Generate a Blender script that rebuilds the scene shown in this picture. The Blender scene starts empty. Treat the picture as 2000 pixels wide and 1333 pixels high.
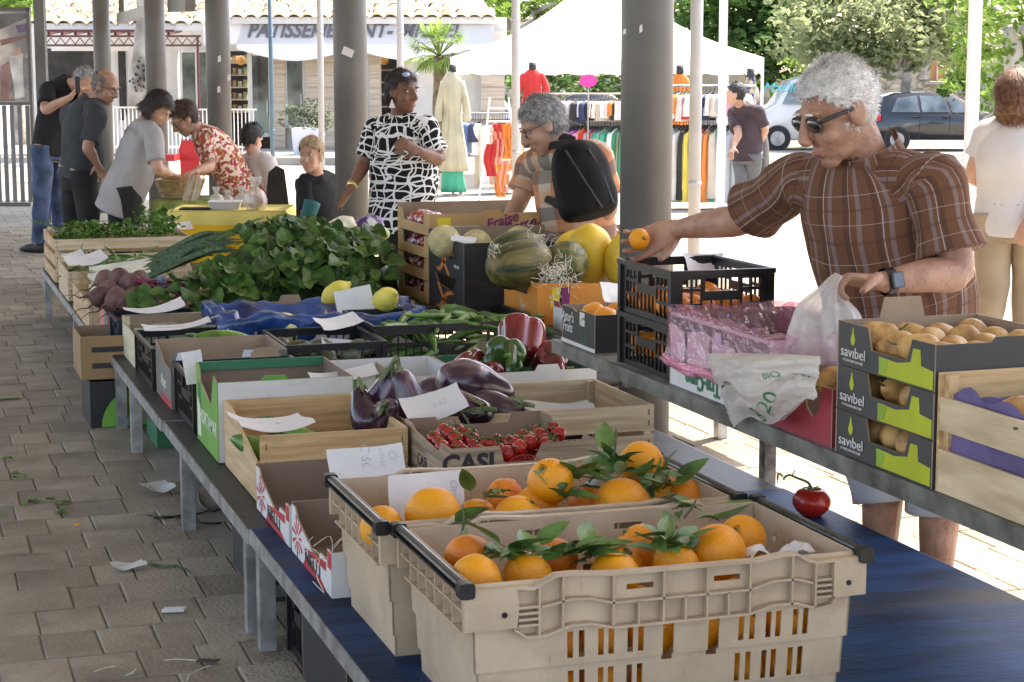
import bpy, bmesh, math, random
from mathutils import Vector as V, Matrix, noise as NZ
random.seed(7)
R = random.Random(11)
scn = bpy.context.scene
# ------------------------------------------------------------------ camera
CH, CF = 1.6, 3600.0
CP = math.atan(516.5 / CF)
CA = math.radians(18.26)
cam = bpy.data.cameras.new('camera')
cam.sensor_width = 36.0
cam.lens = 36.0 * CF / 2000.0
cam.clip_start = 0.05
cam.clip_end = 2000.0
cam_o = bpy.data.objects.new('camera', cam)
scn.collection.objects.link(cam_o)
cam_o.location = (0, 0, CH)
cam_o.rotation_euler = (math.pi / 2 - CP, 0, -CA)
scn.camera = cam_o
# ------------------------------------------------------------------ sky and sun
SUN_EL = math.radians(60)
sun_h = V((0.86, 0.51, 0)).normalized()          # horizontal direction towards the sun: right and a little behind
world = bpy.data.worlds.new('World')
scn.world = world
world.use_nodes = True
wn = world.node_tree.nodes
wl = world.node_tree.links
sky = wn.new('ShaderNodeTexSky')
sky.sky_type = 'NISHITA'
sky.sun_disc = False
sky.air_density = 0.8
sky.dust_density = 2.5
sky.ozone_density = 0.35
sky.sun_elevation = SUN_EL
sky.sun_rotation = math.atan2(sun_h.x, sun_h.y)
bgn = wn['Background']
bgn.inputs['Strength'].default_value = 0.15
wl.new(sky.outputs[0], bgn.inputs['Color'])
sl = bpy.data.lights.new('sun', 'SUN')
sl.energy = 3.0
sl.angle = math.radians(0.53)
sl.color = (1.0, 0.96, 0.9)
so = bpy.data.objects.new('sun', sl)
scn.collection.objects.link(so)
to_sun = V((sun_h.x * math.cos(SUN_EL), sun_h.y * math.cos(SUN_EL), math.sin(SUN_EL)))
so.rotation_euler = to_sun.to_track_quat('Z', 'Y').to_euler()
so.location = (5, 5, 12)
vs = scn.view_settings
vs.view_transform = 'Standard'
vs.look = 'None'
vs.exposure = 2.3
vs.use_white_balance = True
vs.white_balance_temperature = 7300
vs.white_balance_tint = 12
vs.gamma = 1.0
vs.use_curve_mapping = False
# ------------------------------------------------------------------ helpers
COL = scn.collection
BG = Matrix.Rotation(-CA, 4, 'Z')                 # frame of the far side: x to the right, y away, z up


def bp(px, py, D):
    """point of the far-side frame, distance D away"""
    v = (py - 666.5) / CF
    k = D / (math.cos(CP) - v * math.sin(CP))
    return V(((px - 1000) / CF * k, D, CH + (-math.sin(CP) - v * math.cos(CP)) * k))


def wp(px, py, D):
    return BG @ bp(px, py, D)


MATS = {}


def mat(name, col, rough=.6, var=.14, sc=6., bump=0., bsc=60., metal=0., col2=None, coat=0., trans=0.,
        alpha=1., sss=0., stretch=None, spec=.5, thr=None, bstr=None, detail=4., sheen=0., emit=None):
    if name in MATS:
        return MATS[name]
    m = bpy.data.materials.new(name)
    MATS[name] = m
    m.use_nodes = True
    nt = m.node_tree
    N = nt.nodes
    L = nt.links
    b = N['Principled BSDF']
    tc = N.new('ShaderNodeTexCoord')
    oi = N.new('ShaderNodeObjectInfo')
    mul = N.new('ShaderNodeMath'); mul.operation = 'MULTIPLY'; mul.inputs[1].default_value = 37.0
    L.new(oi.outputs['Random'], mul.inputs[0])
    mp = N.new('ShaderNodeMapping')
    if stretch:
        mp.inputs['Scale'].default_value = stretch
    L.new(tc.outputs['Object'], mp.inputs['Vector'])
    add = N.new('ShaderNodeVectorMath'); add.operation = 'ADD'
    L.new(mp.outputs[0], add.inputs[0]); L.new(mul.outputs[0], add.inputs[1])
    nz = N.new('ShaderNodeTexNoise')
    nz.inputs['Scale'].default_value = sc
    nz.inputs['Detail'].default_value = detail
    L.new(add.outputs[0], nz.inputs['Vector'])
    cr = N.new('ShaderNodeValToRGB')
    a = [max(0, c * (1 - var)) for c in col]
    c2 = col2 if col2 else [min(1, c * (1 + var)) for c in col]
    t = thr or (.35, .65)
    cr.color_ramp.elements[0].position = t[0]
    cr.color_ramp.elements[1].position = t[1]
    cr.color_ramp.elements[0].color = (*a, 1)
    cr.color_ramp.elements[1].color = (*c2, 1)
    L.new(nz.outputs['Fac'], cr.inputs[0])
    L.new(cr.outputs[0], b.inputs['Base Color'])
    b.inputs['Roughness'].default_value = rough
    b.inputs['Metallic'].default_value = metal
    b.inputs['Specular IOR Level'].default_value = spec
    b.inputs['Coat Weight'].default_value = coat
    b.inputs['Transmission Weight'].default_value = trans
    b.inputs['Alpha'].default_value = alpha
    if sss:
        b.inputs['Subsurface Weight'].default_value = sss
        b.inputs['Subsurface Radius'].default_value = (.012, .005, .003)
    if sheen:
        b.inputs['Sheen Weight'].default_value = sheen
    if bump:
        n2 = N.new('ShaderNodeTexNoise')
        n2.inputs['Scale'].default_value = bsc
        n2.inputs['Detail'].default_value = 3
        L.new(add.outputs[0], n2.inputs['Vector'])
        bm_ = N.new('ShaderNodeBump')
        bm_.inputs['Strength'].default_value = bump
        bm_.inputs['Distance'].default_value = .01
        L.new(n2.outputs['Fac'], bm_.inputs['Height'])
        L.new(bm_.outputs[0], b.inputs['Normal'])
    return m


def grime(m, col, sc, lo, hi, amt, stretch=(1, 1, 1), bump=0.):
    """stains, scuffs and handling marks of their own shape over a material"""
    N = m.node_tree.nodes; L = m.node_tree.links; b = N['Principled BSDF']
    src = b.inputs['Base Color'].links[0].from_socket
    tc = N.new('ShaderNodeTexCoord'); mp = N.new('ShaderNodeMapping'); mp.inputs['Scale'].default_value = stretch
    oi = N.new('ShaderNodeObjectInfo'); ad = N.new('ShaderNodeVectorMath'); ad.operation = 'ADD'
    ml = N.new('ShaderNodeMath'); ml.operation = 'MULTIPLY'; ml.inputs[1].default_value = 91.0
    L.new(oi.outputs['Random'], ml.inputs[0]); L.new(tc.outputs['Object'], mp.inputs[0]); L.new(mp.outputs[0], ad.inputs[0]); L.new(ml.outputs[0], ad.inputs[1])
    nz = N.new('ShaderNodeTexNoise'); nz.inputs['Scale'].default_value = sc; nz.inputs['Detail'].default_value = 9; nz.inputs['Roughness'].default_value = .65
    L.new(ad.outputs[0], nz.inputs['Vector'])
    cr = N.new('ShaderNodeValToRGB'); cr.color_ramp.elements[0].position = lo; cr.color_ramp.elements[1].position = hi
    L.new(nz.outputs['Fac'], cr.inputs[0])
    mm = N.new('ShaderNodeMath'); mm.operation = 'MULTIPLY'; mm.inputs[1].default_value = amt; L.new(cr.outputs[0], mm.inputs[0])
    mx = N.new('ShaderNodeMixRGB'); mx.inputs[2].default_value = (*col, 1)
    L.new(mm.outputs[0], mx.inputs[0]); L.new(src, mx.inputs[1]); L.new(mx.outputs[0], b.inputs['Base Color'])
    return m


def thin(name, col, opac=.5, rough=.25, glossy=.12, transl=.5):
    """thin film: partly see-through, partly diffuse/translucent, with a little gloss and crumple relief"""
    if name in MATS:
        return MATS[name]
    m = bpy.data.materials.new(name); MATS[name] = m
    m.use_nodes = True
    N = m.node_tree.nodes; L = m.node_tree.links
    N.remove(N['Principled BSDF'])
    out = N['Material Output']
    tr = N.new('ShaderNodeBsdfTransparent'); tr.inputs[0].default_value = (*[1 - (1 - c) * .5 for c in col], 1)
    df = N.new('ShaderNodeBsdfDiffuse'); df.inputs[0].default_value = (*col, 1)
    tl = N.new('ShaderNodeBsdfTranslucent'); tl.inputs[0].default_value = (*col, 1)
    gl = N.new('ShaderNodeBsdfGlossy'); gl.inputs['Roughness'].default_value = rough
    tc = N.new('ShaderNodeTexCoord'); nz = N.new('ShaderNodeTexNoise'); nz.inputs['Scale'].default_value = 28
    bm_ = N.new('ShaderNodeBump'); bm_.inputs['Strength'].default_value = .8; bm_.inputs['Distance'].default_value = .02
    L.new(tc.outputs['Object'], nz.inputs['Vector']); L.new(nz.outputs['Fac'], bm_.inputs['Height'])
    L.new(bm_.outputs[0], gl.inputs['Normal']); L.new(bm_.outputs[0], df.inputs['Normal'])
    m1 = N.new('ShaderNodeMixShader'); m1.inputs[0].default_value = transl
    L.new(df.outputs[0], m1.inputs[1]); L.new(tl.outputs[0], m1.inputs[2])
    m2 = N.new('ShaderNodeMixShader'); m2.inputs[0].default_value = opac
    L.new(tr.outputs[0], m2.inputs[1]); L.new(m1.outputs[0], m2.inputs[2])
    m3 = N.new('ShaderNodeMixShader'); m3.inputs[0].default_value = glossy
    L.new(m2.outputs[0], m3.inputs[1]); L.new(gl.outputs[0], m3.inputs[2])
    L.new(m3.outputs[0], out.inputs['Surface'])
    return m


def tag(o, label=None, cat=None, group=None, kind=None):
    if label: o['label'] = label
    if cat: o['category'] = cat
    if group: o['group'] = group
    if kind: o['kind'] = kind
    return o


def thing(name, label, cat, loc=(0, 0, 0), group=None, rz=0.):
    o = bpy.data.objects.new(name, None)
    o.empty_display_size = .05
    COL.objects.link(o)
    o.location = loc
    o.rotation_euler = (0, 0, rz)
    return tag(o, label, cat, group)


def link(name, me, parent=None, mw=None, rel=False):
    """link a mesh; its coordinates are world ones unless rel"""
    o = bpy.data.objects.new(name, me)
    COL.objects.link(o)
    if mw is not None:
        o.matrix_world = mw
    if parent is not None:
        o.parent = parent
        if not rel:
            o.matrix_parent_inverse = pinv(parent)
    return o


def mloc(o):
    return Matrix.Translation(o.location) @ o.rotation_euler.to_matrix().to_4x4() @ Matrix.Diagonal((*o.scale, 1))


def pinv(p):
    return wmat(p).inverted()


def wmat(o):
    m = mloc(o)
    if o.parent is not None:
        m = wmat(o.parent) @ o.matrix_parent_inverse @ m
    return m


def catmull(pts, n):
    """smooth resampling of a list of equal-length tuples"""
    out = []
    m = len(pts)
    for i in range(m - 1):
        p0 = pts[max(i - 1, 0)]; p1 = pts[i]; p2 = pts[i + 1]; p3 = pts[min(i + 2, m - 1)]
        for j in range(n):
            t = j / n
            out.append(tuple(.5 * ((2 * b) + (-a + c) * t + (2 * a - 5 * b + 4 * c - d) * t * t + (-a + 3 * b - 3 * c + d) * t ** 3)
                             for a, b, c, d in zip(p0, p1, p2, p3)))
    out.append(tuple(pts[-1]))
    return out


class MB:
    def __init__(s, xf=None):
        s.v = []; s.f = []; s.mi = []; s.uv = {}; s.xf = xf

    def vert(s, p):
        s.v.append(tuple(p)); return len(s.v) - 1

    def face(s, idx, mi=0, uv=None):
        if uv: s.uv[len(s.f)] = uv
        s.f.append(tuple(idx)); s.mi.append(mi)

    def poly(s, pts, mi=0):
        s.face([s.vert(p) for p in pts], mi)

    def box(s, a, b, mi=0, rot=None, c=None):
        x0, y0, z0 = a; x1, y1, z1 = b
        P = [V(p) for p in ((x0, y0, z0), (x1, y0, z0), (x1, y1, z0), (x0, y1, z0), (x0, y0, z1), (x1, y0, z1), (x1, y1, z1), (x0, y1, z1))]
        if rot is not None:
            c = V(c) if c else (V(a) + V(b)) / 2
            P = [rot @ (p - c) + c for p in P]
        i = len(s.v)
        s.v += [tuple(p) for p in P]
        for q in ((0, 3, 2, 1), (4, 5, 6, 7), (0, 1, 5, 4), (1, 2, 6, 5), (2, 3, 7, 6), (3, 0, 4, 7)):
            s.face([i + k for k in q], mi)

    def bar(s, p, q, w, h, up=(0, 0, 1), mi=0):
        p = V(p); q = V(q); d = (q - p).normalized(); u = V(up)
        if abs(d.dot(u)) > .95: u = V((0, 1, 0))
        x = d.cross(u).normalized(); z = x.cross(d)
        i = len(s.v)
        for e in (p, q):
            for a, b in ((-1, -1), (1, -1), (1, 1), (-1, 1)):
                s.v.append(tuple(e + x * a * w / 2 + z * b * h / 2))
        for k in ((0, 1, 2, 3), (7, 6, 5, 4), (0, 4, 5, 1), (1, 5, 6, 2), (2, 6, 7, 3), (3, 7, 4, 0)):
            s.face([i + n for n in k], mi)

    def loft(s, keys, nr=16, n=4, side=(1, 0, 0), cap=True, mi=0, fn=None, sq=2.0, smooth=True):
        """keys: (pos, rx, ry); elliptic rings along a smooth path; rx lies along side"""
        raw = [(*V(k[0]), k[1], k[2]) for k in keys]
        pts = catmull(raw, n) if smooth and len(raw) > 2 else (catmull(raw, n) if n > 1 else raw)
        P = [V(p[:3]) for p in pts]
        side = V(side)
        rings = []; L = 0.
        rm = sum(p[3] + p[4] for p in pts) / len(pts) / 2
        for i, p in enumerate(pts):
            t = (P[min(i + 1, len(P) - 1)] - P[max(i - 1, 0)])
            if t.length < 1e-9: t = V((0, 0, 1))
            t.normalize()
            a = side - t * side.dot(t)
            if a.length < 1e-4: a = V((0, 1, 0)) - t * t.y
            a.normalize(); b = t.cross(a)
            if i: L += (P[i] - P[i - 1]).length
            ring = []
            for k in range(nr):
                th = 2 * math.pi * k / nr
                c, sn = math.cos(th), math.sin(th)
                if sq != 2.0:
                    c = math.copysign(abs(c) ** (2 / sq), c); sn = math.copysign(abs(sn) ** (2 / sq), sn)
                q = P[i] + a * c * p[3] + b * sn * p[4]
                if fn: q = fn(q, th, i / (len(pts) - 1), (a * c + b * sn))
                ring.append(s.vert(q))
            rings.append((ring, L))
        for (r0, l0), (r1, l1) in zip(rings, rings[1:]):
            for k in range(nr):
                k2 = (k + 1) % nr
                u0, u1 = k / nr * 2 * math.pi * rm, (k + 1) / nr * 2 * math.pi * rm
                s.face((r0[k], r0[k2], r1[k2], r1[k]), mi, ((u0, l0), (u1, l0), (u1, l1), (u0, l1)))
        if cap:
            s.face(rings[0][0][::-1], mi); s.face(rings[-1][0], mi)
        return rings

    def tube(s, pts, r, nr=8, n=3, r2=None, mi=0, cap=True):
        m = len(pts)
        ks = []
        for i, p in enumerate(pts):
            rr = r if r2 is None else r + (r2 - r) * i / (m - 1)
            ks.append((p, rr, rr))
        d = V(pts[-1]) - V(pts[0])
        sd = (1, 0, 0) if abs(d.x) < .8 * d.length else (0, 0, 1)
        s.loft(ks, nr, n, sd, cap, mi)

    def cyl(s, p, q, r, r2=None, nr=12, mi=0, cap=True):
        r2 = r if r2 is None else r2
        d = (V(q) - V(p)); sd = (1, 0, 0) if abs(d.x) < .8 * d.length else (0, 1, 0)
        s.loft([(p, r, r), (q, r2, r2)], nr, 1, sd, cap, mi)

    def ell(s, c, rad, nu=14, nv=9, rot=None, mi=0, fn=None):
        c = V(c); i0 = len(s.v)
        for j in range(nv + 1):
            ph = math.pi * j / nv
            for k in range(nu if 0 < j < nv else 1):
                th = 2 * math.pi * k / nu
                d = V((math.sin(ph) * math.cos(th), math.sin(ph) * math.sin(th), math.cos(ph)))
                p = V((d.x * rad[0], d.y * rad[1], d.z * rad[2]))
                if fn: p = fn(p, d)
                if rot is not None: p = rot @ p
                s.v.append(tuple(c + p))
        def idx(j, k):
            if j == 0: return i0
            if j == nv: return i0 + 1 + (nv - 1) * nu
            return i0 + 1 + (j - 1) * nu + k % nu
        for j in range(nv):
            for k in range(nu):
                if j == 0: s.face((idx(0, 0), idx(1, k), idx(1, k + 1)), mi)
                elif j == nv - 1: s.face((idx(j, k), idx(nv, 0), idx(j, k + 1)), mi)
                else: s.face((idx(j, k), idx(j + 1, k), idx(j + 1, k + 1), idx(j, k + 1)), mi)

    def grid(s, fn, nu, nv, mi=0, uvs=None):
        ii = [[s.vert(fn(a / nu, b / nv)) for a in range(nu + 1)] for b in range(nv + 1)]
        for b in range(nv):
            for a in range(nu):
                uv = None
                if uvs: uv = tuple((uvs[0] * x / nu, uvs[1] * y / nv) for x, y in ((a, b), (a + 1, b), (a + 1, b + 1), (a, b + 1)))
                s.face((ii[b][a], ii[b][a + 1], ii[b + 1][a + 1], ii[b + 1][a]), mi, uv)

    def prism(s, prof, o, u, v, n, th, mi=0, mi2=None, mie=None):
        """flat outline extruded by th along -n: outer side material mi, inner mi2, edge mie"""
        o, u, v, n = V(o), V(u), V(v), V(n)
        mi2 = mi if mi2 is None else mi2
        mie = mi2 if mie is None else mie
        A = [s.vert(o + u * a + v * b) for a, b in prof]
        B = [s.vert(o + u * a + v * b - n * th) for a, b in prof]
        fl = u.cross(v).dot(n) < 0
        area = sum(prof[i][0] * prof[(i + 1) % len(prof)][1] - prof[(i + 1) % len(prof)][0] * prof[i][1] for i in range(len(prof)))
        if area < 0: fl = not fl
        s.face(A[::-1] if fl else A, mi); s.face(B if fl else B[::-1], mi2)
        m = len(prof)
        for i in range(m):
            j = (i + 1) % m
            s.face((A[j], A[i], B[i], B[j]) if not fl else (A[i], A[j], B[j], B[i]), mie)

    def holes(s, u0, u1, v0, v1, hs, P, th, mi=0):
        """panel u0..u1 x v0..v1 with rectangular holes; P(u,v,w) gives the point, w is depth 0..th"""
        us = sorted({u0, u1, *[h[0] for h in hs], *[h[1] for h in hs]})
        vs_ = sorted({v0, v1, *[h[2] for h in hs], *[h[3] for h in hs]})
        us = [u for u in us if u0 <= u <= u1]; vs_ = [v for v in vs_ if v0 <= v <= v1]
        nu, nv = len(us) - 1, len(vs_) - 1
        def solid(i, j):
            if not (0 <= i < nu and 0 <= j < nv): return False
            a, b = (us[i] + us[i + 1]) / 2, (vs_[j] + vs_[j + 1]) / 2
            return not any(h[0] < a < h[1] and h[2] < b < h[3] for h in hs)
        cache = {}
        def vv(i, j, w):
            if (i, j, w) not in cache: cache[(i, j, w)] = s.vert(P(us[i], vs_[j], w * th))
            return cache[(i, j, w)]
        for i in range(nu):
            for j in range(nv):
                if not solid(i, j): continue
                s.face((vv(i, j, 0), vv(i + 1, j, 0), vv(i + 1, j + 1, 0), vv(i, j + 1, 0)), mi)
                s.face((vv(i, j, 1), vv(i, j + 1, 1), vv(i + 1, j + 1, 1), vv(i + 1, j, 1)), mi)
                if not solid(i - 1, j): s.face((vv(i, j, 0), vv(i, j + 1, 0), vv(i, j + 1, 1), vv(i, j, 1)), mi)
                if not solid(i + 1, j): s.face((vv(i + 1, j + 1, 0), vv(i + 1, j, 0), vv(i + 1, j, 1), vv(i + 1, j + 1, 1)), mi)
                if not solid(i, j - 1): s.face((vv(i + 1, j, 0), vv(i, j, 0), vv(i, j, 1), vv(i + 1, j, 1)), mi)
                if not solid(i, j + 1): s.face((vv(i, j + 1, 0), vv(i + 1, j + 1, 0), vv(i + 1, j + 1, 1), vv(i, j + 1, 1)), mi)

    def mesh(s, name, mats, smooth=False, fix=True):
        me = bpy.data.meshes.new(name)
        vs_ = s.v if s.xf is None else [tuple(s.xf @ V(p)) for p in s.v]
        me.from_pydata(vs_, [], s.f)
        if not isinstance(mats, (list, tuple)): mats = [mats]
        for m in mats: me.materials.append(m)
        if len(mats) > 1:
            me.polygons.foreach_set('material_index', s.mi)
        if s.uv:
            ul = me.uv_layers.new(name='uv')
            for fi, uv in s.uv.items():
                p = me.polygons[fi]
                for k, li in enumerate(p.loop_indices): ul.data[li].uv = uv[k]
        if fix:
            b = bmesh.new(); b.from_mesh(me); bmesh.ops.recalc_face_normals(b, faces=b.faces); b.to_mesh(me); b.free()
        if smooth:
            me.polygons.foreach_set('use_smooth', [True] * len(me.polygons))
        me.update()
        return me

    def build(s, name, mats, parent=None, smooth=False, fix=True):
        return link(name, s.mesh(name, mats, smooth, fix), parent)


def fuse(me, voxel, it=3, fac=.5, mats=None, name=None):
    """one continuous surface out of overlapping closed shapes"""
    o = bpy.data.objects.new('tmp', me)
    COL.objects.link(o)
    r = o.modifiers.new('r', 'REMESH'); r.mode = 'VOXEL'; r.voxel_size = voxel; r.use_smooth_shade = True
    if it:
        q = o.modifiers.new('s', 'SMOOTH'); q.factor = fac; q.iterations = it
    dg = bpy.context.evaluated_depsgraph_get()
    m2 = bpy.data.meshes.new_from_object(o.evaluated_get(dg))
    m2.name = name or me.name
    bpy.data.objects.remove(o)
    m2.materials.clear()
    for m in (mats or []): m2.materials.append(m)
    m2.polygons.foreach_set('use_smooth', [True] * len(m2.polygons))
    return m2


def tmesh(s, size, extrude=.0005, bold=0., space=1., shear=0., align='CENTER'):
    c = bpy.data.curves.new('txt', 'FONT')
    c.body = s; c.size = size; c.extrude = extrude; c.offset = bold; c.space_character = space; c.shear = shear
    c.align_x = align; c.align_y = 'CENTER'; c.resolution_u = 3
    o = bpy.data.objects.new('txt', c); COL.objects.link(o)
    dg = bpy.context.evaluated_depsgraph_get()
    me = bpy.data.meshes.new_from_object(o.evaluated_get(dg))
    bpy.data.objects.remove(o)
    return me


def text(s, size, o, u, v, m, parent, name='lettering', sx=1., **kw):
    me = tmesh(s, size, **kw)
    u = V(u).normalized(); v = V(v).normalized(); n = u.cross(v).normalized(); v = n.cross(u)
    M4 = Matrix(((u.x * sx, v.x, n.x, o[0]), (u.y * sx, v.y, n.y, o[1]), (u.z * sx, v.z, n.z, o[2]), (0, 0, 0, 1)))
    me.transform(M4)
    me.materials.clear(); me.materials.append(m)
    return link(name, me, parent)


def jit(p, a):
    return V((p[0] + R.uniform(-a, a), p[1] + R.uniform(-a, a), p[2] + R.uniform(-a, a)))


def put(me, name, parent, loc, rot=(0, 0, 0), sc=1.):
    o = bpy.data.objects.new(name, me)
    COL.objects.link(o)
    o.location = loc; o.rotation_euler = rot
    o.scale = (sc, sc, sc) if not isinstance(sc, (tuple, list)) else sc
    if parent is not None:
        o.parent = parent; o.matrix_parent_inverse = wmat(parent).inverted()
    return o
# ------------------------------------------------------------------ shared materials
m_paver = mat('paver_stone', (.28, .232, .168), .85, .2, 2.2, .6, 70, col2=(.37, .32, .245), detail=8)
grime(m_paver, (.12, .1, .075), 3.2, .5, .72, .55); grime(m_paver, (.08, .07, .06), 38, .66, .72, .6)
m_mortar = mat('paver_joint', (.2, .165, .125), .95, .3, 20)
m_steel = mat('galvanised_steel', (.42, .43, .43), .42, .3, 14, .08, 40, metal=.75)
m_paintgrey = mat('grey_painted_steel', (.125, .12, .112), .42, .14, 3, .05, 120)
m_whitepole = mat('white_painted_steel', (.8, .8, .79), .4, .04, 4)
m_blacktop = mat('dark_table_board', (.022, .025, .028), .5, .4, 8, .15, 60)
m_rust = mat('rusty_steel', (.16, .12, .09), .7, .5, 18, .3, 80, col2=(.3, .27, .24))
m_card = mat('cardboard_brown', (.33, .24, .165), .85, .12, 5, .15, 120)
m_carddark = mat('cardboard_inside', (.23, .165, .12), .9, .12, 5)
m_white = mat('white_card', (.68, .67, .65), .7, .05, 5)
m_paper = mat('white_paper', (.68, .67, .66), .8, .03, 4)
m_blackp = mat('black_plastic', (.012, .012, .013), .32, .4, 10, .1, 60)
m_ink = mat('grey_ink', (.2, .2, .22), .8, .1)
m_woodx = mat('pine_wood_x', (.55, .34, .15), .75, .14, 10, .15, 40, col2=(.66, .46, .24), stretch=(.35, 5, 5))
m_woody = mat('pine_wood_y', (.56, .36, .18), .75, .14, 10, .15, 40, col2=(.67, .48, .28), stretch=(5, .35, 5))
m_woodpale = mat('poplar_wood', (.6, .45, .27), .8, .14, 10, .12, 40, col2=(.72, .58, .4), stretch=(.4, 6, 6))
m_staple = mat('steel_staple', (.08, .06, .05), .5, .2, metal=.6)
m_green = mat('leaf_green', (.06, .13, .02), .45, .4, 9, .2, 60, col2=(.13, .24, .045))
m_roofunder = mat('hall_ceiling_boards', (.68, .66, .62), .8, .1, 2)

grime(m_card, (.17, .115, .075), 5, .5, .75, .5); grime(m_white, (.42, .36, .3), 6, .54, .8, .5); grime(m_woodx, (.3, .19, .09), 7, .56, .74, .6, (.5, 3, 3)); grime(m_woody, (.3, .19, .09), 7, .56, .74, .6, (3, .5, 3))
grime(m_woodpale, (.33, .24, .14), 7, .54, .74, .6, (.5, 3, 3)); grime(m_steel, (.16, .13, .1), 9, .52, .7, .6); grime(m_paintgrey, (.2, .19, .18), 4, .6, .75, .5, (1, 1, .3)); grime(m_paper, (.5, .47, .42), 8, .6, .8, .4)
# ------------------------------------------------------------------ ground
m_ground = bpy.data.materials.new('pavement_far')
m_ground.use_nodes = True
_N = m_ground.node_tree.nodes; _L = m_ground.node_tree.links
_b = _N['Principled BSDF']; _b.inputs['Roughness'].default_value = .9
_tc = _N.new('ShaderNodeTexCoord')
_br = _N.new('ShaderNodeTexBrick')
_br.inputs['Color1'].default_value = (.34, .31, .26, 1)
_br.inputs['Color2'].default_value = (.42, .39, .34, 1)
_br.inputs['Mortar'].default_value = (.17, .155, .13, 1)
_br.inputs['Scale'].default_value = 1.0
_br.inputs['Mortar Size'].default_value = .006
_br.inputs['Brick Width'].default_value = .27
_br.inputs['Row Height'].default_value = .24
_L.new(_tc.outputs['Object'], _br.inputs['Vector'])
_nz = _N.new('ShaderNodeTexNoise'); _nz.inputs['Scale'].default_value = .8; _nz.inputs['Detail'].default_value = 6
_L.new(_tc.outputs['Object'], _nz.inputs['Vector'])
_mx = _N.new('ShaderNodeMixRGB'); _mx.blend_type = 'MULTIPLY'; _mx.inputs[0].default_value = .5
_L.new(_br.outputs[0], _mx.inputs[1]); _L.new(_nz.outputs['Fac'], _mx.inputs[2])
_L.new(_mx.outputs[0], _b.inputs['Base Color'])
g = MB()
# the sheet is left out where the single pavers lie in their own bed
for (a, b, c, d) in ((-400, -2.4, -200, 600), (6.0, 400, -200, 600), (-2.4, 6.0, -200, 3.9), (-2.4, 6.0, 20.1, 600)):
    g.poly([(a, c, 0), (b, c, 0), (b, d, 0), (a, d, 0)])
ground = tag(g.build('ground', m_ground), kind='structure')
g = MB(); g.poly([(-2.4, 3.9, -.006), (6, 3.9, -.006), (6, 20.1, -.006), (-2.4, 20.1, -.006)])
pave = tag(g.build('pavement', m_mortar), kind='structure')
pm = {}
for w in (.13, .16, .19, .24):
    b = MB(); e = .004
    x0, x1, y0, y1, zt = .0025, w - .002, .002, .24 - .002, 0.0
    b.box((x0, y0, -.03), (x1, y1, zt - .003))
    del b.f[1]; del b.mi[1]
    i = len(b.v)
    for (x, y) in ((x0 + e, y0 + e), (x1 - e, y0 + e), (x1 - e, y1 - e), (x0 + e, y1 - e)): b.vert((x, y, zt))
    b.face((i, i + 1, i + 2, i + 3))
    for k in range(4): b.face((4 + k, 4 + (k + 1) % 4, i + (k + 1) % 4, i + k))
    pm[w] = (b, b.mesh('paver', m_paver))
pl = []
row = 0
y = 3.9
while y < 20.09:
    x = -2.4 + R.uniform(-.1, 0)
    while x < 6.0:
        w = R.choice((.13, .16, .16, .19, .19, .24))
        pl.append((x, y, w)); x += w
    y += .24; row += 1
def seen(p):
    x, y, w = p
    lx = -0.155 * 0 + .045 * y          # left edge of the view
    return x + w > .03 * y and y > 4.6 and x < .92
near = sorted([p for p in pl if seen(p)], key=lambda p: p[1] + .2 * p[0])[:300]
nset = set(near)
for p in near:
    o = bpy.data.objects.new('paver', pm[p[2]][1]); COL.objects.link(o)
    o.location = (p[0], p[1], R.uniform(-.0025, .003)); o.rotation_euler = (R.gauss(0, .006), R.gauss(0, .006), R.gauss(0, .006))
    o.parent = pave
big = MB()
for p in pl:
    if p in nset: continue
    b = pm[p[2]][0]; i = len(big.v); dz = R.uniform(-.002, .002)
    for q in b.v: big.v.append((q[0] + p[0], q[1] + p[1], q[2] + dz))
    for f in b.f[:]: big.face([i + k for k in f])
tag(big.build('paver_field', m_paver, pave, fix=False), kind='stuff')

# ------------------------------------------------------------------ the market hall: roof, columns, beams
hall = thing('market_hall_roof', 'flat roof of the open market hall above the stall', 'roof', (0, 8, 3.6))
b = MB(); b.box((-4, -1.6, 3.6), (4.85, 26, 3.75)); b.build('deck', m_roofunder, hall)
for k in range(9):
    b = MB(); b.box((-4, -1.4 + k * 3.3, 3.42), (4.85, -1.28 + k * 3.3, 3.597)); b.build('rafter', m_paintgrey, hall)


def column(px, D, wpx, label, base=0.):
    p = wp(px, 600, D); r = wpx * D / CF / 2
    c = thing('column', label, 'column', (p.x, p.y, 0), 'round grey columns of the market hall')
    b = MB(); b.cyl((p.x, p.y, 0), (p.x, p.y, 3.6), r, nr=28); b.build('shaft', m_paintgrey, c, True)
    b = MB(); b.cyl((p.x, p.y, 0), (p.x, p.y, .012), r * 1.7, nr=20)
    for k in range(4):
        a = k * math.pi / 2 + .6
        b.cyl((p.x + math.cos(a) * r * 1.4, p.y + math.sin(a) * r * 1.4, .01), (p.x + math.cos(a) * r * 1.4, p.y + math.sin(a) * r * 1.4, .035), .012, nr=6)
    b.build('base_plate', m_paintgrey, c)
    return c, p, r


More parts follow.
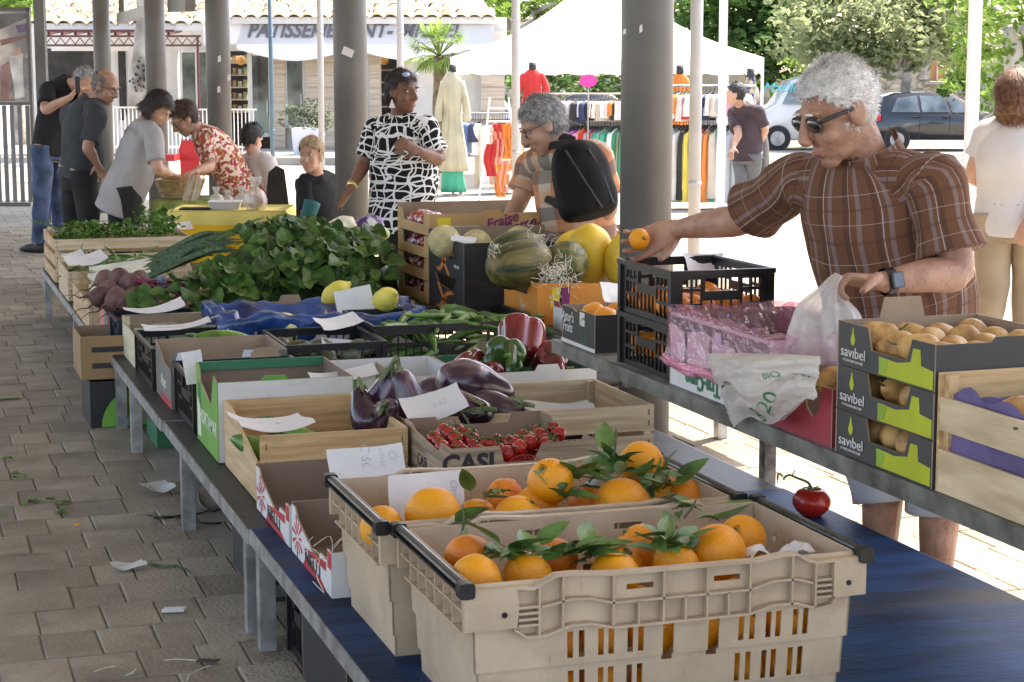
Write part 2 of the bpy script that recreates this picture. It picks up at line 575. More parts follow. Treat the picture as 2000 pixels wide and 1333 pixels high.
c1, p1_, r1_ = column(1259, 7.2, 101, 'thickest grey column, in front of the white market tent')
for px, py, h in ((1220, 62, 12), (1252, 56, 18)):                  # torn bits of tape on the shaft
    q = wp(px, py, 7.2 - r1_ * 1.0); b = MB(BG); s = 7.2 / CF; a = bp(px, py, 7.2 - r1_ - .001)
    b.prism([(-3 * s, -h * .5 * s), (3 * s, -h * .3 * s), (2 * s, h * .5 * s), (-3 * s, h * .2 * s)], a, (1, 0, 0), (0, 0, 1), (0, -1, 0), .001)
    b.build('tape_scrap', m_paper, c1)
c2, p2_, r2_ = column(690, 12.6, 65, 'grey column left of the woman in black and white')
a = bp(678, 105, 12.6 - r2_ - .002); b = MB(BG)
b.prism([(-.04, 0), (.03, -.03), (.05, .02), (-.02, .05)], a, (1, 0, 0), (0, 0, 1), (0, -1, 0), .001)
b.build('tape_scrap', m_paper, c2)
c3, p3_, r3_ = column(437, 15.6, 47, 'grey column behind the woman in the flowered blouse')
for px, py in ((428, 115), (427, 175), (447, 152)):
    a = bp(px, py, 15.6 - r3_ - .002); b = MB(BG)
    b.prism([(-.012, -.03), (.016, -.02), (.012, .03), (-.01, .02)], a, (1, 0, 0), (0, 0, 1), (0, -1, 0), .001)
    b.build('tape_scrap', m_paper, c3)
column(317, 18.6, 40, 'grey column behind the woman in the grey shirt')
column(215, 22.0, 33, 'thinnest round grey column, behind the man in dark grey')
# cross beam between the two far columns, with its bracket
bm = thing('beam', 'grey steel cross beam between the two far left columns', 'beam', wp(300, 40, 19))
b = MB(BG); A_ = bp(236, 36, 21.8); B_ = bp(300, 20, 18.7)
b.bar(A_, B_, .1, .11); b.build('girder', m_paintgrey, bm)
b = MB(BG); b.bar(bp(337, 12, 18.4), bp(372, 10, 17.6), .1, .12); b.build('bracket', m_paintgrey, bm)
b = MB(BG); b.bar(bp(232, 0, 21.9), bp(242, 0, 21.9), .06, .5); b.build('plate', m_paintgrey, bm)


def pole(px, D, wpx, top, name, label, m, cat='pole', py_top=-400):
    p = wp(px, 600, D); r = wpx * D / CF / 2
    t = thing(name, label, cat, (p.x, p.y, 0))
    b = MB(); b.cyl((p.x, p.y, 0), (p.x, p.y, top), r, nr=14); b.build('shaft', m, t, True)
    b = MB(); b.cyl((p.x, p.y, 0), (p.x, p.y, .02), r * 1.8, nr=14); b.build('foot', m, t, True)
    for z in (.9, 2.1):
        b = MB(); b.cyl((p.x, p.y, z), (p.x, p.y, z + .025), r * 1.12, nr=14); b.build('collar', m, t, True)
    return t


m_pvc = mat('grey_downpipe', (.5, .5, .5), .4, .08, 4)
m_bluepole = mat('blue_grey_pole', (.11, .2, .27), .45, .1, 4)
pole(633, 22, 12, 3.6, 'downpipe', 'thin pale grey pole left of the thick column with tape', m_pvc)
pole(786, 22, 14, 3.6, 'downpipe', 'pale grey pole above the head of the woman in black and white', m_pvc)
pole(1007, 17, 16, 3.6, 'downpipe', 'pale grey pole rising behind the man with the backpack', m_pvc)
pole(1353, 12, 24, 3.55, 'downpipe', 'pale grey pole just right of the thickest column', m_pvc)
pole(538, 24, 8.5, 3.6, 'street_pole', 'slim blue grey pole in front of the pastry shop door', m_bluepole)

# ------------------------------------------------------------------ the stall tables
TT, UU, BT = .33, .70, .45
# worn blue paint on the nearest table top
m_blue = mat('worn_blue_table_top', (.008, .026, .075), .55, .5, 3.5, .2, 30, col2=(.018, .075, .22), spec=.15, stretch=(.7, 2.4, 1), thr=(.3, .75))
_N = m_blue.node_tree.nodes; _L = m_blue.node_tree.links
_tc = [n for n in _N if n.type == 'TEX_COORD'][0]
_n2 = _N.new('ShaderNodeTexNoise'); _n2.inputs['Scale'].default_value = 2.2; _n2.inputs['Detail'].default_value = 8
_mp2 = _N.new('ShaderNodeMapping'); _mp2.inputs['Scale'].default_value = (.6, 1.6, 1)
_L.new(_tc.outputs['Object'], _mp2.inputs[0]); _L.new(_mp2.outputs[0], _n2.inputs['Vector'])
_r2 = _N.new('ShaderNodeValToRGB'); _r2.color_ramp.elements[0].position = .56; _r2.color_ramp.elements[1].position = .72
_L.new(_n2.outputs['Fac'], _r2.inputs[0])
_mx = _N.new('ShaderNodeMixRGB'); _mx.inputs[2].default_value = (.06, .055, .04, 1)
_L.new(_r2.outputs[0], _mx.inputs[0])
_cr = [n for n in _N if n.type == 'VALTORGB' and n != _r2][0]
_L.new(_cr.outputs[0], _mx.inputs[1]); _L.new(_mx.outputs[0], _N['Principled BSDF'].inputs['Base Color'])


def trestle(y0, y1, x0, x1, z, label, mt, legs, brace=True, group='galvanised stall tables', mr=None, pr=.04):
    mr = mr or m_steel
    t = thing('stall_table', label, 'table', ((x0 + x1) / 2, (y0 + y1) / 2, 0), group)
    b = MB(); b.box((x0 + .006, y0 + .006, z - .025), (x1 - .006, y1 - .006, z)); b.build('table_top', mt, t)
    b = MB()
    b.box((x0, y0, z - pr - .003), (x0 + .0055, y1, z - .002)); b.build('side_rail', mr, t)
    b = MB(); b.box((x1 - .0055, y0, z - pr - .003), (x1, y1, z - .002)); b.build('side_rail', mr, t)
    b = MB(); b.box((x0 + .006, y0, z - pr - .003), (x1 - .006, y0 + .0055, z - .002)); b.build('end_rail', mr, t)
    b = MB(); b.box((x0 + .006, y1 - .0055, z - pr - .003), (x1 - .006, y1, z - .002)); b.build('end_rail', mr, t)
    for (lx, ly) in legs:
        b = MB(); zb = z - .027
        b.box((lx, ly - .026, 0), (lx + .004, ly + .026, zb)); b.box((lx + .004, ly - .026, 0), (lx + .045, ly - .022, zb))
        b.build('leg', mr, t)
    if brace:
        ly = legs[0][1]
        b = MB(); b.box((x0 + .06, ly + .03, z * .42), (x1 - .06, ly + .034, z * .42 + .035)); b.build('brace', mr, t)
    return t


trestle(2.7, 5.08, .89, 2.57, TT, 'nearest stall table with worn blue top, under the orange crates', m_blue, [(.897, 4.995), (2.5, 4.98), (.897, 2.9), (2.5, 2.9)])
trestle(5.085, 6.83, .885, 2.57, TT - .004, 'second stall table, dark topped, under the green carton', m_blacktop, [(.893, 5.175), (.893, 6.46), (2.5, 5.175), (2.5, 6.46)])
trestle(6.835, 8.6, .875, 2.57, TT, 'third stall table, dark topped, under the black bean crates', m_blacktop, [(.883, 7.89), (2.5, 7.89), (.883, 8.45), (2.5, 8.5)])
trestle(8.605, 12.75, .86, 2.42, TT - .006, 'farthest stall table under the leeks, beetroots and chard', m_blacktop, [(.868, 10.4), (2.35, 10.4), (.868, 12.6), (2.35, 12.6)])
trestle(8.2, 10.3, 2.47, 3.6, BT, 'back table under the black melon cartons', m_blacktop, [(2.55, 8.4), (3.5, 8.4), (2.55, 10.2), (3.5, 10.2)], group='raised back tables')
trestle(6.95, 8.19, 2.64, 3.5, .5, 'small back table beside the thickest column', m_blacktop, [(2.75, 7.4), (3.4, 7.4), (2.75, 8.1), (3.4, 8.1)], group='raised back tables')
# the raised shelf along the customers' side
sh = thing('display_shelf', 'raised steel shelf carrying the pear cartons along the customer side', 'shelf', (2.35, 4.2, 0))
b = MB(); b.box((2.12, 2.3, UU - .02), (2.55, 5.95, UU)); b.build('shelf_board', mat('shelf_board', (.2, .2, .18), .6, .4, 9), sh)
m_rail = mat('oily_steel_rail', (.18, .185, .17), .45, .45, 10, .15, 60, metal=.5)
b = MB(); b.box((2.108, 2.3, UU - .045), (2.117, 5.95, UU + .001)); b.build('front_rail', m_rail, sh)
b = MB(); b.box((2.553, 2.3, UU - .045), (2.56, 5.95, UU - .002)); b.build('back_rail', m_rail, sh)
for (lx, ly) in ((2.6, 5.3), (2.6, 2.6), (2.6, 3.9)):
    if ly == 3.9: continue
    b = MB(); b.box((lx, ly - .022, 0), (lx + .04, ly + .022, UU - .05)); b.build('post', m_rust, sh)
    b = MB(); b.box((2.12, ly - .02, UU - .062), (2.64, ly + .02, UU - .046)); b.build('bracket', m_rust, sh)
b = MB(); b.box((2.46, 6.62, TT), (2.52, 6.68, .62)); b.build('post', m_rust, sh)
# ------------------------------------------------------------------ containers
def zp(px, py, z):
    """point at height z on the sight line of the photograph's point"""
    a = bp(px, py, 1.0); c = V((0, 0, CH)); d = a - c
    return BG @ (c + d * ((z - CH) / d.z))


def yp(px, py, Y):
    """point at table distance Y on the sight line of the photograph's point"""
    c = V((0, 0, CH)); d = (BG @ bp(px, py, 1.0)) - c
    return c + d * (Y / d.y)


def flat(w, h):
    return [(0, 0), (w, 0), (w, h), (0, h)]


def dip(w, h, d, e=.18, s=.05):
    """corners stand up, the middle of the edge is cut down by d"""
    return [(0, 0), (w, 0), (w, h), (w * (1 - e), h), (w * (1 - e - s), h - d), (w * (e + s), h - d), (w * e, h), (0, h)]


def tab(w, h, t, c=.5, tw=.12, base=0.):
    a, b = w * (c - tw), w * (c + tw)
    return [(0, 0), (w, 0), (w, h), (b, h), (b - .012, h + t), (a + .012, h + t), (a, h), (0, h)]


def carton(name, label, x0, x1, y0, y1, z0, z1, mo, mi=None, f=None, bk=None, l=None, r=None, group=None, th=.005, cat='carton', floor=True):
    mi = mi or m_card
    t = thing(name, label, cat, ((x0 + x1) / 2, (y0 + y1) / 2, z0), group)
    w, d, h = x1 - x0, y1 - y0, z1 - z0
    ms = [mo, mi, m_card]
    jobs = (((x0, y0, z0), (1, 0, 0), (0, -1, 0), f or flat, w), ((x0, y1, z0), (1, 0, 0), (0, 1, 0), bk or flat, w),
            ((x0, y0 + th + .0005, z0), (0, 1, 0), (-1, 0, 0), l or flat, d - 2 * th - .001), ((x1, y0 + th + .0005, z0), (0, 1, 0), (1, 0, 0), r or flat, d - 2 * th - .001))
    for o, u, n, pf, ww in jobs:
        b = MB(); b.prism(pf(ww, h), o, u, (0, 0, 1), n, th, 0, 1, 2); b.build('panel', ms, t)
    if floor:
        b = MB(); b.box((x0 + th + .001, y0 + th + .001, z0 + .001), (x1 - th - .001, y1 - th - .001, z0 + .006)); b.build('base', mi, t)
    return t


def wood_crate(name, label, x0, x1, y0, y1, z0, z1, slats=((0.02, .45), (.55, 1.)), side=((0, 1.),), mx=None, my=None, group=None, th=.008, staples=True, cat='crate', post=.022, sideprof=None):
    mx = mx or m_woodx; my = my or m_woody
    t = thing(name, label, cat, ((x0 + x1) / 2, (y0 + y1) / 2, z0), group)
    h = z1 - z0
    for sx in (0, 1):
        for sy in (0, 1):
            a = x0 + th + .001 if sx == 0 else x1 - th - .001 - post
            c = y0 + th + .001 if sy == 0 else y1 - th - .001 - post
            b = MB(); b.box((a, c, z0 + .004), (a + post, c + post, z1 - .004)); b.build('corner_post', mx, t)
    for a, c in slats:
        for yy in (y0, y1 - th):
            b = MB(); b.box((x0, yy, z0 + a * h), (x1, yy + th, z0 + c * h), rot=Matrix.Rotation(R.gauss(0, .003), 3, 'Y')); b.build('slat', mx, t)
    for a, c in side:
        for xx in (x0, x1 - th):
            b = MB()
            if sideprof and xx == x0:
                b.prism(sideprof(y1 - y0 - 2 * th - .002, h), (x0, y0 + th + .001, z0), (0, 1, 0), (0, 0, 1), (-1, 0, 0), th)
            else:
                b.box((xx, y0 + th + .001, z0 + a * h), (xx + th, y1 - th - .001, z0 + c * h))
            b.build('side_board', my, t)
    n = 4
    for k in range(n):
        ww = (x1 - x0 - 2 * th - .01) / n
        b = MB(); b.box((x0 + th + .003 + k * ww, y0 + th + .002, z0), (x0 + th + .003 + (k + .92) * ww, y1 - th - .002, z0 + .006)); b.build('floor_board', my, t)
    if staples:
        for a, c in slats:
            for xx in (x0 + .018, x1 - .018):
                for q in (.3, .72):
                    zz = z0 + (a + (c - a) * q) * h
                    b = MB(); b.box((xx - .0012, y0 - .002, zz - .009), (xx + .0012, y0 + .001, zz + .009)); b.build('staple', m_staple, t)
    return t


def lattice_crate(name, label, x0, x1, y0, y1, z0, z1, group=None, m=None, nx=10, handle=True, cat='crate', th=.006, diag=False, solid=.35, band=.16):
    m = m or m_blackp
    t = thing(name, label, cat, ((x0 + x1) / 2, (y0 + y1) / 2, z0), group)
    h = z1 - z0; w = x1 - x0; d = y1 - y0
    def wall(o, u, n, L, nm):
        k = max(3, int(L / .036))
        hs = []
        st = (L - .06) / k
        for i in range(k):
            a = .03 + i * st
            if handle and .30 < (a + st / 2) / L < .70:
                hs.append((a + .0025, a + st - .0025, h * .12, h * .45))
                continue
            for (p, q) in ((.1, .34), (.40, .62), (.68, 1 - band)):
                hs.append((a + .003, a + st - .003, h * p, h * q))
        if handle:
            hs.append((L * .33, L * .67, h * .62, h * .86))
        o = V(o); u = V(u); n = V(n)
        b = MB(); b.holes(0, L, 0, h, hs, lambda a, c, q: o + u * a + V((0, 0, c)) - n * q, th)
        b.build(nm, m, t)
    wall((x0, y0, z0), (1, 0, 0), (0, -1, 0), w, 'lattice_wall')
    wall((x0, y1, z0), (1, 0, 0), (0, 1, 0), w, 'lattice_wall')
    wall((x0 + .0005, y0 + th + .001, z0), (0, 1, 0), (-1, 0, 0), d - 2 * th - .002, 'lattice_wall')
    wall((x1 - .0005, y0 + th + .001, z0), (0, 1, 0), (1, 0, 0), d - 2 * th - .002, 'lattice_wall')
    e = .012
    b = MB()
    b.box((x0 - e, y0 - e, z1 - .012), (x1 + e, y0 - .0005, z1 + .003)); b.box((x0 - e, y1 + .0005, z1 - .012), (x1 + e, y1 + e, z1 + .003))
    b.box((x0 - e, y0, z1 - .012), (x0 - .0005, y1, z1 + .003)); b.box((x1 + .0005, y0, z1 - .012), (x1 + e, y1, z1 + .003))
    b.build('rim', m, t)
    for sx in (x0 - .009, x1 - .012):
        for sy in (y0 - .009, y1 - .012):
            b = MB(); b.box((sx, sy, z0), (sx + .021, sy + .021, z1 - .013)); b.build('corner_post', m, t)
    b = MB(); b.box((x0 + th + .001, y0 + th + .001, z0 + .002), (x1 - th - .001, y1 - th - .001, z0 + .008)); b.build('base', m, t)
    return t


# ------------------------------------------------------------------ produce meshes
def revo(name, prof, m, nu=20, lob=0, amp=0., nz=0., nf=8., sy=1., bend=0., n=4, lp=None, seed=0, mats=None, groove=0.):
    """prof: (z, r); optional lobes and lumpiness"""
    b = MB()
    raw = catmull([(z, r) for z, r in prof], n)
    def fn(q, th, t, d):
        r = 1.
        if lob: r += amp * math.cos(lob * th) * (math.sin(math.pi * min(1, max(0, t))) ** .6 if lp is None else lp(t))
        if groove: r *= 1 + groove * .35 - groove * (1 - abs(math.sin(lob * th / 2 + seed))) ** 2.2
        p = V((q.x * r, q.y * r * sy, q.z + (groove * .12 * q.z * abs(math.sin(lob * th / 2 + seed)) if groove else 0)))
        if nz: p += d * NZ.noise((p + V((seed * 9.1, 0, 0))) * nf) * nz
        if bend: p.x += bend * (p.z ** 2)
        return p
    b.loft([((0, 0, z), max(r, .0004), max(r, .0004)) for z, r in raw], nu, 1, (1, 0, 0), True, 0, fn)
    return b.mesh(name, mats or m, True)


def sph(r, sq=1., n=9, top=0., bot=0.):
    out = []
    for i in range(n + 1):
        a = math.pi * i / n
        z = -math.cos(a) * r * sq
        rr = math.sin(a) * r
        if i == n: z -= top
        if i == 0: z += bot
        out.append((z, rr))
    return out


def join(name, parts):
    """several meshes into one"""
    b = bmesh.new(); mats = []
    for me in parts:
        off = {}
        for i, m in enumerate(me.materials):
            if m not in mats: mats.append(m)
            off[i] = mats.index(m)
        tmp = me.copy()
        n0 = len(b.faces); b.from_mesh(tmp); b.faces.ensure_lookup_table()
        for f in b.faces[n0:]: f.material_index = off.get(f.material_index, 0)
        bpy.data.meshes.remove(tmp)
    out = bpy.data.meshes.new(name); b.to_mesh(out); b.free()
    for m in mats: out.materials.append(m)
    return out


m_orange = mat('orange_peel', (.84, .29, .006), .4, .1, 3, .3, 260, col2=(.9, .38, .008), sss=.1)
m_orange2 = mat('orange_peel_red', (.78, .2, .008), .4, .13, 4, .3, 260, col2=(.86, .28, .012), sss=.1)
m_stem = mat('green_brown_stem', (.1, .12, .05), .7, .3, 30)
m_leafo = mat('orange_leaf', (.05, .13, .022), .42, .35, 14, .2, 40, col2=(.13, .24, .05))
m_leafo2 = mat('orange_leaf_back', (.16, .25, .1), .5, .2, 14, col2=(.22, .31, .14))
m_tom = mat('tomato_skin', (.4, .01, .01), .25, .3, 9, 0, col2=(.52, .03, .015), coat=.2)
m_tomstem = mat('tomato_stem', (.09, .16, .04), .7, .3, 30)
m_egg = mat('aubergine_skin', (.025, .006, .02), .2, .5, 9, .0, col2=(.1, .03, .075), coat=.5, stretch=(1, 1, .3))
m_eggp = mat('aubergine_striped', (.10, .035, .08), .25, .6, 16, .0, col2=(.3, .19, .2), coat=.4, stretch=(1.6, 1.6, .25), thr=(.45, .8))
m_pepr = mat('red_pepper', (.13, .008, .014), .16, .3, 6, col2=(.22, .016, .02), coat=.5)
m_pepg = mat('green_pepper', (.02, .07, .012), .18, .3, 6, col2=(.045, .12, .02), coat=.5)
m_cuc = mat('cucumber_skin', (.05, .16, .015), .3, .35, 12, .3, 60, col2=(.14, .3, .04), coat=.3)
m_pear = mat('russet_pear', (.42, .2, .06), .55, .3, 22, .2, 120, col2=(.6, .36, .12), detail=9)
m_melon = mat('yellow_melon', (.74, .47, .035), .45, .15, 5, .2, 50, col2=(.82, .58, .06))
m_melonp = mat('pale_melon', (.66, .62, .2), .5, .15, 7, .3, 40, col2=(.74, .7, .3))
m_toad = mat('toad_skin_melon', (.05, .07, .022), .5, .5, 26, .5, 70, col2=(.24, .23, .08), stretch=(1, 1, .15), thr=(.35, .75))
m_toado = mat('toad_skin_melon_ripe', (.055, .07, .022), .5, .5, 22, .5, 70, col2=(.26, .2, .05), stretch=(1, 1, .16), thr=(.38, .75))
m_beet = mat('beetroot_skin', (.085, .035, .035), .7, .4, 14, .4, 70, col2=(.2, .1, .085))
m_beetst = mat('beetroot_stalk', (.10, .006, .035), .4, .4, 10, col2=(.2, .015, .07))
m_chard = mat('chard_leaf', (.018, .06, .01), .55, .4, 12, .3, 50, col2=(.055, .14, .022), spec=.25)
m_chardl = mat('chard_leaf_light', (.05, .13, .02), .5, .3, 12, .3, 50, col2=(.1, .18, .04), spec=.25)
m_leek = mat('leek_leaf', (.035, .09, .045), .5, .35, 12, .15, 40, col2=(.1, .18, .09), stretch=(6, .5, 6))
m_leekw = mat('leek_white', (.7, .7, .58), .5, .1, 12)
m_bean = mat('bean_pod', (.06, .15, .02), .4, .3, 12, .15, 50, col2=(.15, .28, .06))
m_parsley = mat('parsley_leaf', (.05, .14, .015), .5, .4, 20, col2=(.12, .27, .03))

orange_b = revo('orange', sph(.053, .96, 10, .004), m_orange, 26, nz=.0014, nf=30)
orange_n = revo('orange', sph(.049, .9, 10, .006, .003), m_orange2, 26, lob=7, amp=.035, nz=.002, nf=30)
b = MB(); b.cyl((0, 0, -.002), (0, 0, .004), .005, .0035, 8); b.ell((0, 0, .0), (.007, .007, .002), 8, 4)
calyx = b.mesh('stem_end', m_stem, True)


def leaf_mesh(name, L, W, m, curl=.25, fold=.25, nu=2, nv=7, tip=1.6, m2=None, wav=0.):
    """leaf along +y from the origin, upper side +z; a real thickness keeps it from being paper"""
    b = MB()
    def P(u, v):
        x = u * 2 - 1
        w = W / 2 * (math.sin(math.pi * v ** (1 / tip)) ** .8 if 0 < v < 1 else 0) + .0006
        return V((x * w, L * v * (1 - curl * .2 * v), abs(x) * fold * w - curl * L * v * v * .5 + wav * math.sin(v * 17 + x * 2) * abs(x)))
    top = [[b.vert(P(a / (2 * nu), c / nv)) for a in range(2 * nu + 1)] for c in range(nv + 1)]
    for c in range(nv):
        for a in range(2 * nu):
            b.face((top[c][a], top[c][a + 1], top[c + 1][a + 1], top[c + 1][a]))
    b.tube([(0, -.012, .0), (0, .0, -.0006), (0, L * .5, -curl * L * .125 - .0008)], .0011, 5, 2, .0006)
    return b.mesh(name, m, True, fix=False)


ol = [leaf_mesh('leaf', .085, .038, m_leafo, .3, .3), leaf_mesh('leaf', .07, .026, m_leafo2, .6, .7), leaf_mesh('leaf', .095, .045, m_leafo, .1, .2), leaf_mesh('leaf', .06, .024, m_leafo, .9, .5, wav=.002)]


def sprig(label, p, n, stem=None, spread=.05, group=None, lm=None, tilt=(.0, .7), sc=(.8, 1.15)):
    lm = lm or ol
    t = thing('leaf_sprig', label, 'leaves', p, group)
    p = V(p)
    if stem:
        b = MB(); b.tube([p, p + V(stem) * .5 + V((.004, 0, 0)), p + V(stem)], .0035, 6, 3, .0025); b.build('twig', m_stem, t, True)
    for k in range(n):
        q = p + V((R.uniform(-spread, spread), R.uniform(-spread, spread), R.uniform(-.01, .02)))
        put(R.choice(lm), 'leaf', t, q, (R.uniform(*tilt), R.uniform(-.6, .6), R.uniform(0, 6.28)), R.uniform(*sc))
    return t


def paper(label, c, w, h, rz=0, tilt=0., roll=0., curl=.15, words=None, group=None, m=None, name='paper_sign', wsz=.03, wrot=0., cat='sign'):
    """a sheet lying or standing at c: tilt 0 flat, pi/2 upright facing -y; slightly curled and of real thickness"""
    t = thing(name, label, cat, c, group)
    Rm = Matrix.Rotation(rz, 3, 'Z') @ Matrix.Rotation(tilt, 3, 'X') @ Matrix.Rotation(roll, 3, 'Y')
    c = V(c)
    sd = R.uniform(0, 9)
    def P(u, v, dz=0):
        x, y = (u - .5) * w, (v - .5) * h
        z = curl * w * ((u - .5) ** 2 * 1.2 + .25 * math.sin(3 * u + 2 * v + sd) * .3) + .012 * NZ.noise(V((u * 2 + sd, v * 2, 0)))
        return c + Rm @ V((x, y, z + dz))
    b = MB(); b.grid(lambda u, v: P(u, v), 8, 5); n = len(b.v)
    b.grid(lambda u, v: P(u, v, -.0006), 8, 5)
    b.build('sheet', m or m_paper, t, True)
    if words:
        for s, u, v, sz in words:
            q = P(u, v, .0012)
            uu = (P(u + .05, v) - P(u - .05, v)).normalized(); vv = (P(u, v + .05) - P(u, v - .05)).normalized()
            if wrot: uu, vv = uu * math.cos(wrot) + vv * math.sin(wrot), vv * math.cos(wrot) - uu * math.sin(wrot)
            text(s, sz, q, uu, vv, mat('pale_pencil', (.42, .42, .48), .8, .1), t, 'handwriting', shear=.25, extrude=.0002, bold=-.0006)
    return t


# ------------------------------------------------------------------ beige bail-arm crates of oranges
m_beige = mat('beige_crate_plastic', (.5, .375, .25), .5, .2, 5, .2, 30, col2=(.58, .45, .31), detail=10, thr=(.22, .6))
grime(m_beige, (.27, .19, .12), 6, .52, .74, .55); grime(m_beige, (.2, .15, .1), 26, .66, .74, .6, (1, 1, .25)); grime(m_orange, (.7, .18, .008), 12, .5, .75, .5); grime(m_orange, (.3, .16, .05), 60, .74, .78, .5); grime(m_pear, (.2, .12, .04), 45, .66, .72, .6)
m_bail = mat('bail_arm_steel', (.07, .075, .08), .3, .3, 10, metal=.8)


def bail_crate(label, x0, y0, slots=True):
    W, D, Hc = .85, .50, .31
    t = thing('plastic_crate', label, 'crate', (x0 + W / 2, y0 + D / 2, TT), 'beige plastic crates of oranges')
    # taper and two steps in the wall, as in a nesting crate
    def inset(v):
        return .016 + (.012 * (1 - v / Hc)) + (.006 if v < .13 else 0) + (.005 if v < .05 else 0)
    def Pf(side):
        def P(u, v, q):
            i = inset(v); z = TT + v
            fu = u / (W if side in 'fb' else D)
            if side == 'f': return V((x0 + i + fu * (W - 2 * i), y0 + i + q, z))
            if side == 'b': return V((x0 + i + fu * (W - 2 * i), y0 + D - i - q, z))
            if side == 'l': return V((x0 + i + q, y0 + i + fu * (D - 2 * i), z))
            return V((x0 + W - i - q, y0 + i + fu * (D - 2 * i), z))
        return P
    steps = [(0, .00001, .0499, .05), (0, .00001, .051, .0511), (0, .00001, .1299, .13), (0, .00001, .1311, .1312)]
    fs = []
    for g0 in (.235, .325, .41):
        for e in (-.016, .016):
            pass
    us = [.245, .275, .325, .352, .402, .43, .70, .73, .775, .802, .85, .878]
    for u in us:
        fs.append((u * W - .0065, u * W + .0065, .135 + .008, .135 + .063)); fs.append((u * W - .0065, u * W + .0065, .055, .055 + .06))
    for u in (.503, .625): fs.append((u * W - .0125, u * W + .0125, .118, .2))
    fs += [(.425 * W - .03, .425 * W + .03, .272, .284), (.655 * W - .03, .655 * W + .03, .272, .284)]
    b = MB(); b.holes(0, W, 0, Hc, fs + steps, Pf('f'), .004); b.build('front_wall', m_beige, t)
    hb = [(.36 * W - .035, .36 * W + .035, .272, .286), (.62 * W - .035, .62 * W + .035, .272, .286)]
    b = MB(); b.holes(0, W, 0, Hc, hb + [h for h in fs if h[3] < .21] + steps, Pf('b'), .004); b.build('back_wall', m_beige, t)
    for sd in 'lr':
        hs = list(steps)
        if sd == 'r': hs += [(u * D - .013, u * D + .013, .245, .27) for u in (.3, .45, .6, .75)] + [(u * D - .013, u * D + .013, .2, .222) for u in (.36, .52)]
        else: hs += [(D * .42, D * .56, .19, .225), (D * .25, D * .3, .276, .285), (D * .62, D * .67, .276, .285)]
        b = MB(); b.holes(0, D, 0, Hc, hs, Pf(sd), .004); b.build('end_wall', m_beige, t)
    b = MB(); b.box((x0 + .044, y0 + .044, TT), (x0 + W - .044, y0 + D - .044, TT + .006)); b.build('base', m_beige, t)
    # the rim flange and the ribbed band below it
    for yy, sg in ((y0, -1), (y0 + D, 1)):
        b = MB()
        def F(u, z, e): return V((x0 + u * W, yy - sg * .016 + sg * e, TT + z))
        def rib(pts, th=.0045, e0=-.001, e1=.016):
            for (u, z), (u2, z2) in zip(pts, pts[1:]):
                a, c = F(u, z, e0), F(u2, z2, e0); a2, c2 = F(u, z, e1), F(u2, z2, e1)
                dv = V((0, 0, th / 2)) if abs(u2 - u) * W > abs(z2 - z) else V((th / 2, 0, 0))
                i = len(b.v)
                for q in (a - dv, c - dv, c + dv, a + dv, a2 - dv, c2 - dv, c2 + dv, a2 + dv): b.vert(q)
                for k in ((0, 3, 2, 1), (4, 5, 6, 7), (0, 1, 5, 4), (1, 2, 6, 5), (2, 3, 7, 6), (3, 0, 4, 7)): b.face([i + n for n in k])
        top = [(.0, .3), (.13, .3), (.16, .296), (.175, .302), (.215, .318), (.26, .318), (.34, .312), (.5, .311), (.72, .311), (.78, .318), (.82, .318), (.85, .303), (.875, .297), (1., .3)]
        rib(top, .006, -.004, .018)
        low = [(.115, .218), (.145, .2), (.19, .2), (.25, .215), (.3, .215), (.36, .203), (.5, .203), (.7, .203), (.76, .216), (.82, .216), (.88, .2), (.915, .205), (.93, .222)]
        rib(low, .005)
        mid = [(.18, .258), (.21, .262), (.25, .268), (.3, .266), (.355, .253), (.5, .253), (.7, .253), (.76, .266), (.82, .266), (.865, .255)]
        rib(mid)
        for u, za, zb in ((.175, .202, .3), (.232, .212, .316), (.355, .205, .311), (.48, .205, .311), (.59, .205, .311), (.7, .205, .311), (.81, .212, .316), (.872, .202, .3), (.418, .205, .253), (.535, .205, .253), (.645, .205, .253)):
            rib([(u, za), (u + .0001, zb)], .0042)
        for k in range(4):
            rib([(.125, .224 + .012 * k), (.172, .224 + .012 * k)]); rib([(.875, .224 + .012 * k), (.915, .224 + .012 * k)])
        b.build('rim_band', m_beige, t)
        # solid corner blocks with their black plugs
        for ua, ub in ((-.004, .12), (.918, 1.004)):
            q = MB()
            pr = [(ua, .222), (ub, .222), (ub + .005 if ua < .5 else ub, .26), (ub, .3), (ua, .3)]
            q.prism([(a * W, c) for a, c in pr], (x0, yy - sg * .015 + sg * .0175, TT), (1, 0, 0), (0, 0, 1), (0, sg, 0), .016)
            q.build('corner_block', m_beige, t)
            q = MB(); cx = x0 + W * (.09 if ua < .5 else .957); yb = yy + sg * .0026
            q.cyl((cx, yb, TT + .25), (cx, yb + sg * .0015, TT + .25), .006, nr=10); q.build('plug', m_blackp, t)
    for xx, sg in ((x0, -1), (x0 + W, 1)):
        b = MB(); y2 = y0 + .0
        def bx_(ya, yb, za, zb, e=.016): b.box((min(xx, xx + sg * .001 - sg * e), y0 + ya, TT + za), (max(xx, xx + sg * .001 - sg * e), y0 + yb, TT + zb))
        bx_(.004, D - .004, .292, .298); bx_(.01, D - .01, .253, .257); bx_(.04, D - .04, .21, .214)
        for k in range(8):
            yk = .03 + k * (D - .06) / 7; bx_(yk - .002, yk + .002, .2145 if 0 < k < 7 else .2575, .2915)
        b.build('rim_band', m_beige, t)
        b = MB(); b.box((xx - .014, y0 + .012, TT + .2985), (xx + .014, y0 + D - .012, TT + .302)); 
        b.loft([((xx, y0 + .01, TT + .311), .0115, .0085), ((xx, y0 + D - .01, TT + .311), .0115, .0085)], 12, 1, (1, 0, 0))
        b.build('bail_arm', m_bail, t)
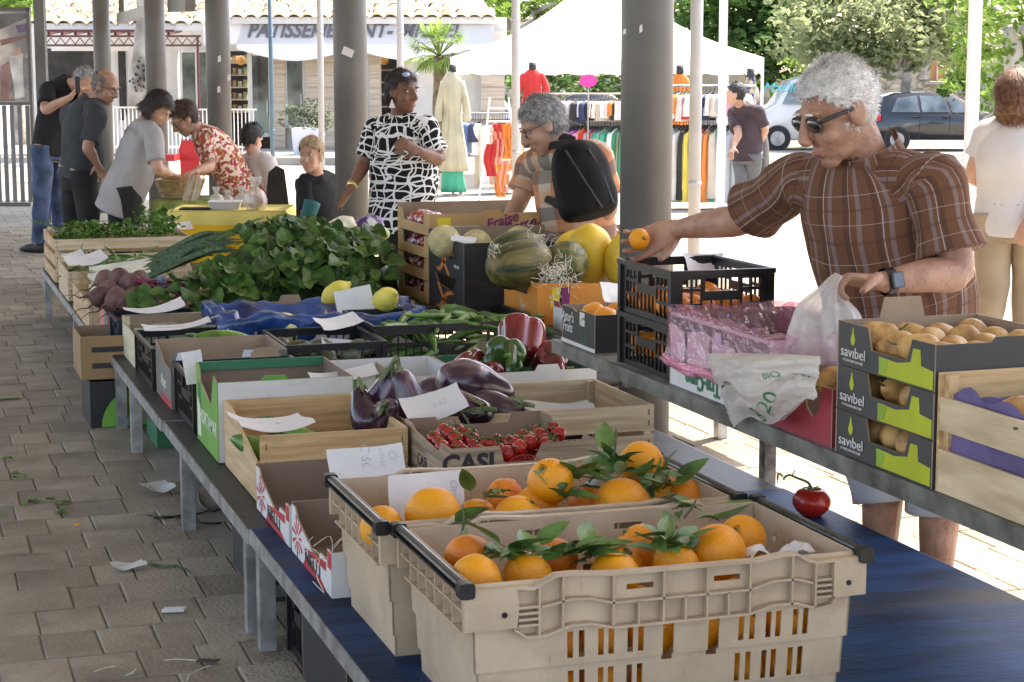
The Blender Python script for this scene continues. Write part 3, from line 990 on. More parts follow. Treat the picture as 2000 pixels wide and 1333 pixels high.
        for ya, yb in ((-.012, .014), (D - .014, D + .012)):
            b = MB(); b.loft([((xx, y0 + ya, TT + .305), .016, .016), ((xx, y0 + yb, TT + .305), .0165, .0165)], 12, 1, (1, 0, 0), sq=5); b.build('arm_end_cap', m_blackp, t)
    return t


bail_crate('nearest beige crate of oranges with leaves', .98, 3.25)
bail_crate('second beige crate of oranges, behind the nearest one', .95, 3.78)


def orange(p, r, kind, label, group):
    t = put(orange_n if kind else orange_b, 'orange', None, p, (R.uniform(-.9, .9), R.uniform(-.9, .9), R.uniform(0, 6)), r / (.049 if kind else .053))
    tag(t, label, 'orange', group)
    put(calyx, 'stem_end', t, V(p) + t.rotation_euler.to_matrix() @ V((0, 0, r * (.93 if not kind else .8))), t.rotation_euler)
    return t


NEAR = ['ribbed reddish orange in the back left corner', 'orange in the front left corner', 'ribbed reddish orange among the leaves in the left half', 'round orange against the back wall in the middle', 'orange just left of the middle leaf sprig', 'largest orange, in the right half', 'orange in the back right corner', 'orange at the front wall in the middle', 'orange under the right leaf sprig', 'orange at the front wall left of the middle']
FAR = ['large orange in front of the handwritten sign', 'orange in the left corner, partly hidden by the steel arm', 'ribbed orange right of the handwritten sign', 'broad low orange at the front wall', 'orange half hidden behind the broad low one', 'high orange left of the tall leaf sprig', 'large orange below the tall leaf sprig', 'highest orange, right of the tall leaf sprig', 'ribbed orange in the right corner', 'reddish orange under the leaves in the middle', 'orange behind the twig in the right half', 'orange between the sign and the front wall']
SPN = ['leaf sprig at the left among the oranges', 'dark leaf sprig left of the middle', 'leaf sprig with a twig in the middle', 'loose leaf sprig in the middle', 'leaf sprig with a twig left of the largest orange', 'leaf sprig at the front wall left of the largest orange', 'leaf sprig at the back wall above the largest orange', 'upright thin leaf sprig at the back left corner']
SPF = ['leaf sprig beside the handwritten sign', 'low leaf sprig in the middle', 'leaf sprig between the two highest oranges', 'tallest leaf sprig with an upright twig', 'leaf sprig below the tallest one', 'leaf sprig with a twig in the right half', 'leaf sprig with a bare twig in the right corner', 'leaf sprig hanging over the front wall']
# the visible top oranges of the nearest crate: photo point of the middle, height, radius
for px, py, Y, r, k in ((912, 1085, 3.52, .047, 1), (930, 1130, 3.38, .05, 0), (1085, 1092, 3.5, .047, 1), (1252, 1073, 3.55, .055, 0), (1212, 1105, 3.46, .047, 0), (1400, 1080, 3.42, .062, 0), (1450, 1052, 3.56, .052, 0), (1200, 1125, 3.38, .052, 0), (1320, 1105, 3.4, .05, 0), (1030, 1125, 3.42, .05, 0)):
    orange(yp(px, py, Y), r, k, NEAR.pop(0) + ' of the nearest beige crate', 'oranges on top in the nearest crate')
for ix in range(7):
    for iz in range(2):
        x = 1.1 + ix * .102
        orange((x, 3.36 + R.uniform(-.004, .004), .385 + iz * .09 + R.uniform(-.004, .004)), .047, 0, 'orange showing through the slots of the nearest beige crate', 'oranges behind the slots of the nearest crate')
for ix in range(6):
    for iy in range(2):
        orange((1.12 + ix * .115, 3.47 + iy * .11, .455 + R.uniform(-.01, .01)), .05, 0, 'orange deep down in the nearest beige crate', 'oranges under the top layer')
for px, py, Y, r, k in ((845, 1005, 3.95, .064, 0), (745, 1030, 3.95, .05, 0), (985, 972, 4.1, .047, 1), (1012, 1018, 3.92, .06, 0), (1046, 990, 4.02, .052, 0), (1075, 940, 4.0, .055, 0), (1215, 985, 3.92, .064, 0), (1253, 905, 4.05, .055, 0), (1345, 975, 4.0, .05, 1), (1150, 985, 4.03, .05, 1), (1300, 970, 4.05, .05, 0), (930, 1015, 4.0, .05, 0)):
    orange(yp(px, py, Y), r, k, FAR.pop(0) + ' of the second beige crate', 'oranges on top in the second crate')
for ix in range(7):
    for iy in range(4):
        orange((1.05 + ix * .108, 3.87 + iy * .1, .48 + R.uniform(-.012, .012)), .05, 0, 'orange lower down in the second beige crate', 'oranges lower down in the second crate')
for px, py, z, n, st in ((985, 1082, 3.45, 11, None), (1030, 1088, 3.42, 11, None), (1120, 1083, 3.42, 11, (.06, .03, .02)), (1150, 1083, 3.45, 9, None), (1300, 1068, 3.42, 12, (-.06, .02, .03)), (1325, 1082, 3.38, 6, None), (1335, 1012, 3.66, 4, (.03, .0, .04)), (903, 1040, 3.68, 3, (0, .0, .06))):
    sprig(SPN.pop(0) + ' of the nearest crate', yp(px, py, z), n, st, .035, 'leaf sprigs in the nearest crate')
for px, py, z, n, st in ((945, 970, 4.0, 4, (.05, -.02, .0)), (1100, 962, 3.95, 7, None), (1150, 942, 3.98, 8, (.02, 0, .03)), (1195, 900, 4.0, 8, (.01, 0, .075)), (1180, 925, 3.95, 7, None), (1275, 935, 3.95, 9, (.02, 0, .05)), (1300, 945, 4.0, 6, (0, 0, .06)), (1265, 975, 3.95, 4, None)):
    sprig(SPF.pop(0) + ' of the second crate', yp(px, py, z), n, st, .035, 'leaf sprigs in the second crate', tilt=(-.2, 1.1))
paper('handwritten sign standing in the second orange crate', yp(835, 975, 4.1), .205, .125, .1, 1.3, .18, .02, [('Orange', .87, .5, .028)], wrot=-math.pi / 2)
# big dark leaves at the join of the two crates
for px, py, rz, k in ((1305, 975, 2.6, 2), (1345, 990, .3, 0), (1395, 1012, -1.3, 2)):
    tag(put(ol[k], 'orange_leaf', None, yp(px, py, 3.72), (.3, .2, rz), 1.25), 'single broad leaf hanging over the back wall of the nearest orange crate', 'leaf', 'broad leaves on the crate rim')
# white tissue in the nearest crate
tp = yp(1515, 1080, 3.4)
tis = thing('tissue_paper', 'crumpled white tissue paper beside the oranges in the nearest crate', 'paper', tp)
b = MB()
b.grid(lambda u, v: V((tp.x - .07 + u * .15, tp.y - .03 + v * .06, tp.z + .018 * NZ.noise(V((u * 5, v * 4, 3))) + .012 * math.sin(u * 9))), 18, 8)
b.grid(lambda u, v: V((tp.x - .07 + u * .15, tp.y - .03 + v * .06, tp.z - .0012 + .018 * NZ.noise(V((u * 5, v * 4, 3))) + .012 * math.sin(u * 9))), 18, 8)
b.build('sheet', m_paper, tis, True)

# ------------------------------------------------------------------ tomato on the blue table
tl = zp(1585, 990, .40)
tl = V((2.40, 4.55, TT))
p_ = zp(1585, 1008, TT)
tom = thing('tomato', 'large red tomato with green stalk alone on the blue table', 'tomato', p_)
me = revo('tomato', [(0, .012), (.003, .03), (.03, .054), (.058, .053), (.08, .032), (.076, .008)], m_tom, 28, lob=5, amp=.03, lp=lambda t: t)
put(me, 'fruit', tom, p_)
b = MB(); q = p_ + V((0, 0, .077))
for k in range(5):
    a = k * 1.256 + .3
    b.tube([q, q + V((math.cos(a) * .02, math.sin(a) * .02, .008)), q + V((math.cos(a) * .032, math.sin(a) * .032, -.002))], .0028, 6, 3, .001)
b.build('calyx', m_tomstem, tom, True)
b = MB(); rt_ = V((math.cos(CA), -math.sin(CA), 0))
b.tube([q, q + V((0, 0, .022)) - rt_ * .012, q + V((0, 0, .034)) - rt_ * .04, q + V((0, 0, .045)) - rt_ * .07, q + V((0, 0, .03)) - rt_ * .085], .0042, 8, 4, .003)
b.tube([q + V((0, 0, .043)) - rt_ * .06, q + V((0, 0, .06)) - rt_ * .05], .002, 6, 2)
for k in range(2): b.tube([q + V((0, 0, .036)) - rt_ * .085, q + V((0, .006, .05)) - rt_ * (.095 + .005 * k), q + V((0, 0, .03 - .01 * k)) - rt_ * .1], .0018, 6, 3)
b.build('stalk', m_tomstem, tom, True)
# ------------------------------------------------------------------ cartons and crates along the left side of the table
m_red = mat('red_print', (.5, .03, .04), .6, .1, 6)
m_dark = mat('dark_print', (.03, .03, .035), .6, .1)
m_grn = mat('green_carton_print', (.13, .36, .045), .55, .12, 4, col2=(.17, .42, .065))
m_grnd = mat('green_carton_edge', (.03, .17, .085), .6, .1, 4)
m_gtxt = mat('pale_print', (.72, .78, .6), .7, .1)
m_raffia = mat('pale_straw', (.72, .68, .56), .8, .12, 20)
m_grey = mat('grey_carton', (.17, .165, .15), .7, .1, 5)
m_casi = mat('wood_print_carton', (.34, .25, .165), .8, .28, 9, .1, 60, col2=(.46, .36, .25), stretch=(.5, .5, 9))


def decal(t, pts, o, u, n, m, name='print', th=.0008):
    b = MB(); b.prism(pts, V(o) + V(n) * .0009, u, (0, 0, 1), n, th); return b.build(name, m, t)


for i, (y0, lb) in enumerate(((4.31, 'red and white carton right behind the second orange crate'), (4.83, 'red and white carton beside the wooden cucumber crate'))):
    h = .115
    lp = lambda w, h: [(0, 0), (w, 0), (w, h + .015), (w * .9, h + .015), (w * .84, h - .01), (w * .45, h * .52), (w * .3, h * .5), (w * .27, h * .72), (w * .1, h * .72), (w * .09, h), (0, h)]
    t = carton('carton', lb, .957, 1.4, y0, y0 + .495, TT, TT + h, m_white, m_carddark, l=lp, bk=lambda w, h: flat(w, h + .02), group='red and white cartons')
    d = .485; X = .957
    decal(t, [(.05, .0), (d * .7, .0), (d * .6, h * .3), (.12, h * .14)], (X, y0 + .005, TT), (0, 1, 0), (-1, 0, 0), m_red)
    decal(t, [(d * .12, h * .45), (d * .68, h * .42), (d * .52, h * .5), (d * .12, h * .66)], (X, y0 + .005, TT), (0, 1, 0), (-1, 0, 0), m_red)
    decal(t, [(.001, h * .6), (d * .085, h * .6), (d * .085, h * .97), (.001, h * .97)], (X, y0 + .005, TT), (0, 1, 0), (-1, 0, 0), m_red)
    for k in range(11):                                  # sunburst
        a = k * math.pi / 5.5 + .2; r0, r1 = .012, .045 if k % 2 else .06
        c = (d * .84, h * .48); q = []
        for rr, da in ((r0, -.09), (r1, -.11), (r1, .11), (r0, .09)):
            q.append((c[0] + math.cos(a + da) * rr * 1.1, min(max(c[1] + math.sin(a + da) * rr, .002), h * .98)))
        decal(t, q, (X, y0 + .005, TT), (0, 1, 0), (-1, 0, 0), m_red, 'ray')
    text('NELLI', .05, (X - .0022, y0 + .22, TT + h * .27), (0, -1, 0), (0, 0, 1), m_dark, t, sx=1.5)
b = MB()
rp = thing('straw_wisps', 'loose pale straw curling out of the red and white carton', 'straw', (1.0, 4.5, TT + .06))
for k in range(14):
    a = V((.965 + R.uniform(0, .12), 4.4 + R.uniform(0, .2), TT + R.uniform(.03, .07)))
    b.tube([a, a + V((R.uniform(-.04, .05), R.uniform(-.03, .03), R.uniform(.03, .06))), a + V((R.uniform(-.06, .08), R.uniform(-.05, .05), R.uniform(-.01, .06)))], .0011, 4, 4)
b.tube([(.95, 4.42, TT + .07), (.935, 4.38, TT + .04), (.94, 4.33, TT + .015), (.945, 4.37, TT + .004), (.93, 4.41, TT + .02)], .0011, 4, 5)
tag(b.build('strand', m_raffia, rp), kind='stuff')
paper('curled handwritten sign leaning between the red carton and the tomato carton', yp(715, 903, 4.6), .2, .085, .0, 1.0, -.1, .12, [('C SON', .5, .5, .034), ('corse', .72, .6, .024), ('Ci', .85, .65, .03)], wrot=-math.pi / 2)

# cucumber crate
wood_crate('wooden_crate', 'pale wooden crate of cucumbers left of the tomato carton', .972, 1.425, 5.33, 5.98, TT, .545, slats=((.03, .3), (.42, 1.)), side=((0, 1.),),
           sideprof=lambda d, h: [(0, 0), (d, 0), (d, h), (d * .82, h), (.0, h * .5)])
cucm = revo('cucumber', [(0, .012), (.03, .03), (.1, .037), (.2, .036), (.28, .03), (.32, .012)], m_cuc, 14, lob=5, amp=.05, nz=.004, nf=10, bend=.9)
def along(me, name, a, b_, L, label, cat, group=None, s=None):
    d = V(b_) - V(a)
    o = put(me, name, None, a, d.to_track_quat('Z', 'Y').to_euler(), s or d.length / L)
    return tag(o, label, cat, group)


for a, c in (((1.12, 5.42, .39), (1.035, 5.7, .475)), ((1.2, 5.45, .38), (1.1, 5.75, .455)), ((1.3, 5.62, .38), (1.14, 5.88, .5)), ((1.06, 5.4, .37), (1.36, 5.42, .37)), ((1.06, 5.5, .37), (1.34, 5.55, .37)), ((1.05, 5.62, .37), (1.35, 5.68, .37))):
    along(cucm, 'cucumber', a, c, .32, 'thick green cucumber in the pale wooden crate', 'cucumber', 'cucumbers in the pale wooden crate')
paper('folded paper sign lying across the cucumber crate', yp(525, 833, 5.42), .26, .1, .35, .25, .12, .35, [('1,80', .6, .5, .03)])

# green carton
gl = lambda w, h: [(0, 0), (w, 0), (w, h), (w * .86, h), (w * .8, h * .8), (w * .52, h * .7), (w * .36, h * .62), (w * .3, h * .66), (w * .16, h * 1.04), (0, h * .98)]
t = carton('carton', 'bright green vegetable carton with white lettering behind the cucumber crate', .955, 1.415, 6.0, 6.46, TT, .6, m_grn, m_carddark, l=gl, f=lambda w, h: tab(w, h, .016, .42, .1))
b = MB(); b.prism(flat(.455, .025), (.958, 6.0 - .0012, .574), (1, 0, 0), (0, 0, 1), (0, -1, 0), .001); b.build('white_band', m_white, t)
b = MB(); b.prism(flat(.455, .245), (.958, 6.0 - .0011, TT), (1, 0, 0), (0, 0, 1), (0, -1, 0), .001); b.build('white_face', m_white, t)
b = MB(); b.box((.962, 6.444, .572), (1.409, 6.4545, .603)); b.build('folded_flap', m_grnd, t)
b = MB(); b.prism([(0, 0), (.11, 0), (.1, .025), (.075, .035), (.03, .035), (.005, .02)], (1.15, 6.47, .606), (1, 0, 0), (0, 0, 1), (0, -1, 0), .005); b.build('tab', m_card, t)
text('HORTAMAR', .07, (.9535, 6.2, TT + .1), (0, -1, 0), (0, 0, 1), m_gtxt, t, sx=.95, bold=.001)
decal(t, [(.36, .02), (.43, .02), (.43, .15), (.4, .19), (.37, .13)], (.955, 6.005, TT), (0, 1, 0), (-1, 0, 0), m_gtxt, 'logo')
decal(t, [(.35, .12), (.42, .16), (.4, .22), (.36, .2)], (.9545, 6.005, TT), (0, 1, 0), (-1, 0, 0), m_grnd, 'logo')
for a, c in (((1.1, 6.1, .4), (1.35, 6.2, .45)), ((1.08, 6.25, .4), (1.36, 6.32, .5)), ((1.15, 6.36, .42), (1.38, 6.1, .46))):
    along(cucm, 'cucumber', a, c, .32, 'dark cucumber down in the bright green carton', 'cucumber', 'cucumbers in the green carton')
paper('white paper corner hanging over the back of the green carton', yp(378, 718, 6.52), .07, .12, .25, 1.2, -.35, .3)

# black crates and the grey carton further along
lattice_crate('plastic_crate', 'black lattice crate right behind the bright green carton', .962, 1.4, 6.55, 7.02, TT, .52, 'black lattice crates')
t = carton('carton', 'grey carton with pale lettering between two black lattice crates', .945, 1.4, 7.05, 7.48, TT, .545, m_grey, m_card, f=lambda w, h: dip(w, h, .05, .2, .05), l=lambda w, h: [(0, 0), (w, 0), (w, h), (w * .6, h * .8), (w * .45, h * .72), (0, h * .68)])
text('Alpes', .07, (.9435, 7.25, TT + .08), (0, -1, 0), (0, 0, 1), m_gtxt, t)
decal(t, [(.0, .0), (.3, 0), (.28, .025), (0, .03)], (.945, 7.06, TT), (0, 1, 0), (-1, 0, 0), m_red)
for x in (.955, 1.21):
    b = MB(); b.prism([(0, 0), (.11, 0), (.11, .085), (.02, .09), (0, .03)], (x, 7.047, .46), (1, 0, 0), (0, 0, 1), (0, -1, 0), .002); b.build('white_flap', mat('white_flap', (.62, .65, .74), .6, .05), t)
lattice_crate('plastic_crate', 'black lattice crate of broad beans behind the grey lettered carton', .94, 1.36, 7.51, 8.08, TT, .5, 'black lattice crates')
podm = revo('pod', [(0, .004), (.02, .013), (.08, .016), (.14, .015), (.19, .01), (.21, .003)], m_bean, 10, nz=.003, nf=25, sy=.6, bend=1.2)
for i in range(26):
    x, y = R.uniform(1.1, 1.2), R.uniform(7.66, 7.9)
    tag(put(podm, 'broad_bean_pod', None, (x, y, .455 + R.uniform(-.01, .045)), (-1.5 + R.uniform(-.3, .3), R.uniform(0, 3), R.uniform(0, 6)), R.uniform(.6, .8)), 'green broad bean pod heaped in the left black lattice crate', 'bean pod', 'broad bean pods in the left black crate')
big_z = revo('courgette', [(0, .01), (.03, .032), (.12, .042), (.22, .036), (.27, .01)], m_cuc, 14, nz=.004, nf=8, bend=.8)
tag(put(big_z, 'courgette', None, yp(375, 668, 7.62), (0, 1.5, .1), 1.1), 'large curved green courgette lying on the broad beans', 'courgette')
lattice_crate('plastic_crate', 'low black crate of dark avocados in the middle of the table', 1.43, 1.83, 7.2, 7.68, TT, .535, 'black lattice crates')
avo = revo('avocado', [(0, .008), (.02, .034), (.06, .043), (.1, .03), (.125, .016), (.13, .006)], mat('avocado_skin', (.035, .045, .02), .45, .4, 14, .4, 60, col2=(.1, .115, .06)), 16, nz=.002, nf=20)
for i in range(9):
    tag(put(avo, 'avocado', None, (1.48 + (i % 4) * .085 + R.uniform(-.01, .01), 7.28 + (i // 4) * .12, .465 + R.uniform(-.005, .01)), (1.5, R.uniform(-.5, .5), R.uniform(0, 6)), 1.1), 'dark green avocado in the low black crate', 'avocado', 'avocados in the low black crate')
paper('grey paper sheet lying on the avocados', (1.72, 7.42, .5), .2, .1, -.2, .2, .05, .15, m=mat('grey_paper', (.45, .45, .5), .8, .05))
paper('white sign lying on the corner of the bean crate', yp(660, 632, 7.62), .2, .1, .35, .4, -.12, .3)
kk = lattice_crate('plastic_crate', 'wide black lattice crate heaped with green beans', 1.86, 2.59, 7.46, 8.02, TT, .56, 'black lattice crates')
for i in range(70):
    x, y = R.uniform(1.92, 2.53), R.uniform(7.52, 7.97)
    zz = .505 + .055 * (1 - abs(x - 2.25) / .5) + R.uniform(-.02, .02)
    tag(put(podm, 'bean_pod', None, (x, y, zz), (-1.55 + R.uniform(-.25, .25), R.uniform(0, 3), R.uniform(0, 6)), R.uniform(.8, 1.25)), 'flat green bean pod heaped in the wide black lattice crate', 'bean pod', 'bean pods in the wide black crate')
for i in range(24):
    x, y = R.uniform(1.9, 2.55), 7.5 + R.uniform(0, .03)
    tag(put(podm, 'bean_pod', None, (x, y, TT + .04 + R.uniform(0, .12)), (-1.55, R.uniform(0, 3), R.choice((1.57, -1.57)) + R.uniform(-.4, .4)), 1.), 'green bean pod seen through the wall of the wide black crate', 'bean pod', 'bean pods behind the lattice of the wide black crate')

# cream box, dark blue crate, red carton under the beetroots
m_cream = mat('cream_poplar', (.62, .56, .38), .75, .1, 8, .1, 40, stretch=(5, .5, 5))
t = wood_crate('wooden_crate', 'cream poplar box with a kraft lining and an empty hand hole', .935, 1.33, 8.1, 8.58, TT, .51, slats=((0, 1.),), side=((0, .8),), mx=m_cream, my=m_cream)
b = MB(); b.holes(0, .36, 0, .17, [(.11, .23, .1, .135)], lambda u, v, q: V((.952 + u, 8.555 - q, TT + .01 + v)), .004); b.build('lining', m_card, t)
paper('pale paper lying on the edge of the cream poplar box', yp(300, 605, 8.55), .28, .09, .1, .2, -.08, .3)
paper('creased paper slip lying on the front board of the cream poplar box', yp(345, 640, 8.1), .3, .07, .1, .3, -.1, .25)
lattice_crate('plastic_crate', 'dark blue lattice crate below the beetroots', .925, 1.3, 8.62, 8.95, TT, .48, 'black lattice crates', m=mat('navy_plastic', (.012, .016, .05), .35, .3, 8))
t = carton('carton', 'pinkish red carton at the table edge below the beetroots', .91, 1.3, 8.99, 9.4, TT, .465, mat('pink_carton', (.55, .2, .17), .7, .15, 6), m_card)
decal(t, [(.0, .0), (.14, .0), (.14, .13), (0, .13)], (.91, 9.0, TT), (0, 1, 0), (-1, 0, 0), m_grey, 'grey_end')
# support crate for the leafy heap
wood_crate('wooden_crate', 'wooden crate almost buried under the beet leaves and chard', 1.38, 2.38, 8.75, 9.6, TT, .5)

# blue film in a white carton, pale melon in front
t = carton('carton', 'white carton lined with crumpled blue plastic film', 1.3, 2.2, 7.86, 8.5, TT, .535, m_white, m_card, f=lambda w, h: dip(w, h - .01, .012, .5, .02), bk=lambda w, h: tab(w, h + .02, .03, .45, .06))
b = MB(); b.prism(flat(.32, .17), (1.305, 7.858, TT + .02), (1, 0, 0), (0, 0, 1), (0, -1, 0), .002); b.build('kraft_face', m_card, t)
m_film = mat('blue_film', (.008, .03, .13), .25, .35, 7, .9, 16, col2=(.02, .08, .28), spec=.6)


def drape(name, label, x0, x1, y0, y1, lev, m, amp=.02, f=9., cat='plastic film', n=120, sag=0., thick=True):
    """a film hung round the rim of a box: lev = (offset outwards, z) from outside bottom over the rim to the inside"""
    t = thing(name, label, cat, ((x0 + x1) / 2, (y0 + y1) / 2, lev[-1][1]))
    per = []
    for k in range(n):
        s = k / n * 4; e = int(s); q = s - e
        a = [(x0, y0), (x1, y0), (x1, y1), (x0, y1)][e]; c = [(x1, y0), (x1, y1), (x0, y1), (x0, y0)][e]
        nn = [(0, -1), (1, 0), (0, 1), (-1, 0)][e]
        per.append((V((a[0] + (c[0] - a[0]) * q, a[1] + (c[1] - a[1]) * q, 0)), V((*nn, 0))))
    lv = catmull(lev, 3)
    b = MB(); rows = []
    for j, (of, z) in enumerate(lv):
        r = []
        for k, (p, nn) in enumerate(per):
            q = p + nn * of + V((0, 0, z))
            w = NZ.noise(V((q.x * f, q.y * f, q.z * f * .6))) + .5 * NZ.noise(V((q.x * f * 2.3, q.y * f * 2.3, 5)))
            s_ = 0 if .25 * len(lv) > j and of < .004 else 1
            q += nn * abs(w) * amp * (1 if of >= 0 else -1.3) + V((0, 0, w * amp * .8))
            r.append(b.vert(q))
        rows.append(r)
    for r0, r1 in zip(rows, rows[1:]):
        for k in range(n): b.face((r0[k], r0[(k + 1) % n], r1[(k + 1) % n], r1[k]))
    b.build('film', m, t, True, fix=False)
    return t


drape('plastic_film', 'crumpled blue plastic film spilling over the rim of the white carton', 1.31, 2.19, 7.87, 8.49, [(.005, .47), (.012, .52), (.006, .56), (-.03, .565), (-.09, .5), (-.14, .42)], m_film, .045, 7.)
me = revo('melon', sph(.082, 1.02, 9), m_melonp, 24, nz=.006, nf=9)
tag(put(me, 'melon', None, yp(556, 648, 7.92), (.3, .2, 0)), 'pale yellow green melon resting against the blue film', 'melon')
lem = revo('citron', [(0, .006), (.02, .03), (.06, .055), (.11, .06), (.15, .045), (.185, .018), (.2, .01)], mat('yellow_citron', (.72, .6, .1), .5, .15, 9, .5, 40), 18, nz=.006, nf=16)
tag(put(lem, 'citron', None, yp(628, 590, 8.2), (.5, .9, .4), .8), 'yellow citron at the left of the white sheet in the blue film', 'citron')
tag(put(lem, 'citron', None, yp(735, 598, 8.1), (.9, .8, -.2), .9), 'yellow citron at the right of the white sheet in the blue film', 'citron')
paper('large white sheet standing among the citrons in the blue film', yp(692, 588, 8.1), .17, .12, .2, 1.1, -.45, .15)

# ------------------------------------------------------------------ middle of the table
cx0, cx1, cy0, cy1, cz = 1.44, 1.885, 4.92, 5.42, .555
lp = lambda w, h: [(0, 0), (w, 0), (w, h), (w * .84, h), (w * .78, h * .93), (w * .24, h * .86), (w * .2, h * 1.), (0, h)]
t = carton('carton', 'wood patterned carton of cherry tomatoes on the vine', cx0, cx1, cy0, cy1, TT, cz, m_casi, m_card, f=lambda w, h: [(0, 0), (w, 0), (w, h), (w * .62, h * 1.0), (w * .56, h * .78), (w * .36, h * .78), (w * .33, h), (0, h)], bk=lambda w, h: dip(w, h, .03, .22, .03), l=lp, r=lambda w, h: dip(w, h, .06, .2, .1))
text('CASI', .075, (yp(915, 900, cy0).x, cy0 - .0015, TT + .178), (1, 0, 0), (0, 0, 1), m_dark, t, bold=.003)
text('CASI', .05, (cx0 - .0015, cy0 + .3, TT + .13), (0, -1, 0), (0, 0, 1), m_dark, t)
for k in range(10):
    a0, a1 = .5 + k * .21, .5 + (k + 1) * .21
    pts = [(math.cos(a) * r + .22, math.sin(a) * r * .8 + .15) for a, r in ((a0, .055), (a1, .055), (a1, .058), (a0, .058))]
    decal(t, pts, (cx0, cy0, TT), (1, 0, 0), (0, -1, 0), m_red, 'arc')
ctm = revo('cherry_tomato', sph(.0225, .95, 8, .002), m_tom, 16)
b = MB()
for k in range(5):
    a = k * 1.256; b.tube([(0, 0, .021), (math.cos(a) * .01, math.sin(a) * .01, .025), (math.cos(a) * .018, math.sin(a) * .018, .021)], .0013, 4, 2, .0006)
b.tube([(0, 0, .021), (.004, 0, .034), (.012, 0, .04)], .0013, 5, 2)
ctc = b.mesh('calyx', m_tomstem, True)
n = 0
for lay in range(3):
    for ix in range(9):
        for iy in range(9):
            x = cx0 + .035 + ix * .046 + R.uniform(-.008, .008) + (lay % 2) * .02; y = cy0 + .035 + iy * .05 + R.uniform(-.008, .008)
            if x > cx1 - .03 or y > cy1 - .03: continue
            mound = .08 * (.5 + .5 * math.sin(ix * .9 + 3.6) * math.cos(iy * .5)) if lay == 2 else 0
            if lay == 0 and iy > 0: continue
            if lay == 2 and R.random() < .35: continue
            z = TT + .1 + lay * .037 + mound * .5
            if iy > 6 and lay == 2: continue
            o = put(ctm, 'cherry_tomato', None, (x, y, z), (R.uniform(-.8, .8), R.uniform(-.8, .8), R.uniform(0, 6)), R.uniform(.9, 1.15))
            tag(o, 'small red cherry tomato in the wood patterned carton', 'cherry tomato', 'cherry tomatoes in the carton')
            if lay == 2: put(ctc, 'calyx', o, o.location, o.rotation_euler, o.scale[0])
            n += 1
vt = thing('tomato_vine', 'green tomato vine stalks rising out of the cherry tomato carton', 'vine', (1.62, 5.2, .5))
for (px, py, Y, dx, dz) in ((905, 810, 5.15, .03, -.07), (890, 845, 5.1, .06, -.02), (940, 855, 5.1, .07, -.01), (985, 860, 5.12, .05, .01), (1040, 840, 5.2, .03, .01)):
    a = yp(px, py, Y); b = MB(); b.tube([a, a + V((dx * .5, -.01, dz * .4)), a + V((dx, -.02, dz))], .003, 6, 3, .002)
    for q in range(3):
        p = a + V((dx, -.02, dz)) * (q / 3); b.tube([p, p + V((R.uniform(-.02, .02), R.uniform(-.02, .02), .012))], .0018, 5, 2)
    b.build('stalk', m_tomstem, vt, True)

# aubergine crate
wood_crate('wooden_crate', 'long pale wooden crate of aubergines behind the tomato carton', 1.47, 2.33, 5.56, 6.12, TT, .525, slats=((.04, .48), (.56, 1.)), mx=m_woodpale, my=m_woody)
egm = [revo('fruit', [(0, .012), (.012, .04), (.06, .07), (.12, .072), (.18, .055), (.23, .038), (.25, .02)], m, 22, nz=.004, nf=8, bend=s) for m, s in ((m_egg, .5), (m_eggp, .0), (m_eggp, .6))]
b = MB()
for k in range(5):
    a = k * 1.257
    b.grid(lambda u, v: V((math.cos(a + (u - .5) * 1.1 * (1 - v)) * (.016 + .034 * v), math.sin(a + (u - .5) * 1.1 * (1 - v)) * (.016 + .034 * v), .255 - v * .055)), 2, 4)
b.tube([(0, 0, .24), (.004, 0, .27), (.012, 0, .295)], .011, 8, 3, .008)
capm = b.mesh('cap', mat('aubergine_cap', (.09, .14, .05), .6, .4, 18, .3, 60, col2=(.2, .24, .1)), True)
for i, (px, py, Y, k, rot, s) in enumerate(((745, 790, 5.72, 0, (.35, .15, 0), .95), (800, 800, 5.66, 1, (-.2, -.15, 1), .95), (862, 775, 5.86, 0, (1.2, 1.2, .2), 1.0), (920, 752, 5.8, 1, (.2, 1.9, .35), 1.12), (960, 795, 5.68, 2, (.3, 1.4, -.5), .85), (745, 815, 5.6, 2, (1.0, -.2, 0), .7), (885, 800, 5.64, 0, (1.4, .6, .4), 1.0), (715, 810, 5.62, 0, (.2, .5, 2), .7))):
    p = yp(px, py, Y); rm = Matrix.Rotation(rot[2], 3, 'Z') @ Matrix.Rotation(rot[1], 3, 'Y') @ Matrix.Rotation(rot[0], 3, 'X')
    lab = ['plump dark aubergine with its green cap up, at the left end', 'pale streaked aubergine standing beside the paper sign', 'dark aubergine lying behind the largest one', 'largest streaked purple aubergine on top of the heap', 'aubergine at the right end of the heap', 'small aubergine with a wide green cap', 'dark aubergine half hidden under the paper sign', 'small dark aubergine against the left wall of its crate'][i]
    o = thing('aubergine', lab, 'aubergine', p, 'aubergines in the long crate')
    e = rm.to_euler(); c0 = p - rm @ V((0, 0, .11 * s))
    put(egm[k], 'fruit', o, c0, e, s); put(capm, 'cap', o, c0, e, s)
for k in range(5):
    tag(put(egm[0], 'aubergine', None, (1.62 + k * .15, 5.9 - .05 * (k % 2), .39), (1.5, .3 * k, 1.2 + k), .9), 'aubergine at the bottom of the long crate', 'aubergine', 'aubergines low in the long crate')
paper('curled white sign on the aubergines', yp(845, 795, 5.5), .2, .1, .3, .8, -.3, .4, [('2,50', .6, .5, .028)])
paper('white paper sheet lying on the empty end of the aubergine crate', yp(1085, 797, 5.62), .24, .1, -.1, .1, .05, .2)

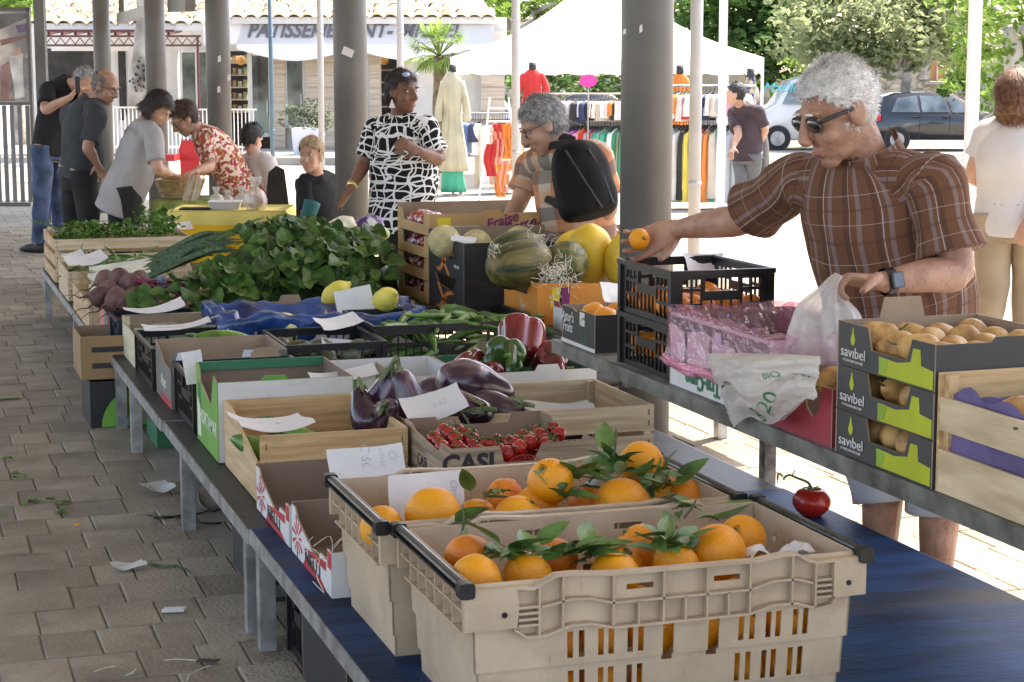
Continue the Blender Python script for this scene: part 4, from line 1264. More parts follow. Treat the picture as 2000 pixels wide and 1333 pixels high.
# white carton and pepper carton
t = carton('carton', 'empty white carton beside the bright green one', 1.475, 1.865, 6.2, 6.66, TT, .553, m_white, m_white)
b = MB(); b.box((1.655, 6.21, TT + .01), (1.66, 6.65, .54)); b.build('divider', m_card, t)
paper('narrow white sign laid over the empty white carton', yp(670, 733, 6.2), .24, .075, .1, .35, -.08, .15, [('1,50', .6, .5, .03)])
t = carton('carton', 'white and green carton of red and green peppers', 1.875, 2.37, 6.2, 6.66, TT, .55, m_white, m_grnd, f=lambda w, h: tab(w, h, .022, .62, .1), r=lambda w, h: [(0, 0), (w, 0), (w, h * 1.05), (0, h)])
b = MB(); b.box((2.05, 6.63, .5), (2.2, 6.635, .6)); b.build('flap', m_card, t)
b = MB(); b.prism([(0, 0), (.44, 0), (.44, .19), (0, .2)], (1.882, 6.21, TT + .01), (0, 1, 0), (0, 0, 1), (1, 0, 0), .003); b.build('lining', m_card, t)
def pepper(label, p, m, rot, s):
    o = thing('pepper', label, 'pepper', p, 'peppers in the white and green carton')
    me = revo('body', [(-.05, .012), (-.054, .03), (-.04, .048), (.0, .056), (.04, .058), (.055, .045), (.05, .02), (.04, .006)], m, 40, lob=R.choice((3, 4, 4)), nz=.006, nf=9, groove=.24, seed=R.random())
    put(me, 'body', o, p, rot, s)
    b = MB(); b.tube([(0, 0, .038), (.002, .002, .06), (.008, .003, .085)], .008, 8, 3, .006); b.ell((0, 0, .043), (.018, .018, .005), 10, 5)
    put(b.mesh('stalk', m_bean, True), 'stalk', o, p, rot, s)
pepper('big green pepper with its stalk towards the viewer', yp(982, 700, 6.33), m_pepg, (1.35, 0, -.2), 1.32)
pepper('tall dark red pepper standing behind the green one', yp(1015, 668, 6.5), m_pepr, (-.5, .5, .3), 1.45)
pepper('dark red pepper at the left of the green one', yp(915, 718, 6.38), m_pepr, (1.0, .8, 0), 1.0)
pepper('dark red pepper at the right end of the carton', yp(1070, 705, 6.36), m_pepr, (.9, -.5, .5), 1.05)
pepper('dark red pepper low between the green one and the right one', yp(1080, 725, 6.3), m_pepr, (1.4, .3, 1.), .9)
pepper('flat red pepper low in front of the green one', yp(950, 735, 6.28), m_pepr, (1.5, .2, .4), .95)
# ------------------------------------------------------------------ leafy vegetables at the far end
def beet_bunch():
    t = thing('beetroot_bunch', 'bunch of dusty beetroots with crimson stalks and blue bands', 'beetroot', (1.05, 9.2, .48))
    bm_ = [revo('beetroot', [(-.075, .004), (-.055, .012), (-.045, .03), (-.01, .055), (.03, .052), (.05, .028), (.055, .012)], m_beet, 18, nz=.006, nf=14, seed=k) for k in range(3)]
    b = MB(); b.tube([(0, 0, -.07), (.012, 0, -.1), (.0, .004, -.14), (.012, 0, -.19)], .005, 6, 4, .001)
    tail = b.mesh('root_tail', m_beet, True)
    for k, (px, py, Y, s) in enumerate(((232, 548, 9.25, 1.1), (212, 575, 9.12, 1.15), (255, 560, 9.12, 1.1), (205, 548, 9.35, .95), (262, 580, 9.02, 1.0), (228, 585, 9.02, 1.05), (195, 580, 9.08, .95), (247, 590, 8.98, .9), (272, 550, 9.2, .95))):
        p = yp(px, py, Y); rot = (R.uniform(-.3, .3), 1.57 + R.uniform(-.5, .3), R.uniform(-.4, .4))
        o = put(bm_[k % 3], 'beetroot', t, p, rot, s)
        put(tail, 'root_tail', o, p, rot, s)
    for k in range(26):
        a = yp(R.uniform(262, 285), R.uniform(545, 592), 9.1 + R.uniform(-.1, .15))
        e = yp(R.uniform(345, 385), R.uniform(555, 590), 9.1 + R.uniform(-.1, .15))
        b = MB(); b.tube([a, (a + e) / 2 + V((0, 0, .01)), e], .006, 6, 3, .005); b.build('stalk', m_beetst, t, True)
    for px, py in ((313, 552), (303, 577)):
        p = yp(px, py, 9.05); b = MB()
        for q in range(2):
            b.loft([(p + V((math.cos(a) * .012 + q * .012, math.cos(a + 1) * .01, math.sin(a) * .034)), .004, .004) for a in [i * .6283 for i in range(11)]], 6, 1, (1, 0, 0), False)
        b.build('band', mat('blue_rubber', (.2, .27, .42), .5, .1), t, True)
    return t


beet_bunch()
cl = [leaf_mesh('leaf', .2, .13, m_chard, .5, .25, 3, 8, 1.3, wav=.006), leaf_mesh('leaf', .16, .11, m_chard, .8, .4, 3, 8, 1.3, wav=.005), leaf_mesh('leaf', .18, .115, m_chardl, .4, .3, 3, 8, 1.4, wav=.008), leaf_mesh('leaf', .14, .08, m_chard, 1.0, .6, 3, 8, 1.4, wav=.004)]


def leaf_heap(label, name, pts, n, lm, size=(.8, 1.2), cat='leaves', group=None, hang=.9, ux=.0):
    """leaves lying shingled on a slope: pts = four corners (bottom-left, bottom-right, top-right, top-left)"""
    A_, B_, C_, D_ = [V(p) for p in pts]
    t = thing(name, label, cat, (A_ + B_) / 2, group)
    for k in range(n):
        u, v = R.random(), R.random() ** .85
        p = (A_ * (1 - u) + B_ * u) * (1 - v) + (D_ * (1 - u) + C_ * u) * v
        bulge = .06 * math.sin(math.pi * u) + .07 * math.sin(math.pi * v)
        p += V((0, -bulge, bulge * .8)) + V((R.uniform(-.03, .03), R.uniform(-.03, .03), R.uniform(-.02, .03)))
        dn = ((A_ + B_) / 2 - (C_ + D_) / 2).normalized()
        d = (dn * hang + V((R.uniform(-.8, .8) + ux, R.uniform(-.5, .15), R.uniform(-.35, .5)))).normalized()
        up = V((R.uniform(-.5, .5), -.8 + R.uniform(-.4, .4), .75))
        x = d.cross(up).normalized(); z = x.cross(d)
        e = Matrix((x, d, z)).transposed().to_euler()
        put(R.choice(lm), 'leaf', t, p, e, R.uniform(*size))
    return t


for k in range(5):
    x0, x1 = 1.62 + k * .14, 1.62 + (k + 1) * .14 + .02
    leaf_heap(['bunch of dark chard leaves next to the leek tops', 'bunch of dark chard leaves left of the middle of the heap', 'bunch of dark chard leaves in the middle of the heap', 'bunch of dark chard leaves right of the middle of the heap', 'bunch of dark chard leaves against the strawberry cartons'][k],
              'chard_bunch', [(x0 - .1, 9.0, .5), (x1 - .05, 8.95, .5), (x1 + .12, 9.75, .77 + .03 * math.sin(k * 1.3)), (x0 + .1, 9.8, .78 + .05 * math.sin(k))], 58, cl + [cl[2]], (.45, .95), 'chard', 'chard bunches heaped on the table')
# the dark core of the heap and the stalks on its top
b = MB(); b.ell((2.03, 9.75, .45), (.5, .55, .3), 18, 10, fn=lambda p, d: p * (1 + .15 * NZ.noise(d * 3)))
core = thing('chard_stalk_heap', 'tied chard stalks under the heap of dark leaves', 'chard', (2.03, 9.7, .33)); b.build('packed_leaves', m_chard, core, True)
for k in range(12):
    a = yp(R.uniform(505, 590), R.uniform(425, 470), 9.75); e = a + V((R.uniform(-.3, -.1), R.uniform(-.1, .1), R.uniform(-.12, -.03)))
    b = MB(); b.tube([a, (a + e) / 2 + V((0, 0, .015)), e], .007, 6, 3, .004); b.build('stalk', m_bean, core, True)
leaf_heap('limp green beet leaves spread beside the leek tops', 'beet_leaves', [yp(380, 605, 8.85), yp(470, 600, 8.85), yp(470, 525, 9.3), yp(365, 535, 9.3)], 40, [cl[2], cl[2], cl[1]], (.6, .95), 'leaves', ux=.5)
leaf_heap('flat beet leaves lying under the crimson stalks', 'beet_leaves', [yp(250, 608, 8.8), yp(390, 612, 8.75), yp(400, 580, 9.0), yp(250, 600, 9.0)], 16, [cl[0], cl[2]], (.5, .8), 'leaves', ux=.5)


def strip(b, pts, w, fold=.25, mi=0):
    P = [V(p[:3]) for p in catmull([tuple(p) for p in pts], 5)]
    n = len(P); rows = []
    for i, p in enumerate(P):
        t = (P[min(i + 1, n - 1)] - P[max(i - 1, 0)]).normalized()
        x = t.cross(V((0, -.5, 1))).normalized(); z = x.cross(t)
        ww = w * (1 - (i / (n - 1)) ** 3 * .9)
        rows.append([b.vert(p + x * s * ww + z * abs(s) * ww * fold * 2) for s in (-1, -.5, 0, .5, 1)])
    for r0, r1 in zip(rows, rows[1:]):
        for k in range(4): b.face((r0[k], r0[k + 1], r1[k + 1], r1[k]))


LK = ['leek lying nearest the viewer', 'leek second from the viewer', 'leek in the middle of the crate', 'leek behind the middle one', 'leek at the back of the crate', 'leek on top of the others', 'short leek beside the crate wall']
for k in range(7):
    Y = 9.55 + k * .11
    a = yp(180 + R.uniform(-8, 12), 572 - k * 7, Y); a.z = max(a.z, .42)
    m1 = yp(300 + R.uniform(-10, 10), 548 - k * 6, Y)
    o = thing('leek', LK[k] + ' beside the beetroots', 'leek', a, 'leeks in the wooden crate')
    b = MB(); b.tube([a, (a + m1) / 2, m1], .024, 12, 3, .026); b.build('shaft', m_leekw, o, True)
    b = MB()
    for q in range(14):
        b.tube([a, a + V((-.03, R.uniform(-.03, .03), R.uniform(-.03, .03))), a + V((R.uniform(-.07, -.03), R.uniform(-.05, .05), R.uniform(-.05, .04)))], .0012, 4, 2)
    b.build('root', mat('dry_root', (.36, .26, .13), .9, .3, 30), o)
    for q in range(4):
        e = yp(440 + R.uniform(-30, 45), 492 - k * 5 + R.uniform(-14, 12), Y + R.uniform(-.1, .1))
        b = MB(); strip(b, [m1 - (m1 - a) * .1, m1 + (e - m1) * .3 + V((0, 0, .02)), m1 + (e - m1) * .7 + V((0, 0, .03)), e], .026, .3)
        b.build('leaf', m_leek, o, True, fix=False)
wood_crate('wooden_crate', 'earthy wooden crate holding the leeks', .865, 1.5, 9.45, 10.35, TT, .475, slats=((.05, .5), (.6, 1.)), mx=m_woodpale, my=m_woody)
wood_crate('wooden_crate', 'low wooden crate of thin green beans behind the leeks', .868, 1.42, 10.7, 11.35, TT, .5, slats=((.05, .45), (.6, 1.)), mx=m_woodpale, my=m_woodpale)
gb = revo('bean', [(0, .001), (.02, .004), (.07, .0045), (.12, .004), (.14, .001)], m_bean, 6, bend=1.5)
for k in range(120):
    o = put(gb, 'green_bean', None, (R.uniform(1.0, 1.36), R.uniform(10.78, 11.28), .495 + R.uniform(-.02, .05)), (-1.5 + R.uniform(-.4, .4), R.uniform(0, 3), R.uniform(0, 6)), R.uniform(1.1, 1.6))
    tag(o, 'thin green bean in the low wooden crate behind the leeks', 'green bean', 'thin green beans in the low crate')
paper('curled paper sign on the corner of the green bean crate', yp(140, 500, 10.9), .16, .11, .4, .3, .1, .5)
paper('paper sign on the front board of the green bean crate', yp(165, 510, 10.7), .24, .12, .3, .45, -.15, .4)
wood_crate('wooden_crate', 'farthest wooden crate, filled with parsley and dill', .872, 1.72, 11.7, 12.55, TT, .6, slats=((.02, .28), (.4, .64), (.76, 1.)), side=((.02, .28), (.4, .64), (.76, 1.)), mx=m_woodpale, my=m_woody)
pl_ = [leaf_mesh('leaf', .05, .035, m_parsley, .4, .5, 1, 3, 1.2), leaf_mesh('leaf', .04, .03, m_parsley, .2, .3, 1, 3, 1.2)]
for label, x0, x1, h, n in (('bright parsley bunch at the left end of the farthest crate', .95, 1.2, .05, 110), ('parsley bunch in the middle of the farthest crate', 1.12, 1.38, .05, 90), ('tall dark dill bunch at the right end of the farthest crate', 1.4, 1.66, .14, 150)):
    t = thing('herb_bunch', label, 'herbs', ((x0 + x1) / 2, 12, .55), 'herb bunches in the farthest crate')
    b = MB()
    for k in range(n):
        u = R.random(); p = V((x0 + (x1 - x0) * u, R.uniform(11.8, 12.3), .6 + R.uniform(-.06, h) * math.sin(math.pi * (.15 + .7 * u)) ** .5))
        for q in range(4):
            put(R.choice(pl_), 'leaf', t, p + V((R.uniform(-.03, .03), R.uniform(-.03, .03), R.uniform(-.02, .03))), (R.uniform(-.4, 1.2), R.uniform(-.8, .8), R.uniform(0, 6.3)), R.uniform(.7, 1.2)) if k < 70 else None
        b.tube([p + V((0, 0, -.05)), p], .0015, 4, 1)
    tag(b.build('stems', m_parsley, t), kind='stuff')
paper('white paper on the far right corner of the parsley crate', yp(345, 440, 12.3), .2, .13, .1, .3, .2, .4)
t = thing('leek_leaf', 'single long leek leaf sticking out over the farthest crate', 'leaf', yp(100, 440, 11.9))
b = MB(); strip(b, [yp(120, 458, 11.9), yp(95, 442, 11.9), yp(75, 436, 11.9), yp(60, 433, 11.9)], .02); b.build('blade', m_leek, t, True, fix=False)
# cauliflower, salad bag behind the chard
tag(MB().build if False else put(revo('cauliflower', sph(.085, .8, 8), mat('cauliflower', (.72, .68, .52), .7, .15, 12, .8, 40), 22, nz=.02, nf=22), 'cauliflower', None, yp(672, 445, 10.2)), 'pale cauliflower showing behind the chard heap', 'cauliflower')
o = thing('salad_bag', 'purple and white printed salad bag behind the chard heap', 'bag', yp(722, 440, 10.2))
b = MB(); b.ell(yp(722, 440, 10.2), (.085, .06, .06), 20, 12, fn=lambda p, d: p * (1 + .25 * NZ.noise(d * 4))); b.build('bag', mat('salad_bag', (.13, .04, .22), .3, .3, 9, .5, 30, col2=(.75, .75, .78), thr=(.5, .6)), o, True)
tag(put(revo('cabbage', sph(.075, .6, 8), mat('pale_green_cabbage', (.32, .5, .1), .5, .2, 12, .5, 30), 20, nz=.012, nf=12), 'cabbage', None, yp(735, 456, 10.05)), 'pale green salad heart below the purple bag', 'salad')

# ------------------------------------------------------------------ strawberry trays, melon cartons, squash carton
m_kraft = mat('orange_kraft_carton', (.5, .31, .13), .75, .14, 5, .08, 80)
m_violet = mat('violet_print', (.2, .02, .12), .6, .1)
m_yellow = mat('yellow_label', (.75, .58, .03), .6, .06)
m_label = mat('pale_label', (.68, .74, .82), .6, .06)
m_punnet = mat('strawberries_under_film', (.5, .03, .03), .2, .4, 40, .8, 50, col2=(.8, .7, .7), coat=.6, thr=(.5, .62))
sx0, sx1, sy0, sy1 = 2.52, 3.17, 8.96, 9.6
order = ['lowest', 'second lowest', 'second highest', 'highest']
for k in range(4):
    z0 = BT + k * .1165
    t = carton('strawberry_tray', order[k] + ' strawberry tray in the stack behind the chard', sx0, sx1, sy0, sy1, z0, z0 + .112, m_kraft, m_card,
               f=lambda w, h: tab(w, h, .016, .5, .08) if k == 3 else flat(w, h), l=lambda w, h: dip(w, h, .06, .16, .03), r=lambda w, h: dip(w, h, .06, .16, .03), bk=lambda w, h: flat(w, h + (.02 if k == 3 else 0)), group='stacked strawberry trays')
    decal(t, [(.04, .055), (.11, .055), (.11, .092), (.04, .092)], (sx0, sy0, z0), (1, 0, 0), (0, -1, 0), m_yellow, 'yellow_label')
    decal(t, [(.04, .004), (.26, .004), (.26, .048), (.04, .048)], (sx0, sy0, z0), (1, 0, 0), (0, -1, 0), m_label, 'white_label')
    decal(t, [(.2, .03), (.25, .03), (.25, .042), (.2, .042)], (sx0, sy0 - .001, z0), (1, 0, 0), (0, -1, 0), m_grnd, 'green_mark')
    if k == 3:
        text('Fraise', .075, (sx0 + .38, sy0 - .003, z0 + .07), (1, 0, .28), (-.28, 0, 1), m_violet, t, shear=.3, bold=.002)
        text('Corse', .075, (sx0 + .47, sy0 - .003, z0 + .042), (1, 0, .28), (-.28, 0, 1), m_violet, t, shear=.3, bold=.002)
        decal(t, [(.57, .005), (.6, .0), (.635, .02), (.64, .05), (.6, .062), (.565, .05), (.56, .025)], (sx0, sy0, z0), (1, 0, 0), (0, -1, 0), mat('strawberry_print', (.6, .05, .03), .6, .3, 60), 'strawberry_print')
        decal(t, [(.575, .055), (.59, .062), (.6, .09), (.607, .064), (.63, .078), (.625, .052), (.6, .058)], (sx0, sy0 - .001, z0), (1, 0, 0), (0, -1, 0), m_grnd, 'leaf_print')
    for q in range(3):
        c = V((sx0 + .1 + .0, sy0 + .12 + q * .2, z0 + .055))
        b = MB(); b.ell(c, (.085, .085, .045), 14, 8, fn=lambda p, d: p * (1 + .12 * NZ.noise(d * 5 + c)))
        tag(b.build('strawberry_punnet', m_punnet, None, True), 'film wrapped strawberries in the %s strawberry tray' % order[k], 'strawberries', 'wrapped strawberries')
# more strawberry punnets in a tray further right
t = carton('strawberry_tray', 'open strawberry tray in front of the man with the backpack', 3.22, 3.85, 9.0, 9.6, .62, .78, m_kraft, m_card, f=lambda w, h: tab(w, h, .02, .35, .12))
carton('carton', 'brown carton under the open strawberry tray', 3.2, 3.85, 8.95, 9.62, .33, .615, m_card, m_card)
for q in range(3):
    c = V((3.34 + q * .19, 9.15, .785)); b = MB(); b.ell(c, (.085, .09, .035), 14, 8, fn=lambda p, d: p * (1 + .15 * NZ.noise(d * 5 + c)))
    tag(b.build('strawberry_punnet', m_punnet, None, True), 'film wrapped strawberries in the open tray near the backpack', 'strawberries', 'wrapped strawberries near the backpack')
m_bcart = mat('black_carton', (.022, .022, .024), .55, .2, 6)
m_xo = mat('orange_print', (.55, .17, .03), .6, .1)
mx0, mx1, my0, my1 = 2.5, 3.12, 8.3, 8.92
for k in range(2):
    z0 = BT + k * .187
    t = carton('melon_carton', ['lower', 'upper'][k] + ' black melon carton with the orange cross stroke', mx0, mx1, my0, my1, z0, z0 + .184, m_bcart, m_card,
               l=lambda w, h: [(0, 0), (w, 0), (w, h * 1.15), (w * .84, h * 1.15), (w * .72, h * .92), (w * .34, h * .78), (w * .24, h), (0, h)] if k else [(0, 0), (w, 0), (w, h), (w * .8, h), (w * .7, h * .75), (w * .3, h * .65), (w * .2, h), (0, h)], bk=lambda w, h: flat(w, h * (1.15 if k else 1)), group='black melon cartons')
    # sweeping cross logo on the left wall
    d = .61
    for pts in ([(.42, .15), (.46, .15), (.28, .01), (.23, .005)], [(.15, .115), (.22, .125), (.3, .115), (.36, .07), (.43, .03), (.47, .035), (.46, .02), (.4, .015), (.33, .055), (.28, .095), (.22, .108)]):
        decal(t, [(a, c * .95) for a, c in pts], (mx0, my0 + .005, z0), (0, 1, 0), (-1, 0, 0), m_xo, 'logo')
    text('PRILOUS', .022, (mx0 - .002, my0 + .12, z0 + .06), (0, -1, 0), (0, 0, 1), m_white, t)
melm = revo('melon', sph(.08, 1., 9), mat('netted_melon', (.5, .44, .22), .7, .2, 18, .7, 60), 22, nz=.003, nf=14)
for k, (px, py, Y) in enumerate(((868, 472, 8.55), (1015, 473, 8.62), (930, 480, 8.7))):
    tag(put(melm, 'melon', None, yp(px, py, Y), (.3, .2, k)), ['netted melon at the open corner of the upper black carton', 'netted melon at the right end of the upper black carton', 'netted melon in the middle of the upper black carton'][k], 'melon')
paper('white slip lying on the melon in the upper black carton', yp(905, 468, 8.45), .12, .06, -.5, .5, .2, .1)
m_oc = mat('orange_carton', (.68, .25, .03), .6, .1, 5)
ox0, ox1, oy0, oy1 = 2.66, 3.32, 7.7, 8.18
t = carton('squash_carton', 'bright orange carton holding the striped melons', ox0, ox1, oy0, oy1, .5, .7, m_oc, m_card, l=lambda w, h: [(0, 0), (w, 0), (w, h * 1.05), (w * .8, h * 1.05), (w * .74, h * .62), (w * .3, h * .62), (w * .25, h * .95), (0, h * .95)], f=lambda w, h: [(0, 0), (w, 0), (w, h * .95), (w * .7, h * .9), (w * .58, h * .6), (w * .5, h * .55), (w * .44, h * .9), (0, h * .95)])
for u, mm in ((.06, m_yellow), (.1, m_violet)):
    decal(t, [(u, .08), (u + .05, .085), (u + .055, .17), (u + .01, .165)], (ox0, oy0, .5), (1, 0, 0), (0, -1, 0), mm, 'picture')
text('la', .1, (ox0 - .002, oy0 + .2, .56), (0, -1, 0), (0, 0, 1), m_white, t)
sq = revo('toad_melon', [(-.16, .012), (-.14, .06), (-.08, .098), (0, .11), (.08, .1), (.14, .06), (.165, .012)], m_toado, 26, lob=10, amp=.012, nz=.004, nf=8)
sq2 = revo('toad_melon', [(-.14, .012), (-.12, .065), (-.06, .1), (0, .108), (.07, .095), (.12, .055), (.14, .012)], m_toad, 26, lob=10, amp=.012, nz=.004, nf=8)
tag(put(sq, 'striped_melon', None, yp(1015, 517, 7.86), (0, 1.45, .1)), 'striped green melon with an orange patch, lying lengthwise', 'melon')
tag(put(sq2, 'striped_melon', None, yp(1105, 515, 7.88), (1.35, .1, -.1), .95), 'dark striped melon with its end towards the viewer', 'melon')
tag(put(sq2, 'striped_melon', None, yp(1012, 497, 8.08), (0, 1.5, .2), 1.05), 'dark striped melon behind the one with the orange patch', 'melon')
ym = revo('yellow_melon', [(-.14, .01), (-.12, .06), (-.05, .1), (.02, .108), (.09, .09), (.13, .05), (.15, .012)], m_melon, 26, nz=.003, nf=9)
tag(put(ym, 'yellow_melon', None, yp(1152, 497, 8.0), (.25, -.1, 0), 1.), 'large yellow melon standing beside the striped melons', 'melon')
tag(put(ym, 'yellow_melon', None, yp(1120, 487, 8.2), (0, 1.2, .3), .8), 'yellow melon half hidden behind the large yellow one', 'melon')
tag(put(ym, 'yellow_melon', None, yp(1225, 505, 7.85), (.2, .3, 0), .95), 'yellow melon half hidden by the thickest column', 'melon')
o = thing('straw_wisps', 'tangle of white packing straw on the striped melons', 'straw', yp(1085, 555, 7.72))
b = MB()
for c, n, sp in ((yp(1088, 548, 7.74), 70, .09), (yp(975, 495, 7.85), 26, .06), (yp(1060, 470, 8.0), 14, .08)):
    for k in range(n):
        a = jit(c, sp * .6); q1 = jit(a, sp * .5); q2 = jit(q1, sp * .4); b.tube([a, q1, q2, jit(q2, sp * .4), jit(q2, sp * .6)], .0012, 4, 4)
tag(b.build('strand', m_raffia, o), kind='stuff')
t = carton('carton', 'low red edged carton of russet fruit behind the wide bean crate', 2.7, 3.3, 7.1, 7.6, .5, .595, mat('dark_red_card', (.33, .03, .05), .6, .1), m_card, l=lambda w, h: dip(w, h + .03, .03, .14, .03), f=lambda w, h: tab(w, h, .012, .3, .1))
b = MB(); b.prism(flat(.49, .1), (2.698, 7.105, .5), (0, 1, 0), (0, 0, 1), (-1, 0, 0), .001); b.build('white_side', m_white, t)
kiwi = revo('russet_fruit', sph(.045, 1.2, 8), mat('brown_fruit', (.3, .2, .12), .8, .2, 12, .4, 90), 16)
for k in range(10):
    tag(put(kiwi, 'russet_fruit', None, (2.78 + (k % 5) * .1, 7.2 + (k // 5) * .14, .575), (1.5, R.random(), R.random() * 6)), 'brown russet fruit in the low red edged carton', 'fruit', 'russet fruit in the red edged carton')
paper('white sheet leaning on the yellow melons beside the column', yp(1195, 572, 7.3), .12, .09, .1, 1.1, .3, .1)
# ------------------------------------------------------------------ the raised shelf
t = carton('carton', 'black carton with white script holding orange fruit', 2.135, 2.55, 5.6, 5.92, UU, .825, m_bcart, m_card, l=lambda w, h: [(0, 0), (w, 0), (w, h), (w * .7, h), (w * .55, h * .92), (w * .5, h), (0, h)])
b = MB(); b.box((2.132, 5.6, UU + .0005), (2.1345, 5.92, UU + .012)); b.build('white_edge', m_white, t)
text('Astur\'s', .05, (2.1335, 5.86, .79), (0, -1, 0), (0, 0, 1), m_white, t, sx=.8, shear=.2)
text('Fruits', .05, (2.1335, 5.86, .755), (0, -1, 0), (0, 0, 1), m_white, t, sx=.8, shear=.2)
decal(t, [(.1, .075), (.145, .075), (.145, .12), (.1, .12)], (2.135, 5.6, UU), (0, 1, 0), (-1, 0, 0), m_white, 'barcode_label')
for k in range(16):
    a0, a1 = k * .3927, (k + 1) * .3927
    decal(t, [(.11 + math.cos(a) * r * .7, .06 + math.sin(a) * r) for a, r in ((a0, .04), (a1, .04), (a1, .045), (a0, .045))], (2.135, 5.6, UU), (0, 1, 0), (-1, 0, 0), m_grnd, 'ring')
kak = revo('orange_fruit', sph(.045, .85, 8, .006), mat('bright_orange_fruit', (.8, .3, .03), .4, .12, 6, sss=.1), 20, lob=4, amp=.03)
for k in range(8):
    tag(put(kak, 'orange_fruit', None, (2.2 + (k % 4) * .09, 5.67 + (k // 4) * .12, .805), (R.uniform(-.4, .4), R.uniform(-.4, .4), R.random() * 6)), 'bright orange fruit in the black carton with white script', 'fruit', 'orange fruit in the black script carton')
for k in range(2):
    z0 = UU + k * .166
    lattice_crate('plastic_crate', ['lower', 'upper'][k] + ' of the two stacked black crates of mandarins under the reaching hand', 2.15, 2.47, 5.0, 5.41, z0, z0 + .162, 'stacked black crates')
    b = MB()
    for i in range(20):
        x, y = 2.195 + (i % 4) * .075, 5.04 + (i // 4) * .082
        tag(put(orange_n, 'mandarin', None, (x + R.uniform(-.01, .01), y + R.uniform(-.01, .01), z0 + (.035 if k else .06) + R.uniform(0, .015)), (R.random(), R.random(), R.random() * 6), .75), 'mandarin in the %s stacked black crate' % ['lower', 'upper'][k], 'mandarin', 'mandarins in the %s black crate' % ['lower', 'upper'][k])
paper('white sign draped over the back rim of the upper black crate', yp(1375, 515, 5.4), .15, .07, .05, 1.0, .05, .25)
tag(put(orange_n, 'mandarin', None, (0, 0, -5), (0, 0, 0), .01), 'x', 'x') if False else None
# pink wrapped carton
m_pinkc = mat('pink_print_carton', (.6, .5, .5), .6, .1, 4)
px0, px1, py0, py1, pz = 2.135, 2.53, 4.32, 4.98, .915
t = carton('banana_carton', 'tall carton wrapped in pink film with slotted sides', px0, px1, py0, py1, UU, pz, m_white, m_card, floor=True, th=.006)
for u in (.12, .29, .46):
    decal(t, [(py1 - py0 - u - .008, .075), (py1 - py0 - u + .008, .075), (py1 - py0 - u + .008, .165), (py1 - py0 - u - .008, .165)], (px0, py0, UU), (0, 1, 0), (-1, 0, 0), m_dark, 'slot')
decal(t, [(.0, .19), (.66, .19), (.6, .155), (.5, .165), (.45, .19)] if False else [(0, .165), (.3, .165), (.42, .185), (.55, .165), (.65, .185), (.65, .205), (0, .205)], (px0, py0, UU), (0, 1, 0), (-1, 0, 0), m_grey, 'grey_band')
text('PRODUCE OF', .024, (px0 - .0025, py0 + .2, UU + .178), (0, 1, 0), (0, 0, -1), m_white, t)
text('SOUTH AFRICA', .024, (px0 - .0025, py0 + .2, UU + .197), (0, 1, 0), (0, 0, -1), m_white, t)
text('Tru-Cape', .06, (px0 - .0025, py0 + .42, UU + .035), (0, 1, 0), (0, 0, -1), m_grnd, t, bold=.002)
decal(t, [(.3, .16), (.34, .16), (.34, .195), (.3, .195)], (px0 - .001, py0, UU), (0, 1, 0), (-1, 0, 0), m_label, 'barcode_label')
m_pinkf = thin('pink_film', (.95, .58, .74), .2, .15, .1, .45)
drape('plastic_film', 'shiny pink plastic film round the tall slotted carton', px0, px1, py0, py1, [(.012, .76), (.03, .772), (.012, .79), (.006, .84), (.006, .9), (.008, .925), (-.01, .93), (-.04, .9), (-.06, .85)], m_pinkf, .014, 14., n=200)
m_pinkroll = mat('pink_film_roll', (.7, .22, .36), .2, .25, 20, .9, 40, col2=(.85, .4, .52), coat=.5)
b = MB()
b.loft([((px0 - .012, py1 + .012, .775), .008, .016), ((px0 - .016, py1 - .15, .765), .011, .018), ((px0 - .014, py1 - .3, .772), .009, .014), ((px0 - .01, py0 + .1, .768), .008, .013)], 10, 6, (1, 0, 0), fn=lambda q, th, tt, d: q + d * .006 * NZ.noise(q * 40))
ro = thing('film_roll', 'gathered roll of pink film at the foot of the wrapped carton', 'plastic film', (px0, py1 - .2, .77)); b.build('roll', m_pinkroll, ro, True)
for k in range(10):
    tag(put(kiwi, 'russet_fruit', None, (2.22 + (k % 3) * .11, 4.42 + (k // 3) * .15, .82), (1.5, R.random(), R.random() * 6), 1.1), 'fruit lying deep in the pink wrapped carton', 'fruit', 'fruit in the pink wrapped carton')
# low red carton and the plastic bag on it
t = carton('carton', 'low dark red carton half covered by a white carrier bag', 2.13, 2.53, 3.96, 4.3, UU, .845, mat('dark_red_card', (.33, .03, .05), .6, .1), m_card, l=lambda w, h: [(0, 0), (w, 0), (w, h), (w * .45, h), (w * .4, h * .55), (w * .3, h * .4), (w * .2, h * .55), (w * .15, h), (0, h)])
prm = revo('pear', [(-.045, .006), (-.041, .026), (-.015, .043), (.01, .041), (.035, .03), (.053, .018), (.06, .006)], m_pear, 18, nz=.004, nf=14)
b = MB(); b.tube([(0, 0, .055), (.003, 0, .072), (.01, .002, .085)], .0025, 6, 2); pst = b.mesh('stalk', m_stem, True)


def pear(p, label, group, s=1., rot=None):
    rot = rot or (1.4 + R.uniform(-.3, .3), R.uniform(-.4, .4), R.uniform(0, 6.28))
    o = put(prm, 'pear', None, p, rot, s); tag(o, label, 'pear', group); put(pst, 'stalk', o, p, rot, s)


for k in range(4):
    pear((2.2 + k * .09, 4.1 + .05 * (k % 2), .835), 'pear in the low dark red carton behind the carrier bag', 'pears in the dark red carton')
m_bagw = thin('white_carrier_bag', (.86, .83, .78), .86, .35, .06, .5)
bagp = [yp(1375, 690, 4.62), yp(1600, 695, 3.97), yp(1592, 790, 3.93), yp(1432, 838, 4.4)]
bag = thing('carrier_bag', 'crumpled white carrier bag with green print lying over the red carton', 'bag', (2.12, 4.3, UU))


